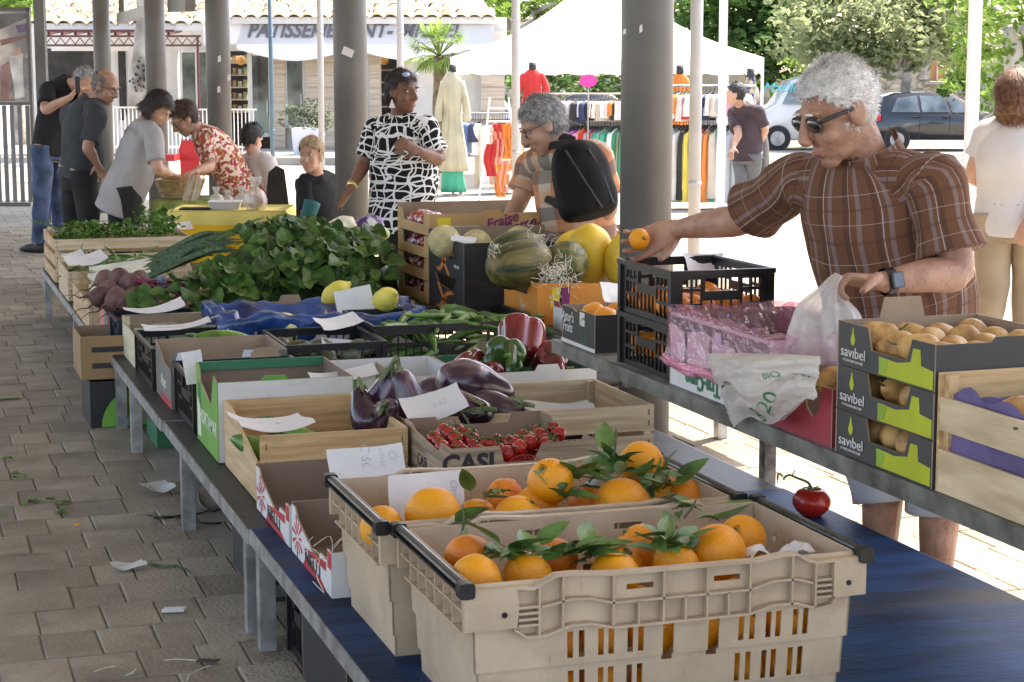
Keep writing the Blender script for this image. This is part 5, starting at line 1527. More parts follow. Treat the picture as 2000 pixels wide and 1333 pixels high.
def bagf(u, v, off=0.):
    A_, B_, C_, D_ = bagp
    p = (A_ * (1 - u) + B_ * u) * (1 - v) + (D_ * (1 - u) + C_ * u) * v
    bul = .07 * math.sin(math.pi * u) ** .7 * math.sin(math.pi * min(1, v * 1.02)) ** .6
    w = NZ.noise(V((u * 3.2, v * 11 + u * 3, 1.7))) * .02 + NZ.noise(V((u * 9, v * 16, 4.))) * .006
    return p + V((-.85, -.45, .25)) * (bul + w + off) + V((0, 0, .02 * math.sin(u * 9) * (v > .5)))


b = MB(); b.grid(lambda u, v: bagf(u, v), 40, 24); b.grid(lambda u, v: bagf(u, v) * .985 + V((2.3, 4.25, .8)) * .015 + V((.03, .02, 0)) * math.sin(math.pi * u), 30, 16); b.build('film', m_bagw, bag, True, fix=False)
m_gprint = mat('green_bag_print', (.04, .26, .1), .6, .15)
for s, u0, v0, sz, an in (('B 20', .55, .82, .2, .45), ('BIO', .7, .42, .11, .1), ('100%', .72, .56, .07, .1)):
    me = tmesh(s, sz, .0, .0); me.materials.clear(); me.materials.append(m_gprint)
    bb = bmesh.new(); bb.from_mesh(me); bmesh.ops.subdivide_edges(bb, edges=bb.edges, cuts=1); 
    for vv in bb.verts:
        x = vv.co.x * math.cos(an) - vv.co.y * math.sin(an); y = vv.co.x * math.sin(an) + vv.co.y * math.cos(an)
        vv.co = bagf(min(.98, max(.02, u0 + x * .9)), min(.98, max(.02, v0 - y * 1.3)), .0035)
    bb.to_mesh(me); bb.free(); link('lettering', me, bag)
# pear cartons
m_charc = mat('charcoal_carton', (.05, .052, .05), .6, .12, 6)
m_lime = mat('lime_print', (.45, .52, .02), .55, .12, 5)
m_lime2 = mat('lime_print_dark', (.25, .42, .04), .55, .1, 5)
ex0, ex1, ey0, ey1 = 2.118, 2.50, 3.475, 3.92
for k in range(3):
    z0 = UU + .002 + k * .1075; h = .105; d = ey1 - ey0
    lp = lambda w, h: [(0, 0), (w, 0), (w, h), (w * .68, h), (w * .64, h * .5), (w * .3, h * .32) if False else (w * .27, h * .5), (w * .22, h), (0, h)]
    t = carton('pear_carton', ['lowest', 'middle', 'topmost'][k] + ' of the three charcoal and lime pear cartons', ex0, ex1, ey0, ey1, z0, z0 + h, m_charc, m_card, l=lp, bk=(lambda w, h: tab(w, h, .05, .45, .16)) if k == 2 else None, f=(lambda w, h: tab(w, h, .012, .5, .14)), group='charcoal pear cartons')
    F = (ex0, ey0 + .005, z0)
    decal(t, [(.004, .004), (.24, .004), (.235, .045), (.16, .042), (.1, .052), (.09, .085), (.06, .085), (.055, .05), (.004, .045)], F, (0, 1, 0), (-1, 0, 0), m_lime)
    decal(t, [(.235, .0045), (.24, .045), (.2, .04), (.21, .01)], (ex0 - .0009, ey0 + .005, z0), (0, 1, 0), (-1, 0, 0), m_lime2)
    text('savıbel', .036, (ex0 - .0022, ey0 + .365, z0 + .035), (0, -1, 0), (0, 0, 1), m_white, t, sx=1.25)
    text('IT\'S IN OUR NATURE', .0085, (ex0 - .0022, ey0 + .365, z0 + .015), (0, -1, 0), (0, 0, 1), m_white, t, sx=1.2)
    decal(t, [(.365 + math.sin(a) * (.011 if math.cos(a) < .2 else .007 - .004 * math.cos(a)), .073 - math.cos(a) * -.02 + (.004 if math.cos(a) > .7 else 0)) for a in [q * .449 for q in range(14)]], F, (0, 1, 0), (-1, 0, 0), m_lime, 'pear_print')
    b = MB(); b.prism([(.05, .005), (.13, .005), (.13, .06), (.05, .05)], (ex0, ey0 - .0008, z0), (1, 0, 0), (0, 0, 1), (0, -1, 0), .0008) if False else None
    for i in range(16):
        x, y = ex0 + .06 + (i % 4) * .088, ey0 + .07 + (i // 4) * .1
        pear((x + R.uniform(-.01, .01), y + R.uniform(-.01, .01), z0 + .052 + R.uniform(0, .012) + (.006 if k == 2 else 0)), 'russet pear in the %s pear carton' % ['lowest', 'middle', 'topmost'][k], 'pears in the %s pear carton' % ['lowest', 'middle', 'topmost'][k], R.uniform(.85, 1.0))
# wooden crate with purple paper at the right edge
wood_crate('wooden_crate', 'raw pine crate lined with purple paper at the right edge', 2.12, 2.56, 2.75, 3.465, UU + .002, .965, slats=((.0, 1.),), side=((.0, .36), (.52, .8)), mx=m_woodx, my=mat('raw_pine_y', (.6, .45, .27), .75, .14, 8, .15, 40, col2=(.72, .58, .38), stretch=(6, .5, 3)), group=None)
pp = thing('purple_paper', 'crumpled purple paper lining the raw pine crate', 'paper', (2.3, 3.1, .72))
m_purp = mat('purple_paper', (.12, .09, .22), .7, .2, 7, .4, 18)
b = MB()
b.grid(lambda u, v: V((2.137 + .012 * NZ.noise(V((u * 6, v * 4, 0))), 2.79 + u * .64, UU + .02 + v * (.2 + .06 * NZ.noise(V((u * 5, 3, 0)))))), 24, 10)
b.grid(lambda u, v: V((2.15 + u * .4, 3.43 + .01 * NZ.noise(V((u * 6, v * 4, 7))), UU + .02 + v * (.19 + .05 * NZ.noise(V((u * 5, 8, 0)))))), 20, 10)
b.grid(lambda u, v: V((2.14 + u * .4, 2.79 + v * .64, UU + .13 + .02 * NZ.noise(V((u * 6, v * 6, 3))))), 18, 18)
b.build('sheet', m_purp, pp, True)
for k in range(9):
    pear((2.2 + (k % 3) * .11, 2.95 + (k // 3) * .16, .89), 'rosy fruit on the purple paper in the raw pine crate', 'fruit on the purple paper', 1.2)
for k in range(3):
    b = MB()
# ------------------------------------------------------------------ the far side: pastry shop
m_shopw = mat('white_render', (.68, .66, .62), .85, .08, 2, .1, 40)
m_brickb = mat('beige_board_cladding', (.5, .42, .33), .8, .18, 3, .3, 12, stretch=(.3, 1, 9))
m_awn = mat('pale_grey_awning', (.58, .585, .6), .8, .05, 2)
m_awnw = mat('white_awning', (.78, .77, .75), .8, .04, 2)
m_awnt = mat('awning_lettering', (.12, .12, .13), .8, .05)
m_frame = mat('pale_window_frame', (.6, .59, .56), .5, .06)
m_glass = mat('shop_glass', (.035, .045, .04), .06, .6, 1.6, 0, col2=(.2, .26, .22), spec=.8, detail=7)
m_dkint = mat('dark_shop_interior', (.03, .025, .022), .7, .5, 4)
m_tile = mat('terracotta_tile', (.42, .27, .15), .85, .45, 2.2, .3, 30, col2=(.6, .46, .3))
m_tiled = mat('lichen_terracotta_tile', (.2, .17, .13), .9, .5, 2.5, .3, 30, col2=(.52, .42, .27))
m_pergola = mat('dark_red_metal', (.09, .025, .025), .5, .12, 5)
DS = 38.0


def q4(b, x0, x1, y0, y1, D, th=.1, mi=0):
    """upright slab seen between photo columns x0..x1 and rows y0..y1 at distance D"""
    ym = (y0 + y1) / 2; a = bp(x0, ym, D); c = bp(x1, ym, D)
    b.box((a.x, D, max(bp(x0, y1, D).z, 0)), (c.x, D + th, bp(x1, y0, D).z), mi)


shop = thing('pastry_shop', 'white pastry shop with tiled roof and lettered grey awning', 'building', wp(600, 300, DS))
b = MB(BG); q4(b, 60, 348, 50, 330, DS + .6, .3); q4(b, 530, 600, 85, 330, DS + .35, .3); q4(b, 780, 985, 60, 330, DS + .35, .3); q4(b, 340, 990, 34, 100, DS + .55, .2); b.build('wall', m_shopw, shop)
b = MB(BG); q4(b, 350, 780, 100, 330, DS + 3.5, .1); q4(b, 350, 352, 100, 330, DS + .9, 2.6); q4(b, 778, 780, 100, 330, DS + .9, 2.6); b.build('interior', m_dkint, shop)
for (x0, x1) in ((596, 655), (722, 742), (530, 556), (940, 985)):
    b = MB(BG); q4(b, x0, x1, 95, 330, DS, .5); b.build('pier', m_brickb, shop)
    for k in range(9):
        b = MB(BG); q4(b, x0 - .5, x1 + .5, 100 + k * 24, 121 + k * 24, DS - .02, .02); b.build('cladding_board', m_brickb, shop)
def door(x0, x1, y0, y1, D=DS + .1, mull=()):
    f = MB(BG)
    for a, c, e, g in ((x0, x0 + 5, y0, y1), (x1 - 5, x1, y0, y1), (x0 + 5, x1 - 5, y0, y0 + 5), (x0 + 5, x1 - 5, y1 - 8, y1)): q4(f, a, c, e, g, D, .08)
    for m_ in mull: q4(f, m_ - 1.5, m_ + 1.5, y0 + 5, y1 - 8, D + .005, .07)
    d = f.build('door', m_frame, shop)
    g = MB(BG); q4(g, x0 + 5, x1 - 5, y0 + 5, y1 - 8, D + .03, .02); g.build('pane', m_glass, d)
    h = MB(BG); q4(h, x1 - 9, x1 - 7, (y0 + y1) / 2 + 10, (y0 + y1) / 2 + 40, D - .05, .04); h.build('handle', m_steel, d)
door(352, 416, 98, 272, mull=(384,)); door(488, 530, 104, 268); door(655, 722, 104, 272, mull=(688,)); door(556, 596, 100, 250)
b = MB(BG); q4(b, 416, 420, 98, 272, DS + .1, .1); q4(b, 484, 488, 100, 272, DS + .1, .1); b.build('post', m_frame, shop)
for k in range(5):
    b = MB(BG); q4(b, 420, 486, 122 + k * 24, 124.5 + k * 24, DS + 2.4, .5); b.build('shelf', m_brickb, shop)
    for j in range(6):
        b = MB(BG); q4(b, 423 + j * 10.5, 430 + j * 10.5, 108 + k * 24 + (j * 7 % 5), 121.6 + k * 24, DS + 2.5, .2)
        b.build('goods', mat('shelf_goods_%d' % (j % 3), ((.4, .25, .12), (.5, .48, .4), (.25, .3, .12))[j % 3], .6, .3, 9), shop)
for k in range(4):
    b = MB(BG); q4(b, 742, 780, 136 + k * 24, 138.5 + k * 24, DS + 1.6, .4); b.build('shelf', m_brickb, shop)
for px in (470, 750):
    b = MB(BG); b.ell(bp(px, 118, DS + 1.2), (.1, .1, .1)); b.build('lamp_globe', mat('warm_lamp_globe', (.8, .4, .1), .4, .1), shop, True)
# roof and its tiles: two slopes; every tile a curved piece
def roof(x0, x1, ye, D, rows, m, nm, slope=.36):
    a = bp(x0, ye, D); c = bp(x1, ye, D)
    b = MB(BG); b.poly([(a.x, D - .25, a.z - .06), (c.x, D - .25, c.z - .06), (c.x - .9, D + rows * .34 + 1.5, c.z + (rows * .34 + 1.5) * slope), (a.x, D + rows * .34 + 1.5, a.z + (rows * .34 + 1.5) * slope)])
    b.poly([(a.x, D - .25, a.z - .06), (c.x, D - .25, c.z - .06), (c.x, D + 1, c.z - .1), (a.x, D + 1, a.z - .1)])
    r = b.build(nm, m_shopw, shop)
    b = MB(BG); b.box((a.x, D - .27, a.z - .2), (c.x, D - .2, a.z - .07)); b.build('fascia', m_frame, r)
    t = MB()
    n = 6
    for s, flip in ((.13, 1),):
        for i in range(n):
            for e in (0,):
                a0, a1 = math.pi * i / n, math.pi * (i + 1) / n
                P0 = [(-math.cos(q) * s * f, 0 if f == 1 else .42, math.sin(q) * s * f * .8 + (0 if f == 1 else .02)) for f in (1, .8) for q in (a0, a1)]
                P1 = [(-math.cos(q) * s * f * .86, 0 if f == 1 else .42, math.sin(q) * s * f * .86 * .8 + (0 if f == 1 else .02)) for f in (1, .8) for q in (a0, a1)]
                t.poly([P0[0], P0[1], P0[3], P0[2]]); t.poly([P1[1], P1[0], P1[2], P1[3]]); t.poly([P0[1], P0[0], P1[0], P1[1]])
    tm = t.mesh('tile', m, True)
    W_ = c.x - a.x; k = int(W_ / .275)
    for j in range(rows):
        for i in range(k):
            if x1 > 900 and i > k - 1 - j * 1.1: continue
            x = a.x + (i + .5) * W_ / k; y = D - .3 + j * .34; z = a.z + (y - D) * slope + .0 + j * .004
            o = bpy.data.objects.new('tile', tm); COL.objects.link(o)
            o.matrix_world = BG @ Matrix.Translation((x + R.uniform(-.012, .012), y, z)) @ Matrix.Rotation(math.atan(slope) + R.gauss(0, .015), 4, 'X') @ Matrix.Rotation(R.gauss(0, .03), 4, 'Z')
            mw = o.matrix_world.copy(); o.parent = r; o.matrix_parent_inverse = wmat(r).inverted(); 
roof(62, 402, 40, DS - 2.2, 4, m_tiled, 'low_roof')
roof(455, 968, 28, DS - .4, 5, m_tile, 'main_roof')
# awning: sloped lettered band, white scalloped valance, raked left end
aw = MB(BG); A1 = bp(478, 30, DS - .5); B1 = bp(966, 30, DS - .5); A2 = bp(462, 86, DS - .66); B2 = bp(962, 86, DS - .66)
aw.poly([A1, B1, B2, A2]); o_ = V((0, .03, -.02)); aw.poly([A1 + o_, A2 + o_, B2 + o_, B1 + o_])
aw_o = aw.build('awning', m_awn, shop)
b = MB(BG); L1 = bp(396, 48, DS - .5); L2 = bp(398, 88, DS - .66)
b.poly([A1, A2, L2, L1]); b.poly([A1 + o_, L1 + o_, L2 + o_, A2 + o_]); b.build('awning_end', m_awnw, aw_o)
def scal(u, v):
    p = A2.lerp(B2, u) if u >= 0 else A2
    dpt = .1 + .24 * (1 - abs(((u * 2.2) % 1) * 2 - 1) ** 1.6)
    return p + V((0, -.01 + .02 * v, -v * dpt))
b = MB(BG); b.grid(scal, 60, 3); b.build('valance', m_awnw, aw_o, True)
up = (A1 - A2).normalized(); rt3 = (B2 - A2).normalized()
for s, px, w in (('PATISSERIE', 571, 168), ('SAINT-', 712, 112), ('MICHEL', 844, 118)):
    me = tmesh(s, .46, .003, .012); xs = [v.co.x for v in me.vertices]; sc = (w * (DS - .9) / CF) / (max(xs) - min(xs))
    c = A1.lerp(A2, .55); c = V((bp(px, 58, DS - .6).x, c.y, c.z)) + V((0, -.04, .0))
    n3 = rt3.cross(up).normalized()
    me.transform(BG @ Matrix(((rt3.x * sc, up.x * .95, n3.x, c.x), (rt3.y * sc, up.y * .95, n3.y, c.y), (rt3.z * sc, up.z * .95, n3.z, c.z), (0, 0, 0, 1))))
    me.materials.clear(); me.materials.append(m_awnt); link('lettering', me, aw_o)
# dark terrace opening at the left and its red pergola
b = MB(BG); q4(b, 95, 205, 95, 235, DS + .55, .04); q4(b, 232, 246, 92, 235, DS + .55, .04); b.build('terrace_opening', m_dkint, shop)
b = MB(BG); q4(b, 100, 250, 88, 100, DS - .9, .03); b.build('terrace_blind', m_awnw, shop)
pg = thing('pergola', 'dark red metal pergola in front of the left part of the shop', 'pergola', wp(250, 300, 34))
for y0, y1 in ((58, 63), (69, 73), (87, 91)):
    b = MB(BG); q4(b, 80, 392 if y0 > 60 else 340, y0, y1, 34, .06); b.build('rail', m_pergola, pg)
for px in (388, 92):
    b = MB(BG); q4(b, px - 2, px + 2, 73, 310, 34, .06); b.build('post', m_pergola, pg)
for k in range(16):
    b = MB(BG); a = bp(90 + k * 19, 87, 34.03); c = bp(99 + k * 19, 74, 34.03); e = bp(109 + k * 19, 87, 34.03); b.bar(a, c, .015, .015); b.bar(c, e, .015, .015); b.build('truss', m_pergola, pg)
for k in range(10):
    b = MB(BG); a = bp(95 + k * 26, 66, 34.05); c = bp(120 + k * 26, 60, 37.0); b.bar(a, c, .05, .06); b.build('rafter', m_pergola, pg)
# planter, kerb, railing
pn = thing('planter', 'tall pale square planter with grey green shrub', 'planter', wp(602, 300, 35))
b = MB(BG); c = bp(602, 305, 35); w0, w1, zt = .33, .4, bp(602, 250, 35).z
b.loft([((c.x, 35, .0), w0, w0), ((c.x, 35, zt), w1, w1)], 4, 1, (1, 1, 0)); b.build('pot', mat('pale_grey_pot', (.6, .62, .66), .6, .06), pn)


def leafball(b, c, rad, n, s, zs=1., fn=None, cl=0.):
    c = V(c)
    cs = [V((R.gauss(0, .45), R.gauss(0, .45), R.gauss(0, .45))) for _ in range(max(1, n // 28))]
    for k in range(n):
        q = R.choice(cs)
        d = q + V((R.gauss(0, .2), R.gauss(0, .2), R.gauss(0, .2)))
        if d.length > 1.15: d *= 1.1 / d.length
        p = c + V((d.x * rad[0], d.y * rad[1], d.z * rad[2]))
        u = V((R.gauss(0, 1), R.gauss(0, 1), R.gauss(0, .6))).normalized(); w = u.cross(V((R.gauss(0, 1), R.gauss(0, 1), R.gauss(0, 1)))).normalized()
        l = s * R.uniform(.6, 1.3)
        i = len(b.v); b.v += [tuple(p - u * l), tuple(p + w * l * .45), tuple(p + u * l), tuple(p - w * l * .45)]; b.face((i, i + 1, i + 2, i + 3))


def leafmat(name, c1, c2, tl=.35):
    m = mat(name, c1, .6, .3, .9, 0, col2=c2, spec=.25, detail=6)
    N = m.node_tree.nodes; L = m.node_tree.links
    pr = N['Principled BSDF']; out = N['Material Output']
    t = N.new('ShaderNodeBsdfTranslucent'); mx = N.new('ShaderNodeMixShader'); mx.inputs[0].default_value = tl
    cr = [n for n in N if n.type == 'VALTORGB'][0]
    L.new(cr.outputs[0], t.inputs[0]); L.new(pr.outputs[0], mx.inputs[1]); L.new(t.outputs[0], mx.inputs[2]); L.new(mx.outputs[0], out.inputs['Surface'])
    return m


m_olive = leafmat('olive_shrub', (.1, .13, .08), (.2, .24, .16))
b = MB(BG); leafball(b, (c.x, 35, zt + .22), (.52, .45, .3), 900, .045); b.build('shrub', m_olive, pn, fix=False)
kb = thing('kerb', 'raised grey paving step in front of the pastry shop', 'step', wp(600, 330, 33))
b = MB(BG); b.box((bp(430, 330, 34).x, 33.6, 0), (bp(700, 330, 34).x, DS - .05, .14)); b.build('step', mat('grey_stone_step', (.3, .29, .27), .85, .15, 3), kb)
rl = thing('railing', 'white metal railing behind the people at the left', 'railing', wp(350, 280, 27))
b = MB(BG); q4(b, 195, 300, 209, 212, 27, .04); q4(b, 300, 500, 213, 216, 27, .04); b.build('handrail', m_whitepole, rl)
for k in range(40):
    b = MB(BG); x = 198 + k * 7.6; q4(b, x, x + 1.6, 213 if x < 300 else 216.5, 300, 27.005, .02); b.build('baluster', m_whitepole, rl)
b = MB(BG); q4(b, 195, 500, 286, 290, 27.03, .04); b.build('bottom_rail', m_whitepole, rl)
# red plastic chair
rc = thing('chair', 'bright red plastic garden chair between the two bending women', 'chair', wp(368, 330, 17.5))
m_redp = mat('red_plastic', (.75, .06, .07), .4, .08); S_ = 17.5 / CF; c = bp(368, 300, 17.5)
b = MB(BG); b.prism([(-.1, 0), (.1, 0), (.11, .12), (.06, .2), (-.08, .2), (-.11, .1)], (c.x, 17.6, c.z - .08), (1, 0, 0), (0, 0, 1), (0, -1, 0), .03); b.build('backrest', m_redp, rc)
b = MB(BG); b.box((c.x - .2, 17.2, .42), (c.x + .2, 17.62, .46)); b.build('seat', m_redp, rc)
b = MB(BG); b.box((c.x - .2, 17.2, c.z - .06), (c.x - .08, 17.5, c.z + .0)); b.build('armrest', m_redp, rc)
b = MB(BG); b.box((c.x - .09, 17.56, .3), (c.x + .09, 17.6, c.z - .07)); b.build('back_panel', m_redp, rc)
for sx in (-.18, .15):
    for sy in (17.22, 17.56):
        b = MB(BG); b.box((c.x + sx, sy, 0), (c.x + sx + .035, sy + .035, .42)); b.build('leg', m_redp, rc)

# ------------------------------------------------------------------ poster panel with slats at the left edge
pp = thing('poster_panel', 'tall framed market poster with slatted gate below at the left edge', 'panel', wp(30, 400, 19))
m_poster = mat('poster_print', (.5, .49, .5), .5, .4, 3.5, 0, col2=(.75, .68, .62), detail=8, thr=(.38, .62))
b = MB(BG); q4(b, -60, 58, 22, 200, 19, .02); b.build('poster', m_poster, pp)
# a few figures of the poster's market photograph: flat print
for pts, col in (([(20, 110), (45, 105), (48, 190), (18, 195)], (.75, .72, .7)), ([(2, 130), (16, 120), (26, 160), (30, 198), (0, 198)], (.35, .2, .17)), ([(0, 78), (50, 68), (52, 74), (2, 90)], (.35, .62, .7)), ([(30, 50), (55, 46), (56, 62), (36, 64)], (.2, .16, .3)), ([(28, 95), (40, 92), (42, 106), (28, 110)], (.5, .33, .25)), ([(-5, 28), (55, 26), (56, 34), (-5, 60)], (.16, .16, .17)), ([(44, 110), (56, 115), (57, 180), (46, 170)], (.3, .28, .3))):
    b = MB(BG); P = [bp(x, y, 18.995) for x, y in pts]; b.poly(P); P2 = [p + V((0, .002, 0)) for p in P]; b.poly(P2[::-1]); b.build('picture', mat('poster_ink_%d' % int(col[0] * 100), col, .5, .25, 6), pp)
for x0, x1, y0, y1 in ((58, 64, 16, 410), (-60, 58, 14, 22), (-60, 58, 200, 206), (-60, 58, 396, 404)):
    b = MB(BG); q4(b, x0, x1, y0, y1, 18.97, .06); b.build('frame_bar', m_paintgrey, pp)
for k in range(5):
    b = MB(BG); q4(b, -8 + k * 15, 0 + k * 15, 206.5, 395, 19.0, .02); b.build('slat', mat('grey_slat', (.2, .2, .205), .5, .15), pp)
b = MB(BG); q4(b, 71, 91, -60, 436, 17.2, .09); ps_ = thing('square_post', 'square grey steel post beside the framed poster', 'post', wp(80, 430, 17.2)); b.build('shaft', m_paintgrey, ps_)
b = MB(BG); q4(b, 66, 96, 430, 436, 17.15, .2); b.build('foot', m_paintgrey, ps_)

# ------------------------------------------------------------------ trees
m_bark = mat('plane_bark', (.3, .27, .23), .9, .35, 2.5, .7, 14, col2=(.48, .45, .4))


def trunk(b, p, q, r0, r1, n=6, wob=.12):
    p, q = V(p), V(q); ks = []
    for i in range(n):
        t = i / (n - 1); c = p.lerp(q, t) + V((NZ.noise(V((t * 3, p.x, 0))) * wob, NZ.noise(V((t * 3, p.x, 9))) * wob, 0)) * (t > 0)
        r = r0 + (r1 - r0) * t; ks.append((c, r, r))
    b.loft(ks, 12, 3, (1, 0, 0), fn=lambda q, th, t, d: q + d * .05 * r0 * NZ.noise(q * 6))


def tree(label, px, D, tr, h, crowns, m, leaf, n, group=None, name='tree', lean=0., bark=None, dens=1.):
    c = bp(px, 300, D); root = thing(name, label, 'tree', BG @ V((c.x, D, 0)), group)
    b = MB(BG); trunk(b, (c.x, D, -.05), (c.x + lean, D, h), tr, tr * .6)
    lim = [bp(x, y, dd) for x, y, dd, *_ in crowns]
    for l in lim: trunk(b, (c.x + lean * .9, D, h * .95), l, tr * .5, tr * .12, 5, .3)
    b.build('trunk', bark or m_bark, root, True)
    b = MB(BG)
    for x, y, dd, rx, rz in crowns:
        leafball(b, bp(x, y, dd), (rx, rx * .8, rz), int(n * rx * rz), leaf)
    b.build('crown', m, root, fix=False)
    return root


m_lfd = leafmat('dark_tree_leaves', (.04, .1, .025), (.12, .23, .05), .4)
m_lfb = leafmat('bright_tree_leaves', (.1, .2, .035), (.24, .36, .07), .45)
m_lfp = leafmat('pale_tree_leaves', (.2, .25, .11), (.4, .45, .24), .45)
tree('dark green leafy tree behind the right end of the white tent', 1500, 46, .2, 2.6, [(1440, 40, 46, 1.3, 1.1), (1390, 20, 47, 1.0, .9), (1490, 90, 45, .8, .9), (1530, 30, 46, 1.0, 1.0), (1470, -30, 46, 1.4, .9), (1400, 75, 47, .7, .6), (1520, 140, 45, .5, .4)], m_lfd, .13, 900, 'trees beyond the square')
tree('pale green spreading tree above the man in the plaid shirt', 1745, 41, .16, 1.7, [(1600, 70, 41, 1.1, .7), (1680, 40, 41, 1.2, .9), (1760, 60, 41, 1.1, .8), (1640, 110, 41, .9, .5), (1730, 110, 41, .9, .45), (1580, 20, 42, .9, .7), (1840, 50, 41.5, .9, .9), (1700, -20, 42, 1.6, .8), (1820, 0, 42, 1.1, .8), (1870, 90, 42, .7, .7)], m_lfp, .1, 1300, 'trees beyond the square', lean=.2)
tree('tree with a thick pale leaning trunk at the right edge', 2010, 27, .21, 2.3, [(1930, 40, 28, .6, .7), (1990, 60, 27, .6, .8), (1900, 110, 30, .55, .6), (1960, 130, 31, .6, .5), (2050, 0, 27, 1.0, .8), (1930, -10, 29, .9, .5)], m_lfb, .085, 900, 'trees beyond the square', lean=-.35, bark=mat('pale_bark', (.5, .45, .38), .85, .2, 2, .4, 12))
tree('bright green tree behind the tiled roof and the tent', 1010, 52, .25, 3.0, [(960, 10, 52, 1.2, .6), (1040, 30, 53, 1.2, .7), (1100, -10, 52, 1.4, .8), (980, 50, 54, .8, .5), (1180, 0, 53, 1.6, .8), (1300, 0, 54, 1.8, 1.0), (920, -20, 52, 1., .6)], m_lfb, .16, 500, 'trees beyond the square')
tree('leafy tree top above the low roof at the left', 40, 44, .2, 3.0, [(30, 8, 44, 1.2, .5), (0, -10, 44, 1., .6)], m_lfb, .13, 700, 'trees beyond the square')
tree('dark hedge tree behind the clothes rack', 1120, 47, .15, 1.2, [(1100, 160, 47, 1.0, .5), (1180, 160, 47, 1., .5), (1020, 165, 47, .9, .4), (1250, 160, 47, 1., .5)], m_lfd, .1, 900, 'trees beyond the square')
tree('dark leafy bush left of the stone window', 1580, 43, .1, .8, [(1560, 150, 43, .7, .4), (1620, 165, 43, .6, .35), (1530, 175, 43, .6, .35)], m_lfb, .1, 900, 'bushes beyond the square', 'bush')
tree('dark bush below the pale leaning trunk', 1910, 36, .08, .6, [(1900, 170, 36, .55, .4), (1950, 185, 36, .5, .4), (1870, 160, 36, .4, .3)], m_lfd, .08, 1200, 'bushes beyond the square', 'bush')
# old plane trunk in front of the shop
pt = thing('plane_tree', 'thick grey plane tree trunk left of the shop door', 'tree', wp(278, 300, 30))
b = MB(BG); c = bp(274, 300, 30); ks = []
for z, px, w in ((-.05, 272, 62), (.5, 272, 54), (1.2, 275, 50), (1.8, 283, 46), (2.4, 292, 46), (3.4, 300, 50), (4.6, 305, 50)):
    p = bp(px, 200, 30); ks.append(((p.x, 30, z), w * 30 / CF / 2, w * 30 / CF / 2))
b.loft(ks, 24, 5, (1, 0, 0), fn=lambda q, th, t, d: q + d * (.05 * NZ.noise(q * 2.5) + .02 * NZ.noise(q * 9))); b.build('trunk', m_bark, pt, True)
b = MB(BG)
for k in range(40):
    p = bp(R.gauss(278, 9), R.gauss(150, 20), 29.78); b.ell(p, (.012 * R.uniform(.5, 1.6), .06, .02 * R.uniform(.5, 1.6)), 6, 4)
tag(b.build('bark_hole', m_dkint, pt, True), kind='stuff')
# palm
pa = thing('palm', 'small bright green fan palm left of the tent', 'palm', wp(858, 300, 31))
b = MB(BG); c = bp(858, 110, 31); trunk(b, (c.x, 31, 0), (c.x, 31, c.z), .13, .1, 6, .03); b.build('trunk', mat('palm_trunk', (.2, .15, .1), .95, .4, 8, .8, 20), pa, True)
m_palm = leafmat('palm_frond', (.12, .22, .04), (.3, .42, .1), .45)
for k in range(34):
    az = R.uniform(0, 6.28); el = R.uniform(-.5, 1.3); L_ = R.uniform(.45, .75)
    d = V((math.cos(az) * math.cos(el), math.sin(az) * math.cos(el), math.sin(el))); b = MB(BG); s = d.cross(V((0, 0, 1))).normalized()
    h = c + d * L_ * .5 + V((0, 0, .05)); b.tube([c, h], .008, 4, 1)
    for q in range(13):
        a = (q - 6) / 6 * 1.25; dd = (d * math.cos(a) + s * math.sin(a)).normalized(); e = h + dd * L_ * .6 + V((0, 0, -.12 - .05 * abs(a)))
        w = dd.cross(V((0, 0, 1))).normalized() * .016; m2 = h.lerp(e, .5) + V((0, 0, .05))
        i = len(b.v); b.v += [tuple(h), tuple(m2 - w), tuple(m2 + w), tuple(e)]; b.face((i, i + 1, i + 3, i + 2))
    b.build('frond', m_palm, pa, fix=False)

# ------------------------------------------------------------------ stone house with orange panes
m_stone = mat('rubble_stone', (.3, .26, .21), .95, .4, 2.5, .9, 9, col2=(.5, .45, .37))
hs = thing('stone_house', 'rubble stone house with orange window panes behind the parked cars', 'building', wp(1750, 250, 48))
b = MB(BG); q4(b, 1310, 1640, 142, 330, 47.5, .5); q4(b, 1640, 1815, 95, 330, 48, .5); q4(b, 1862, 2100, 95, 330, 48, .5); q4(b, 1815, 1862, 160, 330, 48, .5); q4(b, 1815, 1862, 95, 116, 48, .5); b.build('wall', mat('stone_mortar', (.42, .38, .31), .95, .2, 3), hs)
sm = []
for k in range(5):
    t_ = MB(); t_.ell((0, 0, 0), (.16, .07, .1), 8, 5, fn=lambda p, d: p * (1 + .35 * NZ.noise(d * 1.7 + V((k * 5, 0, 0))))); sm.append(t_.mesh('stone', m_stone, False))
n = 0
for j in range(9):
    x = 1646
    while x < 1985 and n < 290:
        y = 104 + j * 16.0
        if not (1806 < x < 1874 and 104 < y < 166):
            o = bpy.data.objects.new('stone', sm[n % 5]); COL.objects.link(o)
            p = bp(x + R.uniform(-3, 3), y + R.uniform(-3, 3), 47.99); o.matrix_world = BG @ Matrix.Translation(p) @ Matrix.Rotation(R.uniform(-.3, .3), 4, 'Y') @ Matrix.Scale(R.uniform(.7, 1.05), 4)
            o.parent = hs; o.matrix_parent_inverse = wmat(hs).inverted(); n += 1
        x += R.uniform(20, 30)
m_pane = mat('orange_shutter', (.62, .3, .13), .7, .1, 4)
for k in range(3):
    w_ = MB(BG); q4(w_, 1817 + k * 16, 1830 + k * 16, 118, 159, 48.1, .05); f = w_.build('window', m_pane, hs)
for x in (1815, 1831, 1847, 1860):
    b = MB(BG); q4(b, x - 1.2, x + 1.2, 116, 160, 48.02, .05); b.build('mullion', m_shopw, hs)
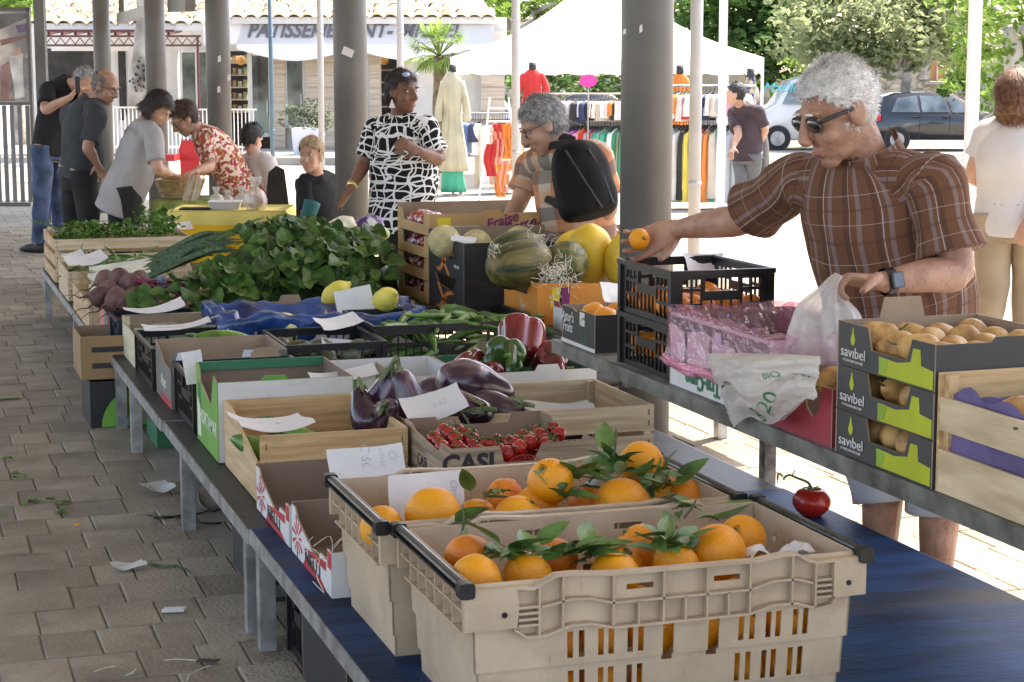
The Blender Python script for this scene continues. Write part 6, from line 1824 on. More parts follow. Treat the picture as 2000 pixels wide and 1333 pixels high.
b = MB(BG); q4(b, 1806, 1872, 160, 166, 47.8, .3); b.build('sill', m_stone, hs)
# garden wall stretching behind everything
gw = thing('garden_wall', 'long low rubble wall behind the tent and the cars', 'wall', wp(1300, 250, 50))
b = MB(BG); q4(b, 985, 1640, 150, 330, 50, .4); b.build('wall', m_stone, gw)

# ------------------------------------------------------------------ vehicles
m_tyre = mat('black_tyre', (.02, .02, .02), .85, .2)
m_rim = mat('alloy_wheel', (.35, .35, .36), .4, .2, metal=.6)
m_carglass = mat('car_glass', (.06, .08, .085), .08, .4, 1.5, col2=(.3, .36, .36), spec=.9)


def car(label, name, x0, x1, D, zt, paint, van=False, cat='car', flip=False, off=0.):
    """side-on car between photo columns; profile extruded with tumble-home, separate glass, wheels, lamps, doors"""
    a, c = bp(x0, 250, D).x, bp(x1, 250, D).x
    L_ = c - a; W_ = 1.6
    t = thing(name, label, cat, BG @ V(((a + c) / 2, D + W_ / 2, 0)))
    X = (lambda u: c - u * L_) if flip else (lambda u: a + u * L_)
    if van:
        low = [(0, .16), (.0, .55), (.012, .96), (.04, 1.), (.6, 1.), (.72, .93), (.84, .62), (.97, .5), (1., .4), (1., .16)]
    else:
        low = [(0.01, .2), (0., .42), (.03, .62), (.09, .92), (.16, .985), (.36, 1.), (.52, .97), (.7, .68), (.9, .56), (.99, .44), (1., .2)]
    n = len(low); b = MB(BG)
    def ring(y, s, tz):
        out = []
        for u, v in low:
            ins = 0 if v < .6 else (v - .6) * .35
            out.append((X(.5 + (u - .5) * s), D + W_ / 2 + y * (W_ / 2 - ins), v * zt * tz))
        return out
    prev = None
    for y, s, tz in ((-1., 1., 1.), (-.96, 1., 1.)) if False else ((-1, .985, .985), (-.9, 1., 1.), (.9, 1., 1.), (1, .985, .985)):
        r = [b.vert(p) for p in ring(y, s, tz)]
        if prev:
            for k in range(n): b.face((prev[k], prev[(k + 1) % n], r[(k + 1) % n], r[k]))
        else: b.face(r)
        prev = r
    b.face(prev[::-1]); b.build('body', paint, t, True)
    yg = D - .012
    def glass(pts, nm):
        g = MB(BG)
        P = [V((X(u), D + (max(0, v - .6) * .35) * 1. + .0 - .012 + .012, v * zt)) for u, v in pts]
        P = [V((p.x, p.y - .015, p.z)) for p in P]
        g.poly(P); g.poly([p + V((0, .01, 0)) for p in P][::-1]); g.build(nm, m_carglass, t)
    if van: glass([(.62, .62), (.66, .92), (.72, .88), (.8, .62)], 'side_window')
    else:
        glass([(.13, .66), (.17, .9), (.29, .94), (.31, .66)], 'side_window'); glass([(.325, .66), (.31, .94), (.46, .93), (.5, .66)], 'side_window'); glass([(.515, .66), (.48, .92), (.53, .9), (.645, .66)], 'side_window')
    for u in (.31, .5) if not van else (.6, .3):
        g = MB(BG); x = X(u); g.box((x - .006, D - .004, zt * .22), (x + .006, D + .02, zt * .62)); g.build('door_gap', m_dark, t)
        g = MB(BG); g.box((x - .16, D - .03, zt * .58), (x - .04, D - .002, zt * .6)); g.build('door_handle', paint, t)
    for u in (.17, .83):
        for yy in (D - .01, D + W_ - .17):
            g = MB(BG); x = X(u); r = zt * (.16 if van else .2)
            g.cyl((x, yy, r), (x, yy + .18, r), r, nr=22); w = g.build('wheel', m_tyre, t)
            g = MB(BG); g.cyl((x, yy - .008, r), (x, yy - .001, r), r * .62, nr=16)
            for q in range(5): g.bar((x, yy - .012, r), (x + math.cos(q * 1.257) * r * .58, yy - .012, r + math.sin(q * 1.257) * r * .58), .01, .035, up=(0, 1, 0))
            g.build('rim', m_rim, w)
            g = MB(BG); g.cyl((x, yy + (.006 if yy < D + .1 else 0), r), (x, yy + .012, r), r * 1.12, nr=22); g.build('wheel_arch', m_dark, w)
    g = MB(BG); g.box((X(.0) - .02, D - .012, zt * .52), (X(.0) + .22 if not flip else X(0) - .2, D + .1, zt * .62)); g.build('tail_lamp', mat('tail_lamp_red', (.5, .02, .03), .2, .1), t)
    g = MB(BG); g.box((X(.96) - .08, D - .012, zt * .44), (X(.96) + .08, D + .1, zt * .5)); g.build('headlight', mat('headlight_glass', (.6, .6, .6), .15, .1), t)
    return t


car('dark charcoal hatchback parked behind the man in the plaid shirt', 'parked_car', 1700, 2010, 40, 1.27, mat('charcoal_car_paint', (.02, .02, .022), .18, .2, 2, coat=.8))
v_ = car('white delivery van with turquoise script parked behind the clothes rack', 'parked_van', 1478, 1720, 40.5, 1.62, mat('white_van_paint', (.7, .7, .7), .25, .05, 2, coat=.5), True, 'van', True)
me = tmesh('Maelle', .3, .002, shear=.3); c = bp(1525, 172, 40.38); me.transform(BG @ Matrix.Translation(c) @ Matrix.Rotation(math.pi / 2, 4, 'X')); me.materials.clear(); me.materials.append(mat('turquoise_print', (.05, .45, .5), .5, .1)); link('lettering', me, v_)
car('silver car half hidden behind the left end of the clothes rack', 'parked_car', 905, 1045, 42, 1.2, mat('silver_car_paint', (.42, .43, .45), .25, .1, 2, metal=.4, coat=.5))
car('dark car glimpsed behind the pink star sign', 'parked_car', 1085, 1300, 43, 1.22, mat('charcoal_car_paint', (.02, .02, .022), .18, .2, 2, coat=.8))

# ------------------------------------------------------------------ the white market tent
DT = 27.0
m_tent = thin('white_tent_canvas', (.9, .9, .9), .97, .6, .0, .35)
tn = thing('market_tent', 'white peaked market tent over the clothes stall', 'tent', wp(1190, 340, DT + 1.5))
tl_, tr_ = bp(882, 112, DT), bp(1490, 96, DT); zt_ = tl_.z
x0, x1, y0, y1 = tl_.x, tr_.x, DT, DT + 4.4
ap = V(((x0 + x1) / 2, DT + 2.2, bp(1190, -60, DT + 2.2).z))
def tent_side(p, q):
    def f(u, v):
        e = V(p).lerp(V(q), u); s = e.lerp(ap, v); s.z -= .22 * math.sin(math.pi * v) * .9 + .06 * math.sin(math.pi * u) * (1 - v)
        return s
    return f
C4 = [(x0, y0, zt_), (x1, y0, zt_), (x1, y1, zt_), (x0, y1, zt_)]
b = MB(BG)
for k in range(4): b.grid(tent_side(C4[k], C4[(k + 1) % 4]), 12, 10)
ro_ = b.build('roof_canvas', m_tent, tn, True, fix=False)
for k in range(4):
    p, q = V(C4[k]), V(C4[(k + 1) % 4]); b = MB(BG)
    b.grid(lambda u, v: p.lerp(q, u) + V((0, 0, -.06 * math.sin(math.pi * u) * (1 - v) - v * (.24 + .015 * math.sin(u * 50)))), 40, 3); b.build('valance', m_tent, tn, True, fix=False)
for p in C4:
    b = MB(BG); b.box((p[0] - .02, p[1] - .02, 0), (p[0] + .02, p[1] + .02, zt_)); b.build('leg', m_whitepole, tn)
    b = MB(BG); b.box((p[0] - .08, p[1] - .08, 0), (p[0] + .08, p[1] + .08, .01)); b.build('foot_plate', m_whitepole, tn)
b = MB(BG); b.cyl((ap.x, ap.y, ap.z - .5), ap, .02); b.build('mast', m_whitepole, tn)
def tentpole(px, D, wpx, top, label):
    p = bp(px, 600, D); w = wpx * D / CF / 2; t = thing('tent_pole', label, 'pole', BG @ V((p.x, D, 0)))
    b = MB(BG); b.box((p.x - w, D - w, 0), (p.x + w, D + w, top)); b.build('shaft', m_whitepole, t)
    b = MB(BG); b.box((p.x - w * 3, D - w * 3, 0), (p.x + w * 3, D + w * 3, .012)); b.build('foot_plate', m_whitepole, t)
    b = MB(BG); b.box((p.x - w * 1.3, D - w * 1.3, 1.1), (p.x + w * 1.3, D + w * 1.3, 1.16)); b.build('clamp', m_whitepole, t)
tentpole(1404, 20, 15, 3.2, 'white square pole standing before the hanging clothes')
tentpole(1885, 10.8, 22, 3.2, 'white square pole between the plaid man and the woman in the pale top')

# ------------------------------------------------------------------ clothes stall
def rack(label, x0, x1, y, D, rows, name='clothes_rack'):
    t = thing(name, label, 'clothes rack', wp((x0 + x1) / 2, 360, D), 'clothes racks under the tent')
    for yy in rows:
        b = MB(BG); b.cyl(bp(x0, yy, D), bp(x1, yy, D), .014, nr=8); b.build('rail', m_steel, t)
    for x in (x0, x1):
        b = MB(BG); p = bp(x, rows[0], D); b.cyl((p.x, D, 0), (p.x, D, p.z), .014, nr=8); b.build('upright', m_steel, t)
        b = MB(BG); b.box((p.x - .02, D - .3, 0), (p.x + .02, D + .3, .04)); b.build('foot', m_steel, t)
    return t


GR = random.Random(5)


def mixcol(l, n):
    out = []
    for c in l:
        out.append(c)
        if GR.random() < n: out.append(GR.choice(('white', 'cream', 'grey', 'beige', 'white', 'black', 'cream')))
    return out


CLO = {'cream': (.75, .7, .6), 'white': (.8, .8, .8), 'navy': (.03, .04, .1), 'blue': (.1, .18, .4), 'orange': (.75, .25, .05), 'red': (.6, .04, .04), 'yellow': (.78, .6, .1), 'green': (.04, .3, .14), 'emerald': (.05, .4, .25), 'teal': (.1, .33, .38), 'grey': (.4, .42, .42), 'black': (.03, .03, .03), 'pink': (.75, .3, .4), 'beige': (.6, .5, .38), 'violet': (.3, .08, .35), 'brown': (.25, .15, .1), 'denim': (.14, .2, .3), 'coral': (.8, .35, .25)}
for k, c_ in CLO.items(): mat('cloth_' + k, c_, .85, .1, 5, sheen=.1)


def garment(px, yt, yb, D, col, label, group, ang=None, w=.4, sl=True):
    """a garment on its hanger, seen nearly edge-on along the rail"""
    t = thing('garment', label, 'garment', wp(px, yt, D), group)
    px += R.uniform(-1.5, 1.5); w *= R.uniform(.75, 1.1)
    top = bp(px, yt, D); z1 = top.z; z0 = max(bp(px, yb + R.uniform(-22, 8) * (1 if yb > 260 else .4), D).z, .08)
    ang = R.uniform(.75, 1.15) if ang is None else ang
    dx, dy = math.cos(ang), math.sin(ang); sd = R.uniform(0, 50)
    def P(u, v):
        s = u * 2 - 1; ww = w / 2 * (.55 + .45 * min(1, v * 5)) * (1 + .12 * v)
        th = .04 + .035 * v
        a = s * math.pi
        x = math.cos(a) * ww; yv = math.sin(a) * th + .02 * NZ.noise(V((s * 6, v * 2, sd))) * (.4 + v)
        z = z1 - .05 - .09 * abs(math.cos(a)) * (1 if v < .02 else 1 - min(1, v * 8) * 1) - v * (z1 - .06 - z0)
        return V((top.x + x * dx - yv * dy, D + x * dy + yv * dx, z))
    b = MB(BG); b.grid(P, 22, 8); b.build('cloth', MATS['cloth_' + col], t, True, fix=False)
    b = MB(BG); c = V((top.x, D, z1 - .05))
    b.tube([c + V((dx, dy, -.35)) * (w * .4), c, c + V((-dx, -dy, -.35)) * (w * .4)], .009, 6, 2); b.tube([c, c + V((0, 0, .05)), c + V((0, .02, .075)), c + V((0, .02, .06))], .004, 5, 2)
    b.build('hanger', m_dark, t)
    return t


rack('low clothes rail left of the man with the backpack', 900, 1078, 222, 25.5, (222,))
for k, cn in enumerate(mixcol(['cream', 'white', 'beige', 'blue', 'denim', 'navy', 'white', 'cream', 'white', 'white', 'coral', 'orange', 'yellow', 'orange', 'orange'], .4)):
    garment(908 + k * 5.2, 226, 300 if k < 7 else 385, 25.5, cn, '%s garment on the low rail left of the backpack, number %d from its left end' % (cn, k + 1) if False else '%s garment on the low rail left of the backpack man' % cn, 'garments on the low left rail')
rack('two level clothes rack behind the man with the backpack', 1062, 1245, 190, 26, (184, 236))
for k, cn in enumerate(mixcol(['white', 'cream', 'coral', 'coral', 'cream', 'black', 'navy', 'navy', 'black', 'brown', 'beige', 'white', 'orange', 'cream', 'white', 'grey'], .6)):
    garment(1072 + k * 6.9, 187, 236, 26, cn, '%s garment on the upper rail behind the backpack man' % cn, 'garments on the upper middle rail')
for k, cn in enumerate(mixcol(['white', 'yellow', 'yellow', 'violet', 'violet', 'pink', 'orange', 'red', 'red', 'grey', 'emerald', 'emerald', 'green', 'green', 'emerald', 'green', 'teal', 'teal'], .5)):
    garment(1078 + k * 6, 240, 375, 26, cn, '%s garment on the lower rail behind the backpack man' % cn, 'garments on the lower middle rail')
rack('two level clothes rack beside the man in the dark polo shirt', 1305, 1475, 170, 22.5, (168, 233))
for k, cn in enumerate(mixcol(['orange', 'orange', 'cream', 'white', 'red', 'green', 'navy', 'blue', 'navy', 'white', 'grey', 'pink', 'pink', 'pink'], .6)):
    garment(1312 + k * 6.9, 171, 236, 22.5, cn, '%s garment on the upper rail left of the polo man' % cn, 'garments on the upper right rail')
for k, cn in enumerate(mixcol(['white', 'grey', 'cream', 'beige', 'yellow', 'yellow', 'white', 'red', 'orange', 'emerald', 'emerald', 'teal', 'cream', 'grey', 'grey', 'teal', 'teal', 'navy'], .5)):
    garment(1310 + k * 5.9, 237, 405, 22.5, cn, '%s garment on the lower rail left of the polo man' % cn, 'garments on the lower right rail')


def dress(px, yt, yb, D, wpx, m, label, waist=.7, skirt=None, flare=1.25):
    t = thing('dress_form', label, 'dress', wp(px, yb, D)); s = D / CF
    p = bp(px, yt, D); z1 = p.z; z0 = max(.05, bp(px, yb, D).z); H_ = z1 - z0; w = wpx * s / 2
    b = MB(BG)
    def fn(q, th, tt, d): return q + d * .03 * math.sin(th * 9) * (1 - tt) + d * .02 * NZ.noise(q * 5)
    b.loft([((p.x, D, z0), w * flare, w * .7), ((p.x, D, z0 + H_ * .45), w * waist * 1.1, w * .55), ((p.x, D, z0 + H_ * .62), w * waist, w * .5), ((p.x, D, z0 + H_ * .85), w, w * .5), ((p.x, D, z1), w * .35, w * .3)], 26, 5, (1, 0, 0), fn=fn); b.build('dress', m, t, True)
    for sg in (-1, 1):
        b = MB(BG); b.loft([((p.x + sg * w * .75, D, z1 - H_ * .1), w * .25, w * .25), ((p.x + sg * w * 1.15, D - .02, z1 - H_ * .35), w * .3, w * .25), ((p.x + sg * w * 1.2, D - .03, z1 - H_ * .5), w * .35, w * .25)], 12, 3, (1, 0, 0)); b.build('sleeve', m, t, True)
    b = MB(BG); b.cyl((p.x, D, z1 - .02), (p.x, D, z1 + .09), .05, .045); b.build('neck_block', m_dark, t, True)
    b = MB(BG); b.cyl((p.x, D, 0), (p.x, D, z0 + .1), .02); b.box((p.x - .15, D - .15, 0), (p.x + .15, D + .15, .02)); b.build('stand', m_steel, t)
    if skirt:
        b = MB(BG); b.loft([((p.x, D, .05), w * 1.0, w * .6), ((p.x, D, z0 + .05), w * .9, w * .5)], 26, 3, (1, 0, 0), fn=fn); b.build('skirt', skirt, t, True)


dress(884, 140, 335, 25, 46, mat('sage_robe', (.5, .48, .34), .85, .12, 5), 'long sage robe over a green skirt on a dress form', skirt=MATS['cloth_emerald'])
dress(1040, 136, 225, 24.5, 44, MATS['cloth_red'], 'red dress on a form behind the thin grey pole', flare=1.0)
dress(1328, 142, 245, 24, 32, MATS['cloth_orange'], 'orange dress on a form right of the thickest column', flare=1.0)
dress(1466, 148, 380, 24, 30, mat('blue_paisley', (.12, .14, .4), .8, .6, 14, col2=(.6, .5, .3), thr=(.42, .58)), 'blue patterned long dress behind the man in the dark polo')
b = MB(BG); c = bp(1149, 158, 24); sg = thing('price_star', 'hot pink star shaped price sign on the clothes rack', 'sign', BG @ c)
pts = []
for k in range(32):
    a = k * math.pi / 16; r = 1. if k % 2 else .84; pts.append((math.cos(a) * r * .125, math.sin(a) * r * .09))
b.prism(pts, c, (1, 0, 0), (0, 0, 1), (0, -1, 0), .008); b.build('card', mat('hot_pink_card', (.85, .06, .38), .6, .04), sg)
b = MB(BG); b.cyl((c.x, 24.01, 0), (c.x, 24.01, c.z), .008); b.build('stick', m_steel, sg)
b = MB(BG)
ta = thing('wicker_display', 'white wire display stand with orange scarves behind the thin grey pole', 'display stand', wp(985, 390, 23))
for k in range(7):
    z = .25 + k * .16; c = bp(975, 300, 23); b = MB(BG); b.cyl((c.x - .25 + .02 * k, 23, z), (c.x + .25 - .02 * k, 23, z), .012); b.build('wire', m_whitepole, ta)
for sx in (-.26, .26):
    b = MB(BG); b.cyl((c.x + sx, 23, 0), (c.x + sx * .45, 23, 1.35), .012); b.build('upright', m_whitepole, ta)
for k in range(8):
    b = MB(BG); x = c.x + R.uniform(-.2, .2); z = R.uniform(.5, 1.2); w = R.uniform(.04, .08); sd = k
    b.grid(lambda u, v: V((x + (u - .5) * w * 2 + .02 * math.sin(v * 6 + sd), 22.96 + .02 * math.sin(u * 12), z - v * .4)), 8, 5); b.build('scarf', MATS['cloth_' + ['orange', 'coral', 'red', 'orange'][k % 4]], ta, True)
# ------------------------------------------------------------------ cloth patterns
def nodes_of(name, rough=.85):
    m = bpy.data.materials.new(name); MATS[name] = m; m.use_nodes = True
    N = m.node_tree.nodes; L = m.node_tree.links; b = N['Principled BSDF']; b.inputs['Roughness'].default_value = rough; b.inputs['Specular IOR Level'].default_value = .2
    tc = N.new('ShaderNodeTexCoord'); sp = N.new('ShaderNodeSeparateXYZ'); L.new(tc.outputs['UV'], sp.inputs[0])
    return m, N, L, b, tc, sp


def stripe(N, L, src, period, off, width):
    a = N.new('ShaderNodeMath'); a.operation = 'MULTIPLY_ADD'; a.inputs[1].default_value = 1 / period; a.inputs[2].default_value = off + 50
    f = N.new('ShaderNodeMath'); f.operation = 'FRACT'; c = N.new('ShaderNodeMath'); c.operation = 'LESS_THAN'; c.inputs[1].default_value = width
    L.new(src, a.inputs[0]); L.new(a.outputs[0], f.inputs[0]); L.new(f.outputs[0], c.inputs[0]); return c.outputs[0]


def over(N, L, base, mask, col, k=1.):
    mx = N.new('ShaderNodeMixRGB'); mm = N.new('ShaderNodeMath'); mm.operation = 'MULTIPLY'; mm.inputs[1].default_value = k
    L.new(mask, mm.inputs[0]); L.new(mm.outputs[0], mx.inputs[0])
    if isinstance(base, tuple): mx.inputs[1].default_value = (*base, 1)
    else: L.new(base, mx.inputs[1])
    mx.inputs[2].default_value = (*col, 1); return mx.outputs[0]


def wrinkle(N, L, b, tc, sc=9., st=.5):
    nz = N.new('ShaderNodeTexNoise'); nz.inputs['Scale'].default_value = sc; nz.inputs['Detail'].default_value = 3; L.new(tc.outputs['Object'], nz.inputs['Vector'])
    bm_ = N.new('ShaderNodeBump'); bm_.inputs['Strength'].default_value = st; bm_.inputs['Distance'].default_value = .03; L.new(nz.outputs['Fac'], bm_.inputs['Height']); L.new(bm_.outputs[0], b.inputs['Normal'])


m_plaid, N, L, b_, tc, sp = nodes_of('brown_plaid_cotton')
c = over(N, L, (.155, .073, .042), stripe(N, L, sp.outputs[0], .075, 0, .16), (.24, .18, .18), .7)
c = over(N, L, c, stripe(N, L, sp.outputs[0], .075, .45, .2), (.085, .042, .03), .7)
c = over(N, L, c, stripe(N, L, sp.outputs[0], .15, .1, .017), (.45, .42, .46), .8)
c = over(N, L, c, stripe(N, L, sp.outputs[0], .15, .62, .012), (.42, .36, .36), .7)
c = over(N, L, c, stripe(N, L, sp.outputs[1], .085, .0, .02), (.45, .38, .36), .6)
c = over(N, L, c, stripe(N, L, sp.outputs[1], .085, .5, .09), (.09, .045, .03), .45)
L.new(c, b_.inputs['Base Color']); wrinkle(N, L, b_, tc, 8, .6)
m_pastel, N, L, b_, tc, sp = nodes_of('pastel_check_cotton')
c = over(N, L, (.55, .45, .36), stripe(N, L, sp.outputs[0], .16, 0, .45), (.5, .16, .05), .8)
c = over(N, L, c, stripe(N, L, sp.outputs[1], .16, .2, .42), (.1, .095, .1), .65)
c = over(N, L, c, stripe(N, L, sp.outputs[1], .16, .7, .3), (.62, .3, .15), .6)
L.new(c, b_.inputs['Base Color']); wrinkle(N, L, b_, tc, 8, .5)
m_scrib, N, L, b_, tc, sp = nodes_of('black_white_scribble')
col = (.012, .012, .014)
for rot, sc, thr, ds in ((1.57, 13, .9, 5), (0, 11, .945, 6), (.6, 8, .975, 7), (1.4, 6, .97, 4)):
    mp = N.new('ShaderNodeMapping'); mp.inputs['Rotation'].default_value = (0, 0, rot); L.new(tc.outputs['UV'], mp.inputs[0])
    w = N.new('ShaderNodeTexWave'); w.inputs['Scale'].default_value = sc / 2.2; w.inputs['Distortion'].default_value = ds; w.inputs['Detail Scale'].default_value = 1.4; w.inputs['Detail'].default_value = 1.5; L.new(mp.outputs[0], w.inputs[0])
    g = N.new('ShaderNodeMath'); g.operation = 'GREATER_THAN'; g.inputs[1].default_value = thr; L.new(w.outputs['Fac'], g.inputs[0])
    col = over(N, L, col, g.outputs[0], (.75, .75, .75))
L.new(col, b_.inputs['Base Color'])
m_floral, N, L, b_, tc, sp = nodes_of('flowered_blouse')
vo = N.new('ShaderNodeTexVoronoi'); vo.inputs['Scale'].default_value = 48; L.new(tc.outputs['UV'], vo.inputs['Vector'])
r = N.new('ShaderNodeValToRGB'); r.color_ramp.interpolation = 'CONSTANT'
for p, q in ((0, (.3, .1, .05)), (.22, (.7, .55, .47)), (.45, (.35, .05, .08)), (.62, (.72, .6, .52)), (.8, (.45, .2, .1))):
    e = r.color_ramp.elements.new(p); e.color = (*q, 1)
sx = N.new('ShaderNodeSeparateXYZ'); L.new(vo.outputs['Color'], sx.inputs[0]); L.new(sx.outputs[0], r.inputs[0])
L.new(over(N, L, r.outputs[0], stripe(N, L, vo.outputs['Distance'], 10, -50, .002), (.1, .05, .03)), b_.inputs['Base Color'])
m_skin = mat('fair_skin', (.5, .28, .19), .5, .12, 9, .12, 120, col2=(.58, .34, .24), sss=.12)
m_skint = mat('tanned_skin', (.36, .18, .115), .5, .18, 16, .35, 90, col2=(.5, .285, .2), sss=.06, detail=8, thr=(.28, .72))
m_skind = mat('brown_skin', (.17, .075, .045), .45, .15, 9, .1, 100, col2=(.23, .105, .065), sss=.08)
m_black = mat('black_cloth', (.014, .014, .016), .9, .3, 6, .2, 30)
m_char = mat('charcoal_cloth', (.045, .05, .058), .9, .2, 6, .25, 30)
m_dkpant = mat('dark_trousers', (.022, .021, .02), .9, .3, 6, .25, 30)
m_jean = mat('blue_denim', (.05, .075, .15), .85, .35, 7, .3, 60, col2=(.1, .14, .25))
m_gshirt = mat('pale_grey_linen', (.38, .36, .36), .9, .08, 6, .3, 40)
m_wshirt = mat('white_tshirt', (.55, .53, .53), .9, .05, 6, .25, 30)
m_khaki = mat('khaki_trousers', (.33, .26, .18), .9, .12, 6, .3, 30)
m_polo = mat('dark_mauve_polo', (.06, .04, .045), .9, .15, 6)
m_gpant = mat('grey_trousers', (.13, .135, .14), .9, .15, 6, .2, 30)
m_short = mat('pale_grey_shorts', (.5, .49, .5), .9, .06, 6, .2, 30)
m_shoe = mat('dark_shoe', (.03, .026, .024), .6, .3)
m_eyew = mat('eye_white', (.7, .68, .65), .3, .03)
m_lip = mat('lip', (.4, .15, .13), .5, .1)
m_lens = mat('dark_lens', (.015, .015, .017), .08, .2, coat=1.)


def hairmat(n, c, c2): return mat('hair_' + n, c, .55, .3, 40, .4, 150, col2=c2)


def person(name, label, J, S, hd, hf, hs, skin, cloth, hair=None, vox=.011, sleeve=.9, group=None, belly=1., chestw=1., hem=.1, shoes=True, trouser=1., pcol=None, hands=None, hup=(0, 0, 1), bust=0., eyes=True, neckr=1., shirtw=1., collar=False, sl_w=1.):
    """J: joints in the far-side frame (A = picture left, B = picture right)"""
    J = {k: V(v) for k, v in J.items()}
    pel, nk = J['pel'], J['nk']; shA, shB = J['shA'], J['shB']
    sh = (shA + shB) / 2; side = (shB - shA).normalized(); upv = (sh - pel).normalized(); fr = side.cross(upv).normalized() * -1
    root = thing(name, label, 'person', BG @ V((pel.x, pel.y, 0)), group)
    hipA, hipB = J.get('hpA', pel - side * .095 * S), J.get('hpB', pel + side * .095 * S)
    f = V(hf).normalized(); u = V(hup) - f * f.dot(V(hup)); u.normalize(); x = f.cross(u).normalized()
    hc = V(hd); HM = lambda p: hc + (x * p[0] + f * p[1] + u * p[2]) * hs
    HR = Matrix((x, f, u)).transposed()
    b = MB()
    # trunk and neck
    b.loft([(pel - upv * .1 * S, .13 * S, .1 * S), (pel, .155 * S, .115 * S), (pel.lerp(sh, .4), .14 * S * belly, .11 * S * belly), (pel.lerp(sh, .75), .16 * S, .115 * S), (sh + upv * -.01 * S, .135 * S, .08 * S), (nk, .06 * S * neckr, .06 * S * neckr)], 18, 4, side)
    b.loft([(shA - upv * .02 * S, .04 * S, .04 * S), (shA.lerp(nk, .6) - upv * .045 * S, .05 * S, .045 * S), (shB.lerp(nk, .6) - upv * .045 * S, .05 * S, .045 * S), (shB - upv * .02 * S, .04 * S, .04 * S)], 12, 3, fr)
    b.loft([(nk - upv * .05 * S, .065 * S * neckr, .065 * S * neckr), (nk.lerp(HM((0, -.02, -.06)), .5), .055 * S * neckr, .058 * S * neckr), (HM((0, -.015, -.03)), .055 * S * neckr, .06 * S * neckr)], 14, 3, x)
    # head
    b.ell(HM((0, -.012, .03)), (.074 * hs, .094 * hs, .088 * hs), 20, 14, HR); b.ell(HM((0, .022, -.035)), (.06 * hs, .07 * hs, .078 * hs), 16, 12, HR)
    b.ell(HM((0, .062, -.098)), (.03 * hs, .026 * hs, .022 * hs), 10, 8, HR); b.ell(HM((0, .03, -.075)), (.053 * hs, .055 * hs, .035 * hs), 12, 8, HR)
    for s in (-1, 1):
        b.ell(HM((s * .036, .058, -.03)), (.028 * hs, .026 * hs, .026 * hs), 10, 8, HR); b.ell(HM((s * .03, .078, .032)), (.03 * hs, .014 * hs, .01 * hs), 10, 6, HR)
        b.ell(HM((s * .076, -.008, -.008)), (.011 * hs, .024 * hs, .034 * hs), 10, 8, HR); b.ell(HM((s * .08, -.02, .002)), (.008 * hs, .013 * hs, .022 * hs), 8, 6, HR)
    b.loft([(HM((0, .086, .028)), .009 * hs, .01 * hs), (HM((0, .1, .0)), .011 * hs, .012 * hs), (HM((0, .113, -.024)), .017 * hs, .014 * hs), (HM((0, .1, -.036)), .017 * hs, .01 * hs)], 10, 3, x)
    b.ell(HM((0, .088, -.062)), (.024 * hs, .01 * hs, .0055 * hs), 10, 6, HR); b.ell(HM((0, .086, -.073)), (.021 * hs, .01 * hs, .0065 * hs), 10, 6, HR)
    # arms and hands
    hands = hands or {}
    for k in 'AB':
        s, e, w = J['sh' + k], J.get('el' + k), J.get('wr' + k)
        if e is None: continue
        b.loft([(s.lerp(sh, .25), .05 * S, .05 * S), (s, .05 * S, .052 * S), (s.lerp(e, .5), .048 * S, .048 * S), (e, .04 * S, .042 * S), (e.lerp(w, .35), .041 * S, .041 * S), (w, .027 * S, .024 * S)], 14, 4, (0, 1, .3))
        h = hands.get(k, {})
        d = V(h.get('dir', (w - e))).normalized(); nn = V(h.get('nrm', (0, -.2, -1))); nn = (nn - d * d.dot(nn)).normalized(); sd = d.cross(nn).normalized() * h.get('flip', 1)
        curl = h.get('curl', (.35, .45, .4)); Sh = S * h.get('s', 1.)
        b.loft([(w - d * .01 * Sh, .026 * Sh, .02 * Sh), (w + d * .04 * Sh, .04 * Sh, .016 * Sh), (w + d * .088 * Sh, .041 * Sh, .013 * Sh)], 12, 3, sd)
        for i, ln in enumerate((.068, .078, .073, .056)):
            p = w + d * .086 * Sh + sd * (1.5 - i) * .0222 * Sh; dd = d + sd * (1.5 - i) * .1; dd.normalize(); nd = nn.copy(); pts = [(p - dd * .015 * Sh, .0095 * Sh, .0095 * Sh)]
            for q in range(3):
                a = curl[q] * h.get('var', (1, 1, 1, 1))[i]; dd, nd = dd * math.cos(a) + nd * math.sin(a), nd * math.cos(a) - dd * math.sin(a)
                pts.append((p, (.0088 - .0006 * q) * Sh, (.0088 - .0006 * q) * Sh)); p = p + dd * ln * (.46, .31, .23)[q] * Sh
            pts.append((p, .0072 * Sh, .0072 * Sh)); b.loft(pts, 8, 3, sd)
        p = w + d * .025 * Sh + sd * .034 * Sh; dd = (d * .62 + sd * .68 + nn * h.get('thumb', .3)).normalized(); pts = [(p - dd * .02 * Sh, .013 * Sh, .013 * Sh), (p, .0135 * Sh, .0135 * Sh)]
        for q in range(2):
            p = p + dd * .036 * Sh; pts.append((p, (.0115, .0085)[q] * Sh, (.0115, .0085)[q] * Sh)); dd = (dd + d * .25 + nn * h.get('tcurl', .35)).normalized()
        b.loft(pts, 9, 3, nn)
    # legs
    for k, hp in (('A', hipA), ('B', hipB)):
        kn, an = J.get('kn' + k), J.get('an' + k)
        if kn is None: continue
        b.loft([(hp + V((0, 0, .04 * S)), .085 * S, .09 * S), (hp.lerp(kn, .4), .075 * S, .08 * S), (kn, .054 * S, .056 * S), (kn.lerp(an, .35), .052 * S, .056 * S), (an, .035 * S, .037 * S)], 14, 4, (1, 0, 0))
        toe = J.get('to' + k, an + V((fr.x, fr.y, 0)).normalized() * .16 * S); toe = V((toe.x, toe.y, .03 * S))
        b.loft([(an, .036 * S, .036 * S), (an.lerp(toe, .2) + V((0, 0, -.04 * S)), .035 * S, .035 * S), (toe, .04 * S, .022 * S)], 10, 3, (1, 0, 0))
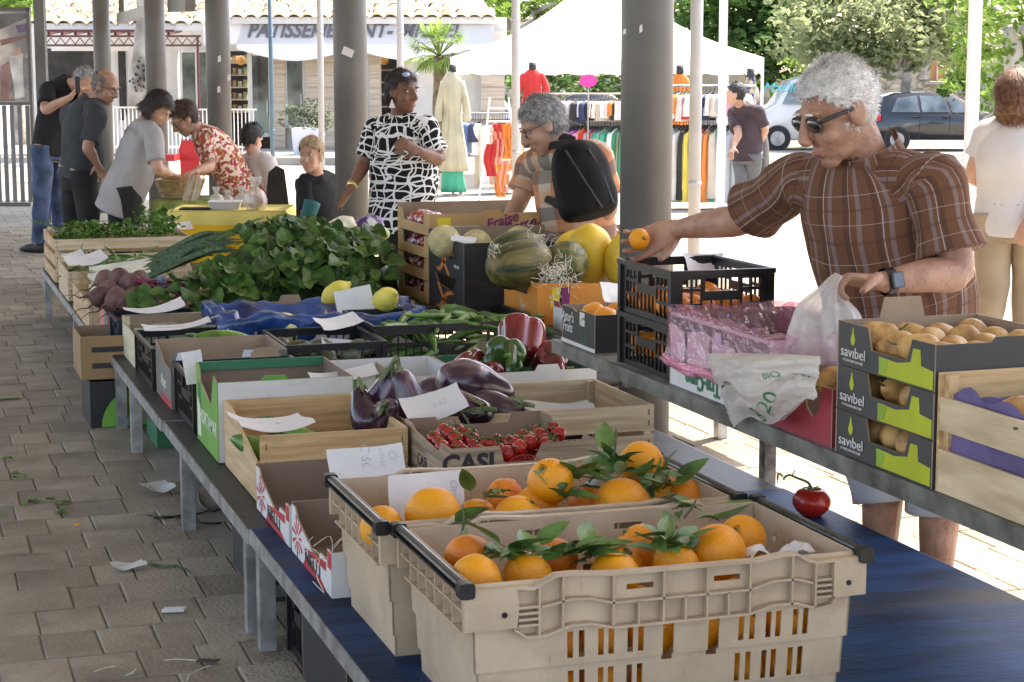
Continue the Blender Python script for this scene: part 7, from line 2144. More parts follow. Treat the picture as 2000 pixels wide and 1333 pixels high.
    me = b.mesh('body', skin); me = fuse(me, vox, 3, .5, [skin], 'body'); me.transform(BG); link('body', me, root)
    # clothes
    def wr(q, th, t, d):
        n = NZ.noise(V((q.x * 7, q.y * 7, q.z * 5))) + .6 * NZ.noise(V((q.x * 15, q.y * 15, q.z * 9)))
        return q + d * .011 * S * n
    sm, pm_ = cloth
    if sm:
        w = shirtw; b = MB(BG)
        low = pel - upv * hem * S
        ks = [(low, .185 * S * w, .145 * S * w), (pel, .18 * S * w, .145 * S * belly), (pel.lerp(sh, .35) + fr * .02 * S * belly, .17 * S * belly * w, .14 * S * belly), (pel.lerp(sh, .7) + fr * bust * .04, .182 * S * chestw * w, (.138 + bust * .03) * S), (pel.lerp(sh, .9), .18 * S * chestw, .115 * S), (sh + upv * .022 * S, .148 * S, .088 * S), (nk.lerp(sh, .25) + upv * .01 * S, .085 * S, .075 * S), (nk + upv * .005 * S, .072 * S * neckr, .07 * S * neckr)]
        b.loft(ks, 40, 7, side, fn=wr)
        nb = nk - upv * .045 * S
        b.loft([(shA + upv * -.012 * S, .05 * S, .055 * S), (shA.lerp(nb, .3) + upv * .006 * S, .07 * S, .068 * S), (shA.lerp(nb, .75) + upv * .004 * S, .082 * S, .07 * S), (nb, .088 * S, .072 * S), (shB.lerp(nb, .75) + upv * .004 * S, .082 * S, .07 * S), (shB.lerp(nb, .3) + upv * .006 * S, .07 * S, .068 * S), (shB + upv * -.012 * S, .05 * S, .055 * S)], 24, 6, fr, fn=wr)
        for k in 'AB':
            s, e, wv = J['sh' + k], J.get('el' + k), J.get('wr' + k)
            if e is None: continue
            kk = [(s.lerp(sh, .35) + upv * -.025 * S, .066 * S, .074 * S), (s, .07 * S, .074 * S)]
            if sleeve <= 1.:
                kk += [(s.lerp(e, sleeve * .55), .066 * S, .07 * S), (s.lerp(e, sleeve), .07 * S * sl_w, .074 * S * sl_w)]
            else:
                kk += [(s.lerp(e, .6), .062 * S, .064 * S), (e, .055 * S, .055 * S), (e.lerp(wv, sleeve - 1), .04 * S, .04 * S)]
            b.loft(kk, 26, 7, (0, 1, .3), fn=wr)
        b.build('shirt', sm, root, True)
        if collar:
            b = MB(BG); c0 = nk + upv * .012 * S
            for sg in (-1, 1):
                def P(uu, vv):
                    a = sg * (.25 + uu * 2.75); rr = (.078 + .018 * vv + .012 * math.sin(uu * 3)) * S * neckr
                    return c0 + side * math.sin(a) * rr + fr * math.cos(a) * rr * (1.12 if uu < .2 else 1.) + upv * ((.05 - .035 * uu) * (1 - vv) - (.035 if uu < .25 else .02) * vv + .0) * S
                b.grid(P, 14, 4, uvs=(.25 * S, .08 * S))
            b.build('collar', sm, root, True)
            b = MB(BG)
            for q in range(5):
                p = nk.lerp(pel, .12 + q * .2) + fr * (.09 + .1 * math.sin(math.pi * min(1, (.12 + q * .2) * 1.1)) * belly) * S; b.ell(p, (.007 * S, .007 * S, .007 * S), 8, 5)
            b.build('button', m_dark, root, True)
    if pm_ and J.get('knA') is not None:
        b = MB(BG)
        b.loft([(pel + upv * .1 * S, .163 * S, .128 * S), (pel, .176 * S, .14 * S), (pel - V((0, 0, .1 * S)), .165 * S, .13 * S)], 28, 5, side, fn=wr)
        for k, hp in (('A', hipA), ('B', hipB)):
            kn, an = J['kn' + k], J['an' + k]
            if trouser == 1.: kk = [(hp + V((0, 0, .03 * S)), .1 * S, .125 * S), (hp.lerp(kn, .5), .09 * S, .1 * S), (kn, .075 * S, .082 * S), (kn.lerp(an, .6), .065 * S, .072 * S), (an + V((0, 0, .01)), .06 * S, .066 * S)]
            else: kk = [(hp + V((0, 0, .03 * S)), .1 * S, .125 * S), (hp.lerp(kn, trouser * .6), .1 * S, .11 * S), (hp.lerp(kn, trouser), .098 * S, .105 * S)]
            b.loft(kk, 24, 7, (1, 0, 0), fn=wr)
        b.build('trousers' if trouser == 1 else 'shorts', pm_, root, True)
        for k in 'AB':
            an = J['an' + k]; d = V((fr.x, fr.y, 0)).normalized(); toe = J.get('to' + k, an + d * .17 * S); d = V((toe.x - an.x, toe.y - an.y, 0)).normalized()
            z = .0; b = MB(BG); a = V((an.x, an.y, z))
            b.loft([(a - d * .075 * S + V((0, 0, .045)), .03 * S, .04), (a - d * .03 * S + V((0, 0, .05)), .044 * S, .05), (a + d * .06 * S + V((0, 0, .045)), .045 * S, .043), (a + d * .14 * S + V((0, 0, .035)), .047 * S, .033), (a + d * .2 * S + V((0, 0, .025)), .03 * S, .022)], 14, 4, d.cross(V((0, 0, 1)))); b.build('shoe', m_shoe, root, True)
    # face
    if eyes:
        for s in (-1, 1):
            b = MB(BG); b.ell(HM((s * .031, .0765, .01)), (.0125 * hs, .009 * hs, .0062 * hs), 10, 8, HR); ey = b.build('eye', m_eyew, root, True)
            b = MB(BG); b.ell(HM((s * .031, .083, .01)), (.0055 * hs, .004 * hs, .0055 * hs), 8, 6, HR); b.build('iris', m_dark, ey, True)
            b = MB(BG); b.ell(HM((s * .031, .09, .034)), (.02 * hs, .006 * hs, .0035 * hs), 10, 5, HR); b.build('eyebrow', (hair or {}).get('m', m_dark), root, True)
        b = MB(BG); b.ell(HM((0, .0965, -.067)), (.021 * hs, .004 * hs, .0035 * hs), 10, 5, HR); b.build('mouth', m_lip, root, True)
    if hair:
        hm = hair['m']; kind = hair['k']; g = hair.get('g', 1.); front = hair.get('front', .055); low = hair.get('low', -.05)
        b = MB(BG); sd = R.uniform(0, 9)
        rad = (.082 * g, .102 * g, .097 * g); cen = V((0, -.014, .032))
        nu, nv = 36, 22; grid = {}
        def keep(p):
            # p in head space: hairline at the brow, sideburn past the ear, nape
            if kind == 'bald': return p.z < .075 - max(0, p.y) * .3 and p.y < .02 and p.z > low
            if p.y > front and p.z < .072: return False
            if p.y > .02 and p.z < .03 + (p.y - .02) * .9: return False
            if kind == 'short' and abs(p.x) > .06 and -.03 < p.y < .02 and p.z < .02: return False
            return p.z > low
        def pt(j, k):
            ph = math.pi * j / nv; th = 2 * math.pi * k / nu
            d = V((math.sin(ph) * math.cos(th), math.sin(ph) * math.sin(th), math.cos(ph)))
            p = V((d.x * rad[0], d.y * rad[1], d.z * rad[2])) + cen
            if kind in ('bob', 'long') and p.z < .0:
                q = min(1, -p.z / .06); rr = 1 + .1 * q; p.x = d.x / max(.3, math.hypot(d.x, d.y)) * rad[0] * rr if d.z > -.97 else p.x; p.y = d.y / max(.3, math.hypot(d.x, d.y)) * rad[1] * rr if d.z > -.97 else p.y
                p.z = min(p.z, 0) * hair.get('len', 1.5)
            p *= 1 + .07 * NZ.noise(d * 3.5 + V((sd, 0, 0))) * hair.get('lump', 1.)
            return p
        pts = [[pt(j, k) for k in range(nu)] for j in range(nv + 1)]
        ids = {}
        fs = []
        for j in range(nv):
            for k in range(nu):
                q = [(j, k), (j + 1, k), (j + 1, (k + 1) % nu), (j, (k + 1) % nu)]
                c = sum((pts[a][e] for a, e in q), V()) / 4
                if keep(c):
                    for i in q:
                        if i not in ids: ids[i] = b.vert(HM(pts[i[0]][i[1]]))
                    b.face([ids[i] for i in q]); fs.append(c)
        ho = b.build('hair', hm, root, True)
        n = hair.get('n', 900); ln = hair.get('l', .025); b = MB(BG)
        for i in range(n):
            c = R.choice(fs); c = c + V((R.gauss(0, .006), R.gauss(0, .006), R.gauss(0, .006)))
            o = (c - cen).normalized(); hn = hair.get('noise', .25); d = V((R.gauss(0, hn), R.gauss(0, hn) - hair.get('back', .2), -.9 + R.gauss(0, hn))); d = d - o * d.dot(o) * .85 + o * hair.get('lift', .25)
            d.normalize(); w = d.cross(o).normalized() * hair.get('w', .0016)
            p0, p1, p2 = c - o * .002, c + d * ln * .5 + o * .003, c + d * ln * R.uniform(.7, 1.2)
            i0 = len(b.v); b.v += [tuple(HM(p0 - w)), tuple(HM(p0 + w)), tuple(HM(p1 + w)), tuple(HM(p1 - w)), tuple(HM(p2))]
            b.face((i0, i0 + 1, i0 + 2, i0 + 3)); b.face((i0 + 3, i0 + 2, i0 + 4))
        b.build('hair_strands', hm, root, False, fix=False)
    return root, HM, HR, J, dict(sh=sh, side=side, up=upv, fr=fr)


def glasses(root, HM, HR, hs, dark=True, lift=0., m=None, wrap=1.):
    m = m or m_dark
    g = thing('glasses', 'x', 'glasses') if False else None
    for s in (-1, 1):
        b = MB(BG)
        if dark:
            b.ell(HM((s * .036, .09, .008 + lift)), (.031 * hs, .01 * hs, .018 * hs), 16, 8, HR); b.build('sunglass_lens', m_lens, root, True)
            b = MB(BG)
        pts = [HM((s * .036 + math.cos(a) * .031, .092, .008 + lift + math.sin(a) * .019)) for a in [q * .5236 for q in range(13)]]
        b.loft([(p, .0022 * hs, .0022 * hs) for p in pts], 6, 1, (0, 0, 1), False)
        b.loft([(HM((s * .066, .088, .014 + lift)), .002 * hs, .0055 * hs if dark else .002 * hs), (HM((s * .079, .05, .015 + lift)), .002 * hs, .0055 * hs if dark else .002 * hs), (HM((s * .083, .0, .01 + lift)), .002 * hs, .004 * hs if dark else .002 * hs)], 8, 3, HR @ V((1, 0, 0)))
        b.build('glasses_frame', m, root, True)
    b = MB(BG); b.tube([HM((-.008, .098, .014 + lift)), HM((.008, .098, .014 + lift))], .002 * hs, 6, 1); b.build('glasses_bridge', m, root)


P_ = bp
# ---- the man in the brown plaid shirt
J = dict(pel=P_(1765, 690, 5.28), nk=P_(1692, 318, 5.2), shA=P_(1560, 352, 5.38), shB=P_(1822, 354, 5.03), elA=P_(1452, 428, 5.6), wrA=P_(1322, 448, 5.84), elB=P_(1868, 530, 4.96), wrB=P_(1722, 552, 4.84),
         knA=V((P_(1725, 1010, 5.3).x, 5.3, .5)), knB=V((P_(1842, 1010, 5.15).x, 5.18, .5)), anA=V((P_(1722, 1010, 5.3).x, 5.33, .1)), anB=V((P_(1842, 1010, 5.15).x, 5.22, .1)))
hero, HM, HR, Jh, fr_ = person('person', 'grey haired man in brown plaid shirt and sunglasses reaching for fruit', J, 1.17, P_(1637, 219, 5.13), (-.86, -.3, -.42), 1.14, m_skint, (m_plaid, m_short),
       dict(m=hairmat('white', (.72, .7, .68), (.9, .89, .88)), k='short', n=12000, l=.0095, w=.0007, g=.97, lift=.3, low=-.06, front=.056, lump=.2, back=.6, noise=.16), vox=.0052, sleeve=.8, belly=1.2, chestw=1.05, hem=.13, trouser=1.42, collar=True, neckr=1.0, sl_w=1.12,
       hands={'A': dict(dir=(-.8, .1, -.35), nrm=(-.1, -.9, .42), curl=(.3, .5, .4), flip=-1, thumb=.6, tcurl=.35, s=1.05), 'B': dict(dir=(-.9, -.1, .1), nrm=(.1, -.25, -1), curl=(.9, 1.0, .8), flip=1, thumb=.5)})
glasses(hero, HM, HR, 1.14)
sl_ = BG @ P_(1310, 0, 5)  # keep
hd_ = V((-.8, .1, -.35)).normalized(); hn_ = V((-.1, -.9, .42)); hn_ = (hn_ - hd_ * hn_.dot(hd_)).normalized()
mp_ = BG @ (J['wrA'] + hd_ * .118 + hn_ * .05)
mo = tag(put(orange_b, 'mandarin', None, mp_, (1.4, 0, .2), .64), 'mandarin held in the fingers of the man in the plaid shirt', 'mandarin')
put(calyx, 'stem_end', mo, mp_ + Matrix.Rotation(1.4, 3, 'X') @ V((0, 0, .031)), (1.4, 0, .2), .8)
wa = thing('wristwatch', 'black square smartwatch on the wrist of the plaid shirt man', 'watch', BG @ J['wrB'])
d = (J['wrB'] - J['elB']).normalized(); c = J['wrB'] - d * .02; nrm = V((0, -1, .15)); nrm = (nrm - d * nrm.dot(d)).normalized(); sd = d.cross(nrm)
b = MB(BG); b.loft([(c - d * .013, .038, .034), (c + d * .013, .037, .033)], 20, 1, sd, False); b.loft([(c - d * .013, .036, .032), (c + d * .013, .035, .031)], 20, 1, sd, False); b.build('strap', m_blackp, wa, True)
b = MB(BG); q = c + nrm * .033; b.loft([(q, .023, .02), (q + nrm * .012, .022, .019)], 16, 1, sd, sq=6); b.build('case', mat('dark_watch_case', (.05, .05, .055), .3, .1, metal=.7), wa)
b = MB(BG); b.loft([(q + nrm * .0125, .018, .0155), (q + nrm * .0135, .018, .0155)], 16, 1, sd, sq=6); b.build('screen', m_lens, wa)
# the shirt's small print
me = tmesh('ucchi', .02, .0006); c = P_(1588, 388, 5.02)
# thin white bag hanging from his hand
m_thinbag = thin('thin_white_bag', (.9, .88, .86), .55, .3, .08, .6)
tb = thing('plastic_bag', 'thin white plastic bag hanging from the hand of the plaid shirt man', 'bag', wp(1620, 600, 4.84))
hp = P_(1640, 548, 4.8); b = MB(BG)
def bf(q, th, t, d): return q + d * (.02 * math.sin(th * 9 + t * 2) * t + .012 * NZ.noise(q * 14)) 
b.loft([(hp + V((.0, 0, .015)), .012, .015), (hp + V((-.02, .0, -.03)), .035, .03), (hp + V((-.03, .01, -.09)), .085, .05), (hp + V((-.03, .01, -.17)), .105, .06), (hp + V((-.02, .01, -.21)), .09, .05)], 44, 6, (1, 0, 0), fn=bf); b.build('film', m_thinbag, tb, True)

# ---- the man with the backpack
J = dict(pel=P_(1130, 520, 9.5), nk=P_(1088, 285, 9.45), shA=P_(1040, 322, 9.75), shB=P_(1165, 308, 9.3), elA=P_(1016, 392, 9.7), wrA=P_(985, 440, 9.6), elB=P_(1190, 400, 9.35), wrB=P_(1160, 460, 9.45),
         knA=V((P_(1110, 500, 9.6).x, 9.6, .55)), knB=V((P_(1150, 500, 9.4).x, 9.4, .55)), anA=V((P_(1110, 500, 9.6).x, 9.6, .1)), anB=V((P_(1150, 500, 9.4).x, 9.4, .1)))
p, HM, HR, Jb, fr_ = person('person', 'grey haired man in pastel checked shirt bending over with a black backpack', J, 1.15, P_(1060, 245, 9.4), (-.86, -.12, -.5), 1.16, m_skin, (m_pastel, m_khaki),
       dict(m=hairmat('grey', (.2, .2, .21), (.45, .45, .46)), k='short', n=3600, l=.04, w=.0012, g=1.04, lift=.04, low=-.08, front=.05), vox=.01, sleeve=.75, belly=1.15, hem=.14)
glasses(p, HM, HR, 1.16, False)
bk = thing('backpack', 'black backpack worn by the bending grey haired man', 'backpack', wp(1145, 400, 9.05))
b = MB(BG); A_, B_ = P_(1120, 278, 9.1), P_(1155, 425, 9.0)
def bkf(q, th, t, d): return q + d * (.008 * NZ.noise(q * 12) + (.012 if abs(math.sin(th * 1.0)) > .96 else 0))
b.loft([(A_, .05, .03), (A_.lerp(B_, .1), .11, .07), (A_.lerp(B_, .4), .145, .11), (A_.lerp(B_, .8), .145, .12), (A_.lerp(B_, .97), .12, .1), (B_, .06, .05)], 28, 5, (1, .2, 0), fn=bkf, sq=2.8); b.build('pack', mat('black_nylon', (.006, .006, .007), .7, .3, 8, .3, 40, spec=.2), bk, True)
b = MB(BG); b.tube([A_.lerp(B_, .1) + V((-.05, -.1, 0)), A_.lerp(B_, .45) + V((.0, -.135, 0)), A_.lerp(B_, .85) + V((.06, -.13, 0))], .006, 6, 5); b.tube([A_.lerp(B_, .08) + V((.06, -.09, 0)), A_.lerp(B_, .4) + V((.1, -.1, 0)), A_.lerp(B_, .8) + V((.12, -.08, 0))], .006, 6, 5); b.build('zip_piping', m_dark, bk, True)
for pts in ([P_(1115, 280, 9.15), P_(1075, 285, 9.35), P_(1045, 300, 9.62), P_(1036, 330, 9.85)], [P_(1058, 385, 9.5), P_(1080, 395, 9.3), P_(1120, 415, 9.1)], [P_(1108, 285, 9.2), P_(1095, 278, 9.3), P_(1100, 268, 9.3), P_(1122, 275, 9.2)]):
    b = MB(BG); b.loft([(q, .02, .006) for q in pts], 8, 5, (0, .5, 1)); b.build('strap', m_black, bk, True)

# ---- the woman in black and white
J = dict(pel=P_(785, 415, 11.7), nk=P_(782, 228, 11.65), shA=P_(735, 252, 11.75), shB=P_(832, 248, 11.55), elA=P_(712, 320, 11.75), wrA=P_(683, 372, 11.6), elB=P_(858, 312, 11.5), wrB=P_(818, 295, 11.3),
         knA=V((P_(770, 400, 11.7).x, 11.7, .5)), knB=V((P_(800, 400, 11.7).x, 11.7, .5)), anA=V((P_(768, 400, 11.7).x, 11.75, .1)), anB=V((P_(802, 400, 11.7).x, 11.75, .1)))
p, HM, HR, Jw, fr_ = person('person', 'dark haired woman in loose black and white patterned top looking right', J, 1.05, P_(787, 180, 11.6), (.72, -.68, -.08), 1.06, m_skind, (m_scrib, m_black),
       dict(m=hairmat('black', (.012, .008, .008), (.05, .03, .03)), k='short', n=2200, l=.05, w=.0014, g=1.06, lift=.02, low=-.09, front=.03, back=.6), sleeve=.8, belly=1.15, shirtw=1.18, bust=.8, hem=.1,
       hands={'B': dict(dir=(-.7, -.3, .35), nrm=(-.3, .6, -.3), curl=(.3, .5, .4)), 'A': dict(dir=(-.5, -.2, -.75), nrm=(.5, -.3, -.4), curl=(.15, .25, .2))})
b = MB(BG); b.ell(HM((-.01, -.1, -.03)), (.06, .055, .075), 16, 10, HR, fn=lambda q, d: q * (1 + .15 * NZ.noise(d * 4))); b.build('hair_bun', MATS['hair_black'], p, True)
for s in (-1, 1):
    b = MB(BG); b.ell(HM((s * .034, .055, .105)), (.03, .022, .016), 12, 8, HR); b.build('sunglass_lens', mat('pale_lens', (.35, .42, .6), .1, .2), p, True)
    b = MB(BG); b.prism([(0, 0), (.02, -.055), (-.02, -.055)], HM((s * .086, .0, -.04)), (1, 0, 0), (0, 0, 1), (0, -1, 0), .004); b.build('earring', m_white, p)
b = MB(BG); c = J['wrA'].lerp(J['elA'], .12); b.loft([(c, .036, .036), (c + (J['elA'] - J['wrA']).normalized() * .03, .037, .037)], 14, 1, (1, 0, 0)); b.build('bracelet', mat('gold_bracelet', (.6, .45, .2), .3, .2, metal=.8), p, True)

# ---- seated woman in black
J = dict(pel=P_(628, 480, 13.2), nk=P_(618, 340, 13.1), shA=P_(595, 358, 13.05), shB=P_(645, 356, 13.2), elA=P_(598, 420, 13.0), wrA=P_(585, 450, 12.9), elB=P_(655, 425, 13.2), wrB=P_(630, 455, 13.0),
         knA=V((P_(600, 460, 12.8).x, 12.75, .5)), knB=V((P_(640, 460, 12.8).x, 12.8, .5)), anA=V((P_(600, 460, 12.8).x, 12.8, .1)), anB=V((P_(640, 460, 12.8).x, 12.85, .1)))
person('person', 'smiling seated woman with short blonde hair in a black jacket', J, .95, P_(607, 303, 13.0), (-.3, -.95, -.08), 1.0, m_skin, (m_black, m_black),
       dict(m=hairmat('blonde', (.4, .27, .14), (.62, .47, .28)), k='short', n=2200, l=.035, w=.0013, g=1.05, lift=.06, low=-.07, front=.055), sleeve=.85)
b = MB(BG); b.loft([(P_(610, 395, 12.95), .06, .06), (P_(598, 435, 12.9), .05, .05)], 14, 4, (1, 0, 0)); b.build('sleeve', mat('teal_knit', (.03, .13, .13), .9, .15, 6), [o for o in bpy.data.objects if o.get('label', '').startswith('smiling seated')][0], True)
# ---- boy with his back turned, and his chair
J = dict(pel=P_(505, 440, 14.6), nk=P_(500, 300, 14.6), shA=P_(478, 318, 14.75), shB=P_(524, 318, 14.45), elA=P_(470, 365, 14.7), wrA=P_(455, 395, 14.9), elB=P_(532, 370, 14.5), wrB=P_(520, 400, 14.8),
         knA=V((P_(480, 440, 15).x, 15.0, .48)), knB=V((P_(515, 440, 15).x, 15.0, .48)), anA=V((P_(480, 440, 15).x, 15., .1)), anB=V((P_(515, 440, 15).x, 15., .1)))
person('person', 'black haired boy in white shirt seated with his back turned', J, .92, P_(492, 273, 14.6), (.5, .75, -.3), .95, m_skin, (m_wshirt, m_black),
       dict(m=hairmat('jet', (.008, .008, .01), (.03, .03, .035)), k='short', n=900, l=.03, w=.002, g=1.05, low=-.075, front=.05), eyes=False)
ch = thing('chair', 'black folding chair behind the boy in the white shirt', 'chair', wp(542, 430, 14.2))
b = MB(BG); c = P_(540, 370, 14.2); b.prism([(-.1, -.2), (.1, -.2), (.06, .15), (.0, .18), (-.06, .13)], c, (1, 0, 0), (0, 0, 1), (0, -1, 0), .03); b.build('backrest', m_black, ch)
b = MB(BG); b.box((c.x - .2, 14.2, .42), (c.x + .2, 14.6, .45)); b.build('seat', m_black, ch)
for sx in (-.18, .16):
    for sy in (14.2, 14.56):
        b = MB(BG); b.box((c.x + sx, sy, 0), (c.x + sx + .03, sy + .03, .42 if sy > 14.3 else c.z - .15)); b.build('leg', m_black, ch)

# ---- bending woman in the flowered blouse
J = dict(pel=P_(488, 385, 14.5), nk=P_(388, 256, 14.35), shA=P_(398, 275, 14.2), shB=P_(425, 270, 14.55), elA=P_(410, 325, 14.1), wrA=P_(382, 335, 13.95), elB=P_(425, 330, 14.5), wrB=P_(392, 338, 14.3),
         knA=V((P_(480, 420, 14.4).x, 14.4, .5)), knB=V((P_(500, 420, 14.6).x, 14.6, .5)), anA=V((P_(485, 420, 14.4).x, 14.4, .1)), anB=V((P_(505, 420, 14.6).x, 14.6, .1)))
p, HM, HR, Jf, fr_ = person('person', 'brown haired woman in flowered blouse bending over the basket', J, 1.0, P_(360, 232, 14.3), (-.72, -.3, -.62), 1.05, m_skin, (m_floral, m_black),
       dict(m=hairmat('darkbrown', (.03, .016, .01), (.1, .055, .035)), k='short', n=2200, l=.045, w=.0014, g=1.1, lift=.03, low=-.08, front=.05), sleeve=.85, hem=.16)
glasses(p, HM, HR, 1.05, False)
# ---- bending woman in the grey shirt
J = dict(pel=P_(242, 372, 13.95), nk=P_(285, 237, 13.9), shA=P_(262, 262, 14.15), shB=P_(298, 262, 13.7), elA=P_(300, 315, 14.1), wrA=P_(330, 338, 14.1), elB=P_(308, 330, 13.6), wrB=P_(332, 340, 13.75),
         knA=V((P_(228, 420, 14).x, 14.05, .5)), knB=V((P_(262, 420, 13.9).x, 13.85, .5)), anA=V((P_(225, 420, 14).x, 14.05, .1)), anB=V((P_(262, 420, 13.9).x, 13.85, .1)))
person('person', 'black haired woman in pale grey shirt bending over the table', J, 1.02, P_(308, 212, 13.85), (.68, -.12, -.7), 1.02, m_skin, (m_gshirt, m_dkpant),
       dict(m=MATS['hair_black'], k='bob', n=2200, l=.05, w=.0014, g=1.1, lift=.02, low=-.1, front=.035, len=1.2), sleeve=.8, hem=.17, belly=1.1, shirtw=1.08)
# ---- man in dark grey
J = dict(pel=P_(155, 345, 14.35), nk=P_(180, 195, 14.3), shA=P_(138, 222, 14.55), shB=P_(190, 222, 14.05), elA=P_(140, 285, 14.6), wrA=P_(165, 325, 14.5), elB=P_(172, 288, 13.95), wrB=P_(190, 322, 14.05),
         knA=V((P_(140, 420, 14.4).x, 14.45, .5)), knB=V((P_(172, 420, 14.2).x, 14.2, .5)), anA=V((P_(138, 420, 14.4).x, 14.45, .1)), anB=V((P_(172, 420, 14.2).x, 14.2, .1)))
p, HM, HR, Jg, fr_ = person('person', 'balding man in dark grey shirt standing at the left table', J, 1.06, P_(206, 170, 14.25), (.84, -.3, -.42), 1.06, m_skint, (m_char, m_dkpant),
       dict(m=hairmat('pepper', (.12, .1, .09), (.3, .27, .25)), k='bald', n=900, l=.015, w=.002, g=1.02, low=-.06), sleeve=.85, hem=.0, belly=1.1)
glasses(p, HM, HR, 1.06, False)
b = MB(BG); pe = J['pel'] + fr_['up'] * .045; b.loft([(pe, .183 * 1.06, .148 * 1.06), (pe + fr_['up'] * .04, .183 * 1.06, .15 * 1.06)], 30, 1, fr_['side']); b.build('belt', mat('canvas_belt', (.5, .42, .25), .8, .4, 12), p, True)
# ---- man in black shirt and jeans with a phone
J = dict(pel=P_(100, 290, 16.8), nk=P_(132, 158, 16.7), shA=P_(95, 175, 16.6), shB=P_(150, 175, 16.9), elA=P_(88, 215, 16.4), wrA=P_(138, 190, 16.2), elB=P_(160, 215, 16.7), wrB=P_(160, 180, 16.4),
         knA=V((P_(82, 390, 16.7).x, 16.7, .52)), knB=V((P_(115, 390, 16.9).x, 16.9, .52)), anA=V((P_(72, 480, 16.8).x, 16.85, .1)), anB=V((P_(118, 480, 17).x, 17.05, .1)))
p, HM, HR, Jj, fr_ = person('person', 'man in black shirt and blue jeans holding up a phone', J, 1.06, P_(166, 160, 16.6), (.8, -.35, -.25), 1.0, m_skin, (m_black, m_jean),
       dict(m=MATS['hair_grey'], k='short', n=700, l=.02, w=.002, g=1.03, low=-.06), sleeve=.75, hem=.02,
       hands={'A': dict(dir=(.6, -.1, .7), nrm=(.6, .3, -.4), curl=(.5, .6, .5))})
ph = thing('phone', 'dark phone held up by the man in the black shirt', 'phone', wp(152, 168, 16.15)); b = MB(BG); c = P_(152, 166, 16.15); b.box((c.x - .02, 16.14, c.z - .07), (c.x + .02, 16.15, c.z + .07)); b.build('case', m_dark, ph)
b = MB(BG); b.box((c.x - .017, 16.151, c.z - .064), (c.x + .017, 16.152, c.z + .064)); b.build('screen', m_lens, ph)
# ---- man in the dark polo
J = dict(pel=P_(1460, 302, 20.2), nk=P_(1448, 205, 20.2), shA=P_(1434, 222, 20.35), shB=P_(1480, 220, 20.05), elA=P_(1442, 262, 20.0), wrA=P_(1432, 288, 19.9), elB=P_(1494, 254, 20.1), wrB=P_(1484, 282, 20.2),
         knA=V((P_(1448, 350, 20.2).x, 20.2, .52)), knB=V((P_(1470, 350, 20.2).x, 20.2, .52)), anA=V((P_(1447, 350, 20.2).x, 20.2, .1)), anB=V((P_(1472, 350, 20.2).x, 20.25, .1)))
person('person', 'dark haired man in dark polo shirt standing by the clothes rack', J, 1.02, P_(1437, 185, 20.1), (-.85, .3, -.1), 1.0, m_skin, (m_polo, m_gpant),
       dict(m=MATS['hair_jet'], k='short', n=700, l=.02, w=.002, g=1.05, low=-.075, front=.05), sleeve=.75, hem=.06)
# ---- woman in the pale top at the right edge
J = dict(pel=P_(1978, 430, 9.6), nk=P_(1978, 240, 9.55), shA=P_(1928, 262, 9.6), shB=P_(2032, 262, 9.5), elA=P_(1902, 340, 9.65), wrA=P_(1935, 372, 9.85), elB=P_(2050, 350, 9.5), wrB=P_(2010, 425, 9.4),
         knA=V((P_(1940, 520, 9.6).x, 9.6, .52)), knB=V((P_(2010, 520, 9.6).x, 9.6, .52)), anA=V((P_(1932, 520, 9.6).x, 9.65, .1)), anB=V((P_(2012, 520, 9.6).x, 9.65, .1)))
person('person', 'brown haired woman in pale top and khaki trousers at the right edge', J, 1.08, P_(1984, 190, 9.5), (.35, .93, 0), 1.06, m_skin, (m_wshirt, m_khaki),
       dict(m=hairmat('auburn', (.09, .035, .015), (.22, .1, .05)), k='bob', n=5200, l=.075, w=.0011, g=1.1, low=-.12, front=.03, len=1.25, lift=.0, back=.0, lump=.3, noise=.08), sleeve=.55, hem=.05, eyes=False)

# ------------------------------------------------------------------ the tables with the yellow and green cloths
m_yel = mat('yellow_tablecloth', (.8, .48, .02), .85, .1, 5, .15, 20); m_yelp = mat('pale_yellow_border', (.78, .64, .18), .85, .08, 5); m_gcl = mat('green_tablecloth', (.3, .36, .1), .85, .12, 5)


def cloth_table(label, x0, x1, D0, D1, z, m, name='cloth_table', drop=.5, border=None):
    t = thing(name, label, 'table', BG @ V(((x0 + x1) / 2, (D0 + D1) / 2, 0)), 'cloth covered tables')
    b = MB(BG)
    def ringp(k, n, off, zz):
        s = k / n * 4; e = int(s) % 4; q = s - int(s); a = [(x0, D0), (x1, D0), (x1, D1), (x0, D1)]; p, r_ = a[e], a[(e + 1) % 4]; nn = [(0, -1), (1, 0), (0, 1), (-1, 0)][e]
        w = off * (1 + .8 * math.sin(k * .9))
        return V((p[0] + (r_[0] - p[0]) * q + nn[0] * w, p[1] + (r_[1] - p[1]) * q + nn[1] * w, zz))
    n = 80; rows = [[b.vert(ringp(k, n, o, zz)) for k in range(n)] for o, zz in ((0, z), (.008, z - .012), (.02, z - .1), (.03, z - .3), (.045, z - drop))]
    for i, (r0, r1) in enumerate(zip(rows, rows[1:])):
        for k in range(n): b.face((r0[k], r0[(k + 1) % n], r1[(k + 1) % n], r1[k]), 1 if (border and i < 2) else 0)
    b.face(rows[0], 1 if border else 0); b.build('tablecloth', [m, border] if border else m, t, True, fix=False)
    for sx in (x0 + .06, x1 - .1):
        for sy in (D0 + .06, D1 - .1):
            l = MB(BG); l.box((sx, sy, 0), (sx + .04, sy + .04, z - .02)); l.build('leg', m_steel, t)
    return t


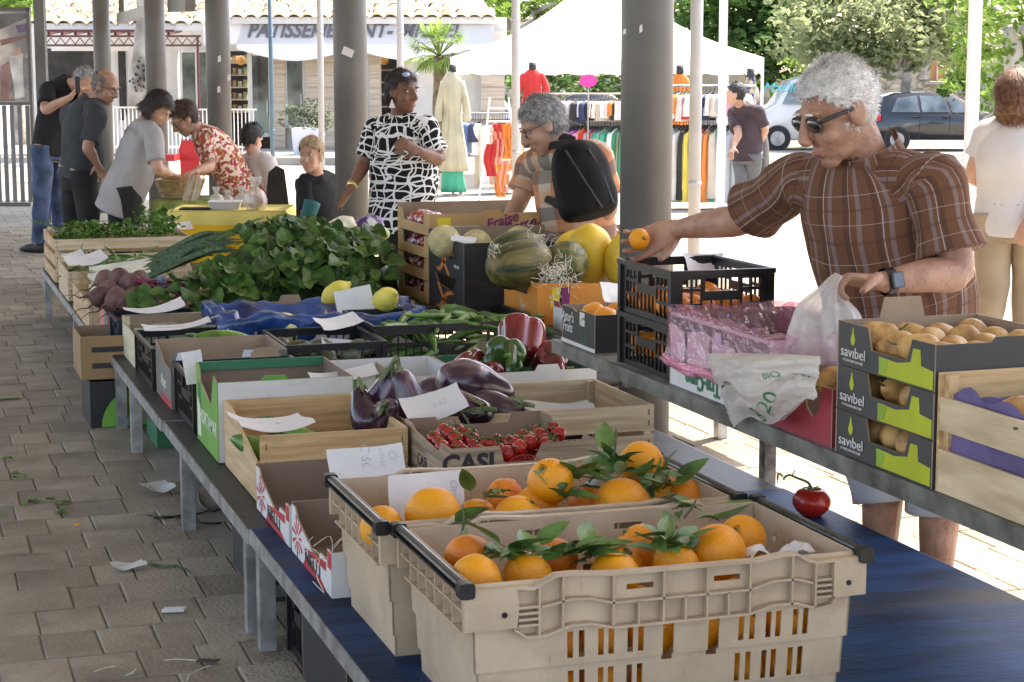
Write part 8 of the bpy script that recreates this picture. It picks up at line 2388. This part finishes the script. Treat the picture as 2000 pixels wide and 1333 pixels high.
a, c = P_(332, 410, 13.2), P_(558, 410, 13.2)
cloth_table('table with a bright yellow cloth and pale border', a.x, c.x, 13.1, 13.75, P_(440, 412, 13.1).z, m_yel, border=m_yelp)
zt = P_(440, 412, 13.1).z
a, c = P_(296, 400, 14.3), P_(410, 400, 14.3)
cloth_table('table with a plain green cloth behind the yellow one', a.x, c.x, 13.95 if False else 14.3, 14.95, P_(350, 392, 14.3).z, m_gcl)
zg = P_(350, 392, 14.3).z
bk = thing('wicker_basket', 'round wicker basket in front of the woman in the flowered blouse', 'basket', BG @ V((P_(352, 380, 14.6).x, 14.6, zg)))
m_wick = mat('wicker', (.55, .4, .2), .8, .3, 14, .5, 30); c = V((P_(352, 380, 14.6).x, 14.6, zg))
b = MB(BG); b.cyl(c, c + V((0, 0, .01)), .14, nr=20); b.build('base', m_wick, bk)
for k in range(9):
    r = .145 + k * .006; z = .012 + k * .016; b = MB(BG); b.loft([(c + V((math.cos(q * .3142) * r, math.sin(q * .3142) * r, z + .005 * (q % 2))), .009, .009) for q in range(21)], 6, 1, (0, 0, 1), False); b.build('weave', m_wick, bk, True)
lf = revo('loaf', [(-.1, .01), (-.08, .04), (0, .055), (.08, .04), (.1, .01)], mat('bread_crust', (.35, .2, .1), .8, .3, 14, .4, 30), 14)
for k in range(4): tag(put(lf, 'bread_loaf', None, BG @ (c + V((-.06 + .04 * k, R.uniform(-.04, .04), .12))), (0, 1.4 + R.uniform(-.2, .2), k)), 'brown loaf of bread in the wicker basket', 'bread', 'loaves in the wicker basket')
for k, (px, dx) in enumerate(((362, 0), (378, 3))):
    t = thing('clear_bag', ['clear plastic sleeve leaning on the wicker basket', 'clear plastic sleeve with yellow marks beside the wicker basket'][k], 'bag', BG @ P_(px, 392, 13.95)); q = P_(px + 8, 345, 13.95)
    b = MB(BG); b.grid(lambda u, v: P_(px + (u - .5) * 14 + (1 - v) * 14, 392 - (1 - v) * 50, 13.95 - .05 * (1 - v)) + V((0, .01 * math.sin(u * 8), 0)), 6, 8); b.build('film', thin('clear_film', (.85, .85, .85), .35, .15, .25, .5), t, True)
for k, (px, py, D, w) in enumerate(((423, 392, 13.55, 25), (444, 385, 13.65, 20), (472, 392, 13.5, 27), (500, 414, 13.2, 42))):
    t = thing('goods_bag', ['tied clear bag at the left end of the row on the yellow table', 'smallest tied clear bag, second from the left on the yellow table', 'tied clear bag with brown contents on the yellow table', 'widest tied bag, at the front edge of the yellow table'][k], 'bag', BG @ V((P_(px, py, D).x, D, zt)), 'tied bags on the yellow table')
    x = P_(px, py, D).x; s = w * D / CF / 2; hgt = s * 2.9
    b = MB(BG); b.loft([((x, D, zt + .002), s * .8, s * .7), ((x, D, zt + hgt * .25), s, s * .85), ((x, D, zt + hgt * .55), s * .75, s * .6), ((x, D, zt + hgt * .72), s * .2, s * .2), ((x, D, zt + hgt * .85), s * .38, s * .3), ((x, D, zt + hgt * 1.05), s * .6, s * .3)], 24, 5, (1, 0, 0), fn=lambda q, th, tt, d: q + d * .008 * math.sin(th * 8 + tt * 5)); b.build('film', thin('bag_film', (.85, .82, .8), .35, .2, .15, .5), t, True)
    b = MB(BG); b.ell((x, D, zt + hgt * .25), (s * .75, s * .65, hgt * .22), 14, 8, fn=lambda p, d: p * (1 + .1 * NZ.noise(d * 4))); b.build('contents', mat('pale_biscuits', (.55, .42, .34), .8, .3, 20, .4, 40) if k else mat('silver_tin', (.45, .45, .43), .4, .3, 8, metal=.5), t, True)
t = thing('plastic_tub', 'white plastic tub lid on the yellow table', 'tub', BG @ V((P_(440, 400, 13.3).x, 13.3, zt))); b = MB(BG); c = V((P_(440, 400, 13.25).x, 13.25, zt)); b.loft([(c, .1, .07), (c + V((0, 0, .05)), .115, .08)], 20, 1, (1, 0, 0), sq=5); b.build('tub', m_wshirt, t)
b = MB(BG); b.loft([(c + V((0, 0, .051)), .12, .085), (c + V((0, 0, .06)), .12, .085)], 20, 1, (1, 0, 0), sq=5); b.build('lid', m_white, t)
t = thing('folder', 'flat black folder lying on the yellow table', 'folder', BG @ V((P_(385, 405, 13.25).x, 13.25, zt))); b = MB(BG); c = V((P_(384, 405, 13.25).x, 13.25, zt)); b.box((c.x - .11, 13.15, zt + .002), (c.x + .11, 13.3, zt + .012)); b.build('cover', m_black, t)

# ------------------------------------------------------------------ under the tables and on the floor
wood_crate('wooden_crate', 'brown slatted crate on a carton beside the third table', .795, 1.06, 9.3, 9.75, .2, .42, slats=((.0, .3), (.38, .66), (.74, 1.)), mx=mat('brown_board_x', (.36, .22, .1), .8, .14, 8, stretch=(.4, 5, 5)), my=mat('brown_board_y', (.36, .22, .1), .8, .14, 8, stretch=(5, .4, 5))) if False else None
m_bb = mat('brown_board', (.34, .215, .105), .8, .14, 8)
t = carton('fruit_box', 'brown board box with hand slots beside the third table', .74, 1.05, 8.55, 8.95, .22, .42, m_bb, m_card)
for z in (.27, .345): decal(t, [(.05, z - .22), (.2, z - .22), (.2, z - .195), (.05, z - .195)], (.74, 8.55, .22), (1, 0, 0), (0, -1, 0), m_dark, 'hand_slot')
t = carton('carton', 'black and green printed carton standing under the brown box', .77, 1.06, 8.5, 8.92, 0.001, .215, m_bcart, m_card)
pts = [(.29 - math.cos(a) * .24, math.sin(a) * .2) for a in [q * .157 for q in range(11)]] + [(.29, 0)]
decal(t, pts, (.77, 8.5, 0.005), (1, 0, 0), (0, -1, 0), m_grn, 'green_arc')
decal(t, [(.14, .1), (.27, .1), (.27, .14), (.14, .14)], (.77, 8.4995, 0.001), (1, 0, 0), (0, -1, 0), m_lime2, 'pale_panel')
decal(t, [(.12, .004), (.2, .004), (.2, .045), (.12, .045)], (.77, 8.499, 0.001), (1, 0, 0), (0, -1, 0), m_label, 'white_label')
carton('carton', 'dark green carton on the ground under the third table', 1.0, 1.35, 7.95, 8.3, .001, .12, m_grnd, m_card)
lattice_crate('plastic_crate', 'black lattice crate standing on the ground under the second table', .99, 1.4, 5.5, 5.95, .131, .29, 'crates under the tables')
carton('carton', 'dark carton with an orange end under the second table', .985, 1.4, 5.45, 5.95, .001, .128, m_bcart, m_card)
t = carton('carton', 'large black carton on the ground under the nearest table', .965, 1.5, 4.2, 4.72, .001, .2, m_bcart, m_bcart)
tag(put(revo('watermelon', sph(.12, .8, 8), mat('dark_green_rind', (.012, .04, .012), .3, .4, 8), 20), 'watermelon', None, (1.18, 4.5, .15)), 'dark green watermelon in the black carton under the nearest table', 'watermelon')
lattice_crate('plastic_crate', 'black crate on the ground behind the black carton under the nearest table', .98, 1.4, 4.75, 4.97, .001, .22, 'crates under the tables')
g_ = lambda px, py: zp(px, py, .006)
def litter(label, name, cat, p, pts, m, th=.004):
    t = thing(name, label, cat, p); b = MB(); b.prism(pts, V(p) + V((0, 0, th)), (math.cos(CA), -math.sin(CA), 0), (math.sin(CA), math.cos(CA), 0), (0, 0, 1), th); b.build('piece', m, t)
paper('crumpled white paper scrap on the floor beside the table leg', g_(305, 962) + V((0, 0, .02)), .12, .1, .3, .1, .1, .4, name='paper_scrap', cat='litter')
paper('flat torn white paper on the floor left of the table', g_(250, 1112) + V((0, 0, .012)), .11, .06, .2, .05, .05, .25, name='paper_scrap', cat='litter')
litter('small white plastic strip lying on the pavers', 'plastic_strip', 'litter', g_(340, 1195), [(-.036, -.01), (.03, -.004), (.036, .022), (-.03, .014)], m_white, .01)
t = thing('leek_leaf', 'curved green leaf strip on the floor near the paper scrap', 'leaf', g_(340, 1110)); b = MB(); strip(b, [g_(290, 1102), g_(320, 1108), g_(350, 1108), g_(378, 1122)], .008, .2); b.build('blade', m_leek, t, True, fix=False)
t = thing('straw_wisps', 'pale straw wisps scattered on the pavers at the bottom left', 'straw', g_(290, 1300)); b = MB()
for q in ([(185, 1312), (205, 1305), (225, 1302)], [(320, 1290), (350, 1288), (400, 1292)], [(365, 1330), (375, 1315), (410, 1300)], [(245, 1320), (260, 1312), (266, 1306)], [(250, 1318), (262, 1314)]): b.tube([zp(x, y, .006) for x, y in q], .0016, 5, 4)
tag(b.build('strand', m_raffia, t), kind='stuff')
t = thing('cable', 'thin black cable lying under the second table', 'cable', g_(370, 1010)); b = MB()
for q in ([(288, 1006), (320, 1012), (350, 1008), (395, 1002), (430, 985)], [(300, 1012), (340, 1010), (400, 1022), (432, 1022)], [(388, 963), (392, 985), (410, 998), (432, 996)]): b.tube([zp(x, y, .007) for x, y in q], .004, 6, 5)
b.build('wire', m_blackp, t, True)
for k, (px, py, n, col) in enumerate(((65, 980, 5, 0), (110, 985, 5, 0), (35, 935, 3, 0), (18, 898, 2, 0), (115, 1000, 3, 0), (190, 980, 2, 0), (12, 1005, 2, 0))):
    t = thing('leaf_scraps', ['scatter of green leaf scraps right of the left edge', 'largest scatter of green leaf scraps on the pavers', 'pale green leaf scrap near the left edge', 'tiny green scrap at the left edge', 'yellowish leaf scraps below the largest scatter', 'two green scraps near the table', 'dry scrap at the left edge'][k], 'leaf', g_(px, py), 'leaf scraps on the pavers')
    for q in range(n): put(pl_[q % 2], 'leaf', t, g_(px + R.uniform(-18, 18), py + R.uniform(-7, 7)) + V((0, 0, .004)), (R.uniform(-.1, .2), R.uniform(-.2, .2), R.uniform(0, 6)), R.uniform(.5, 1.))
tag(put(gb, 'green_bean', None, g_(40, 778), (-1.55, 0, 1.9), 1.2), 'green bean lying on the pavers near the left edge', 'green bean')
litter('small orange peel scrap on the pavers', 'peel_scrap', 'litter', g_(150, 1026), [(-.01, -.006), (.01, -.005), (.012, .008), (-.008, .01)], m_orange)
litter('dark squashed fig scrap on the pavers near the black carton', 'fruit_scrap', 'litter', g_(405, 1292), [(-.03, -.008), (.02, -.012), (.035, .01), (-.02, .014)], mat('dark_scrap', (.05, .035, .03), .7, .3))
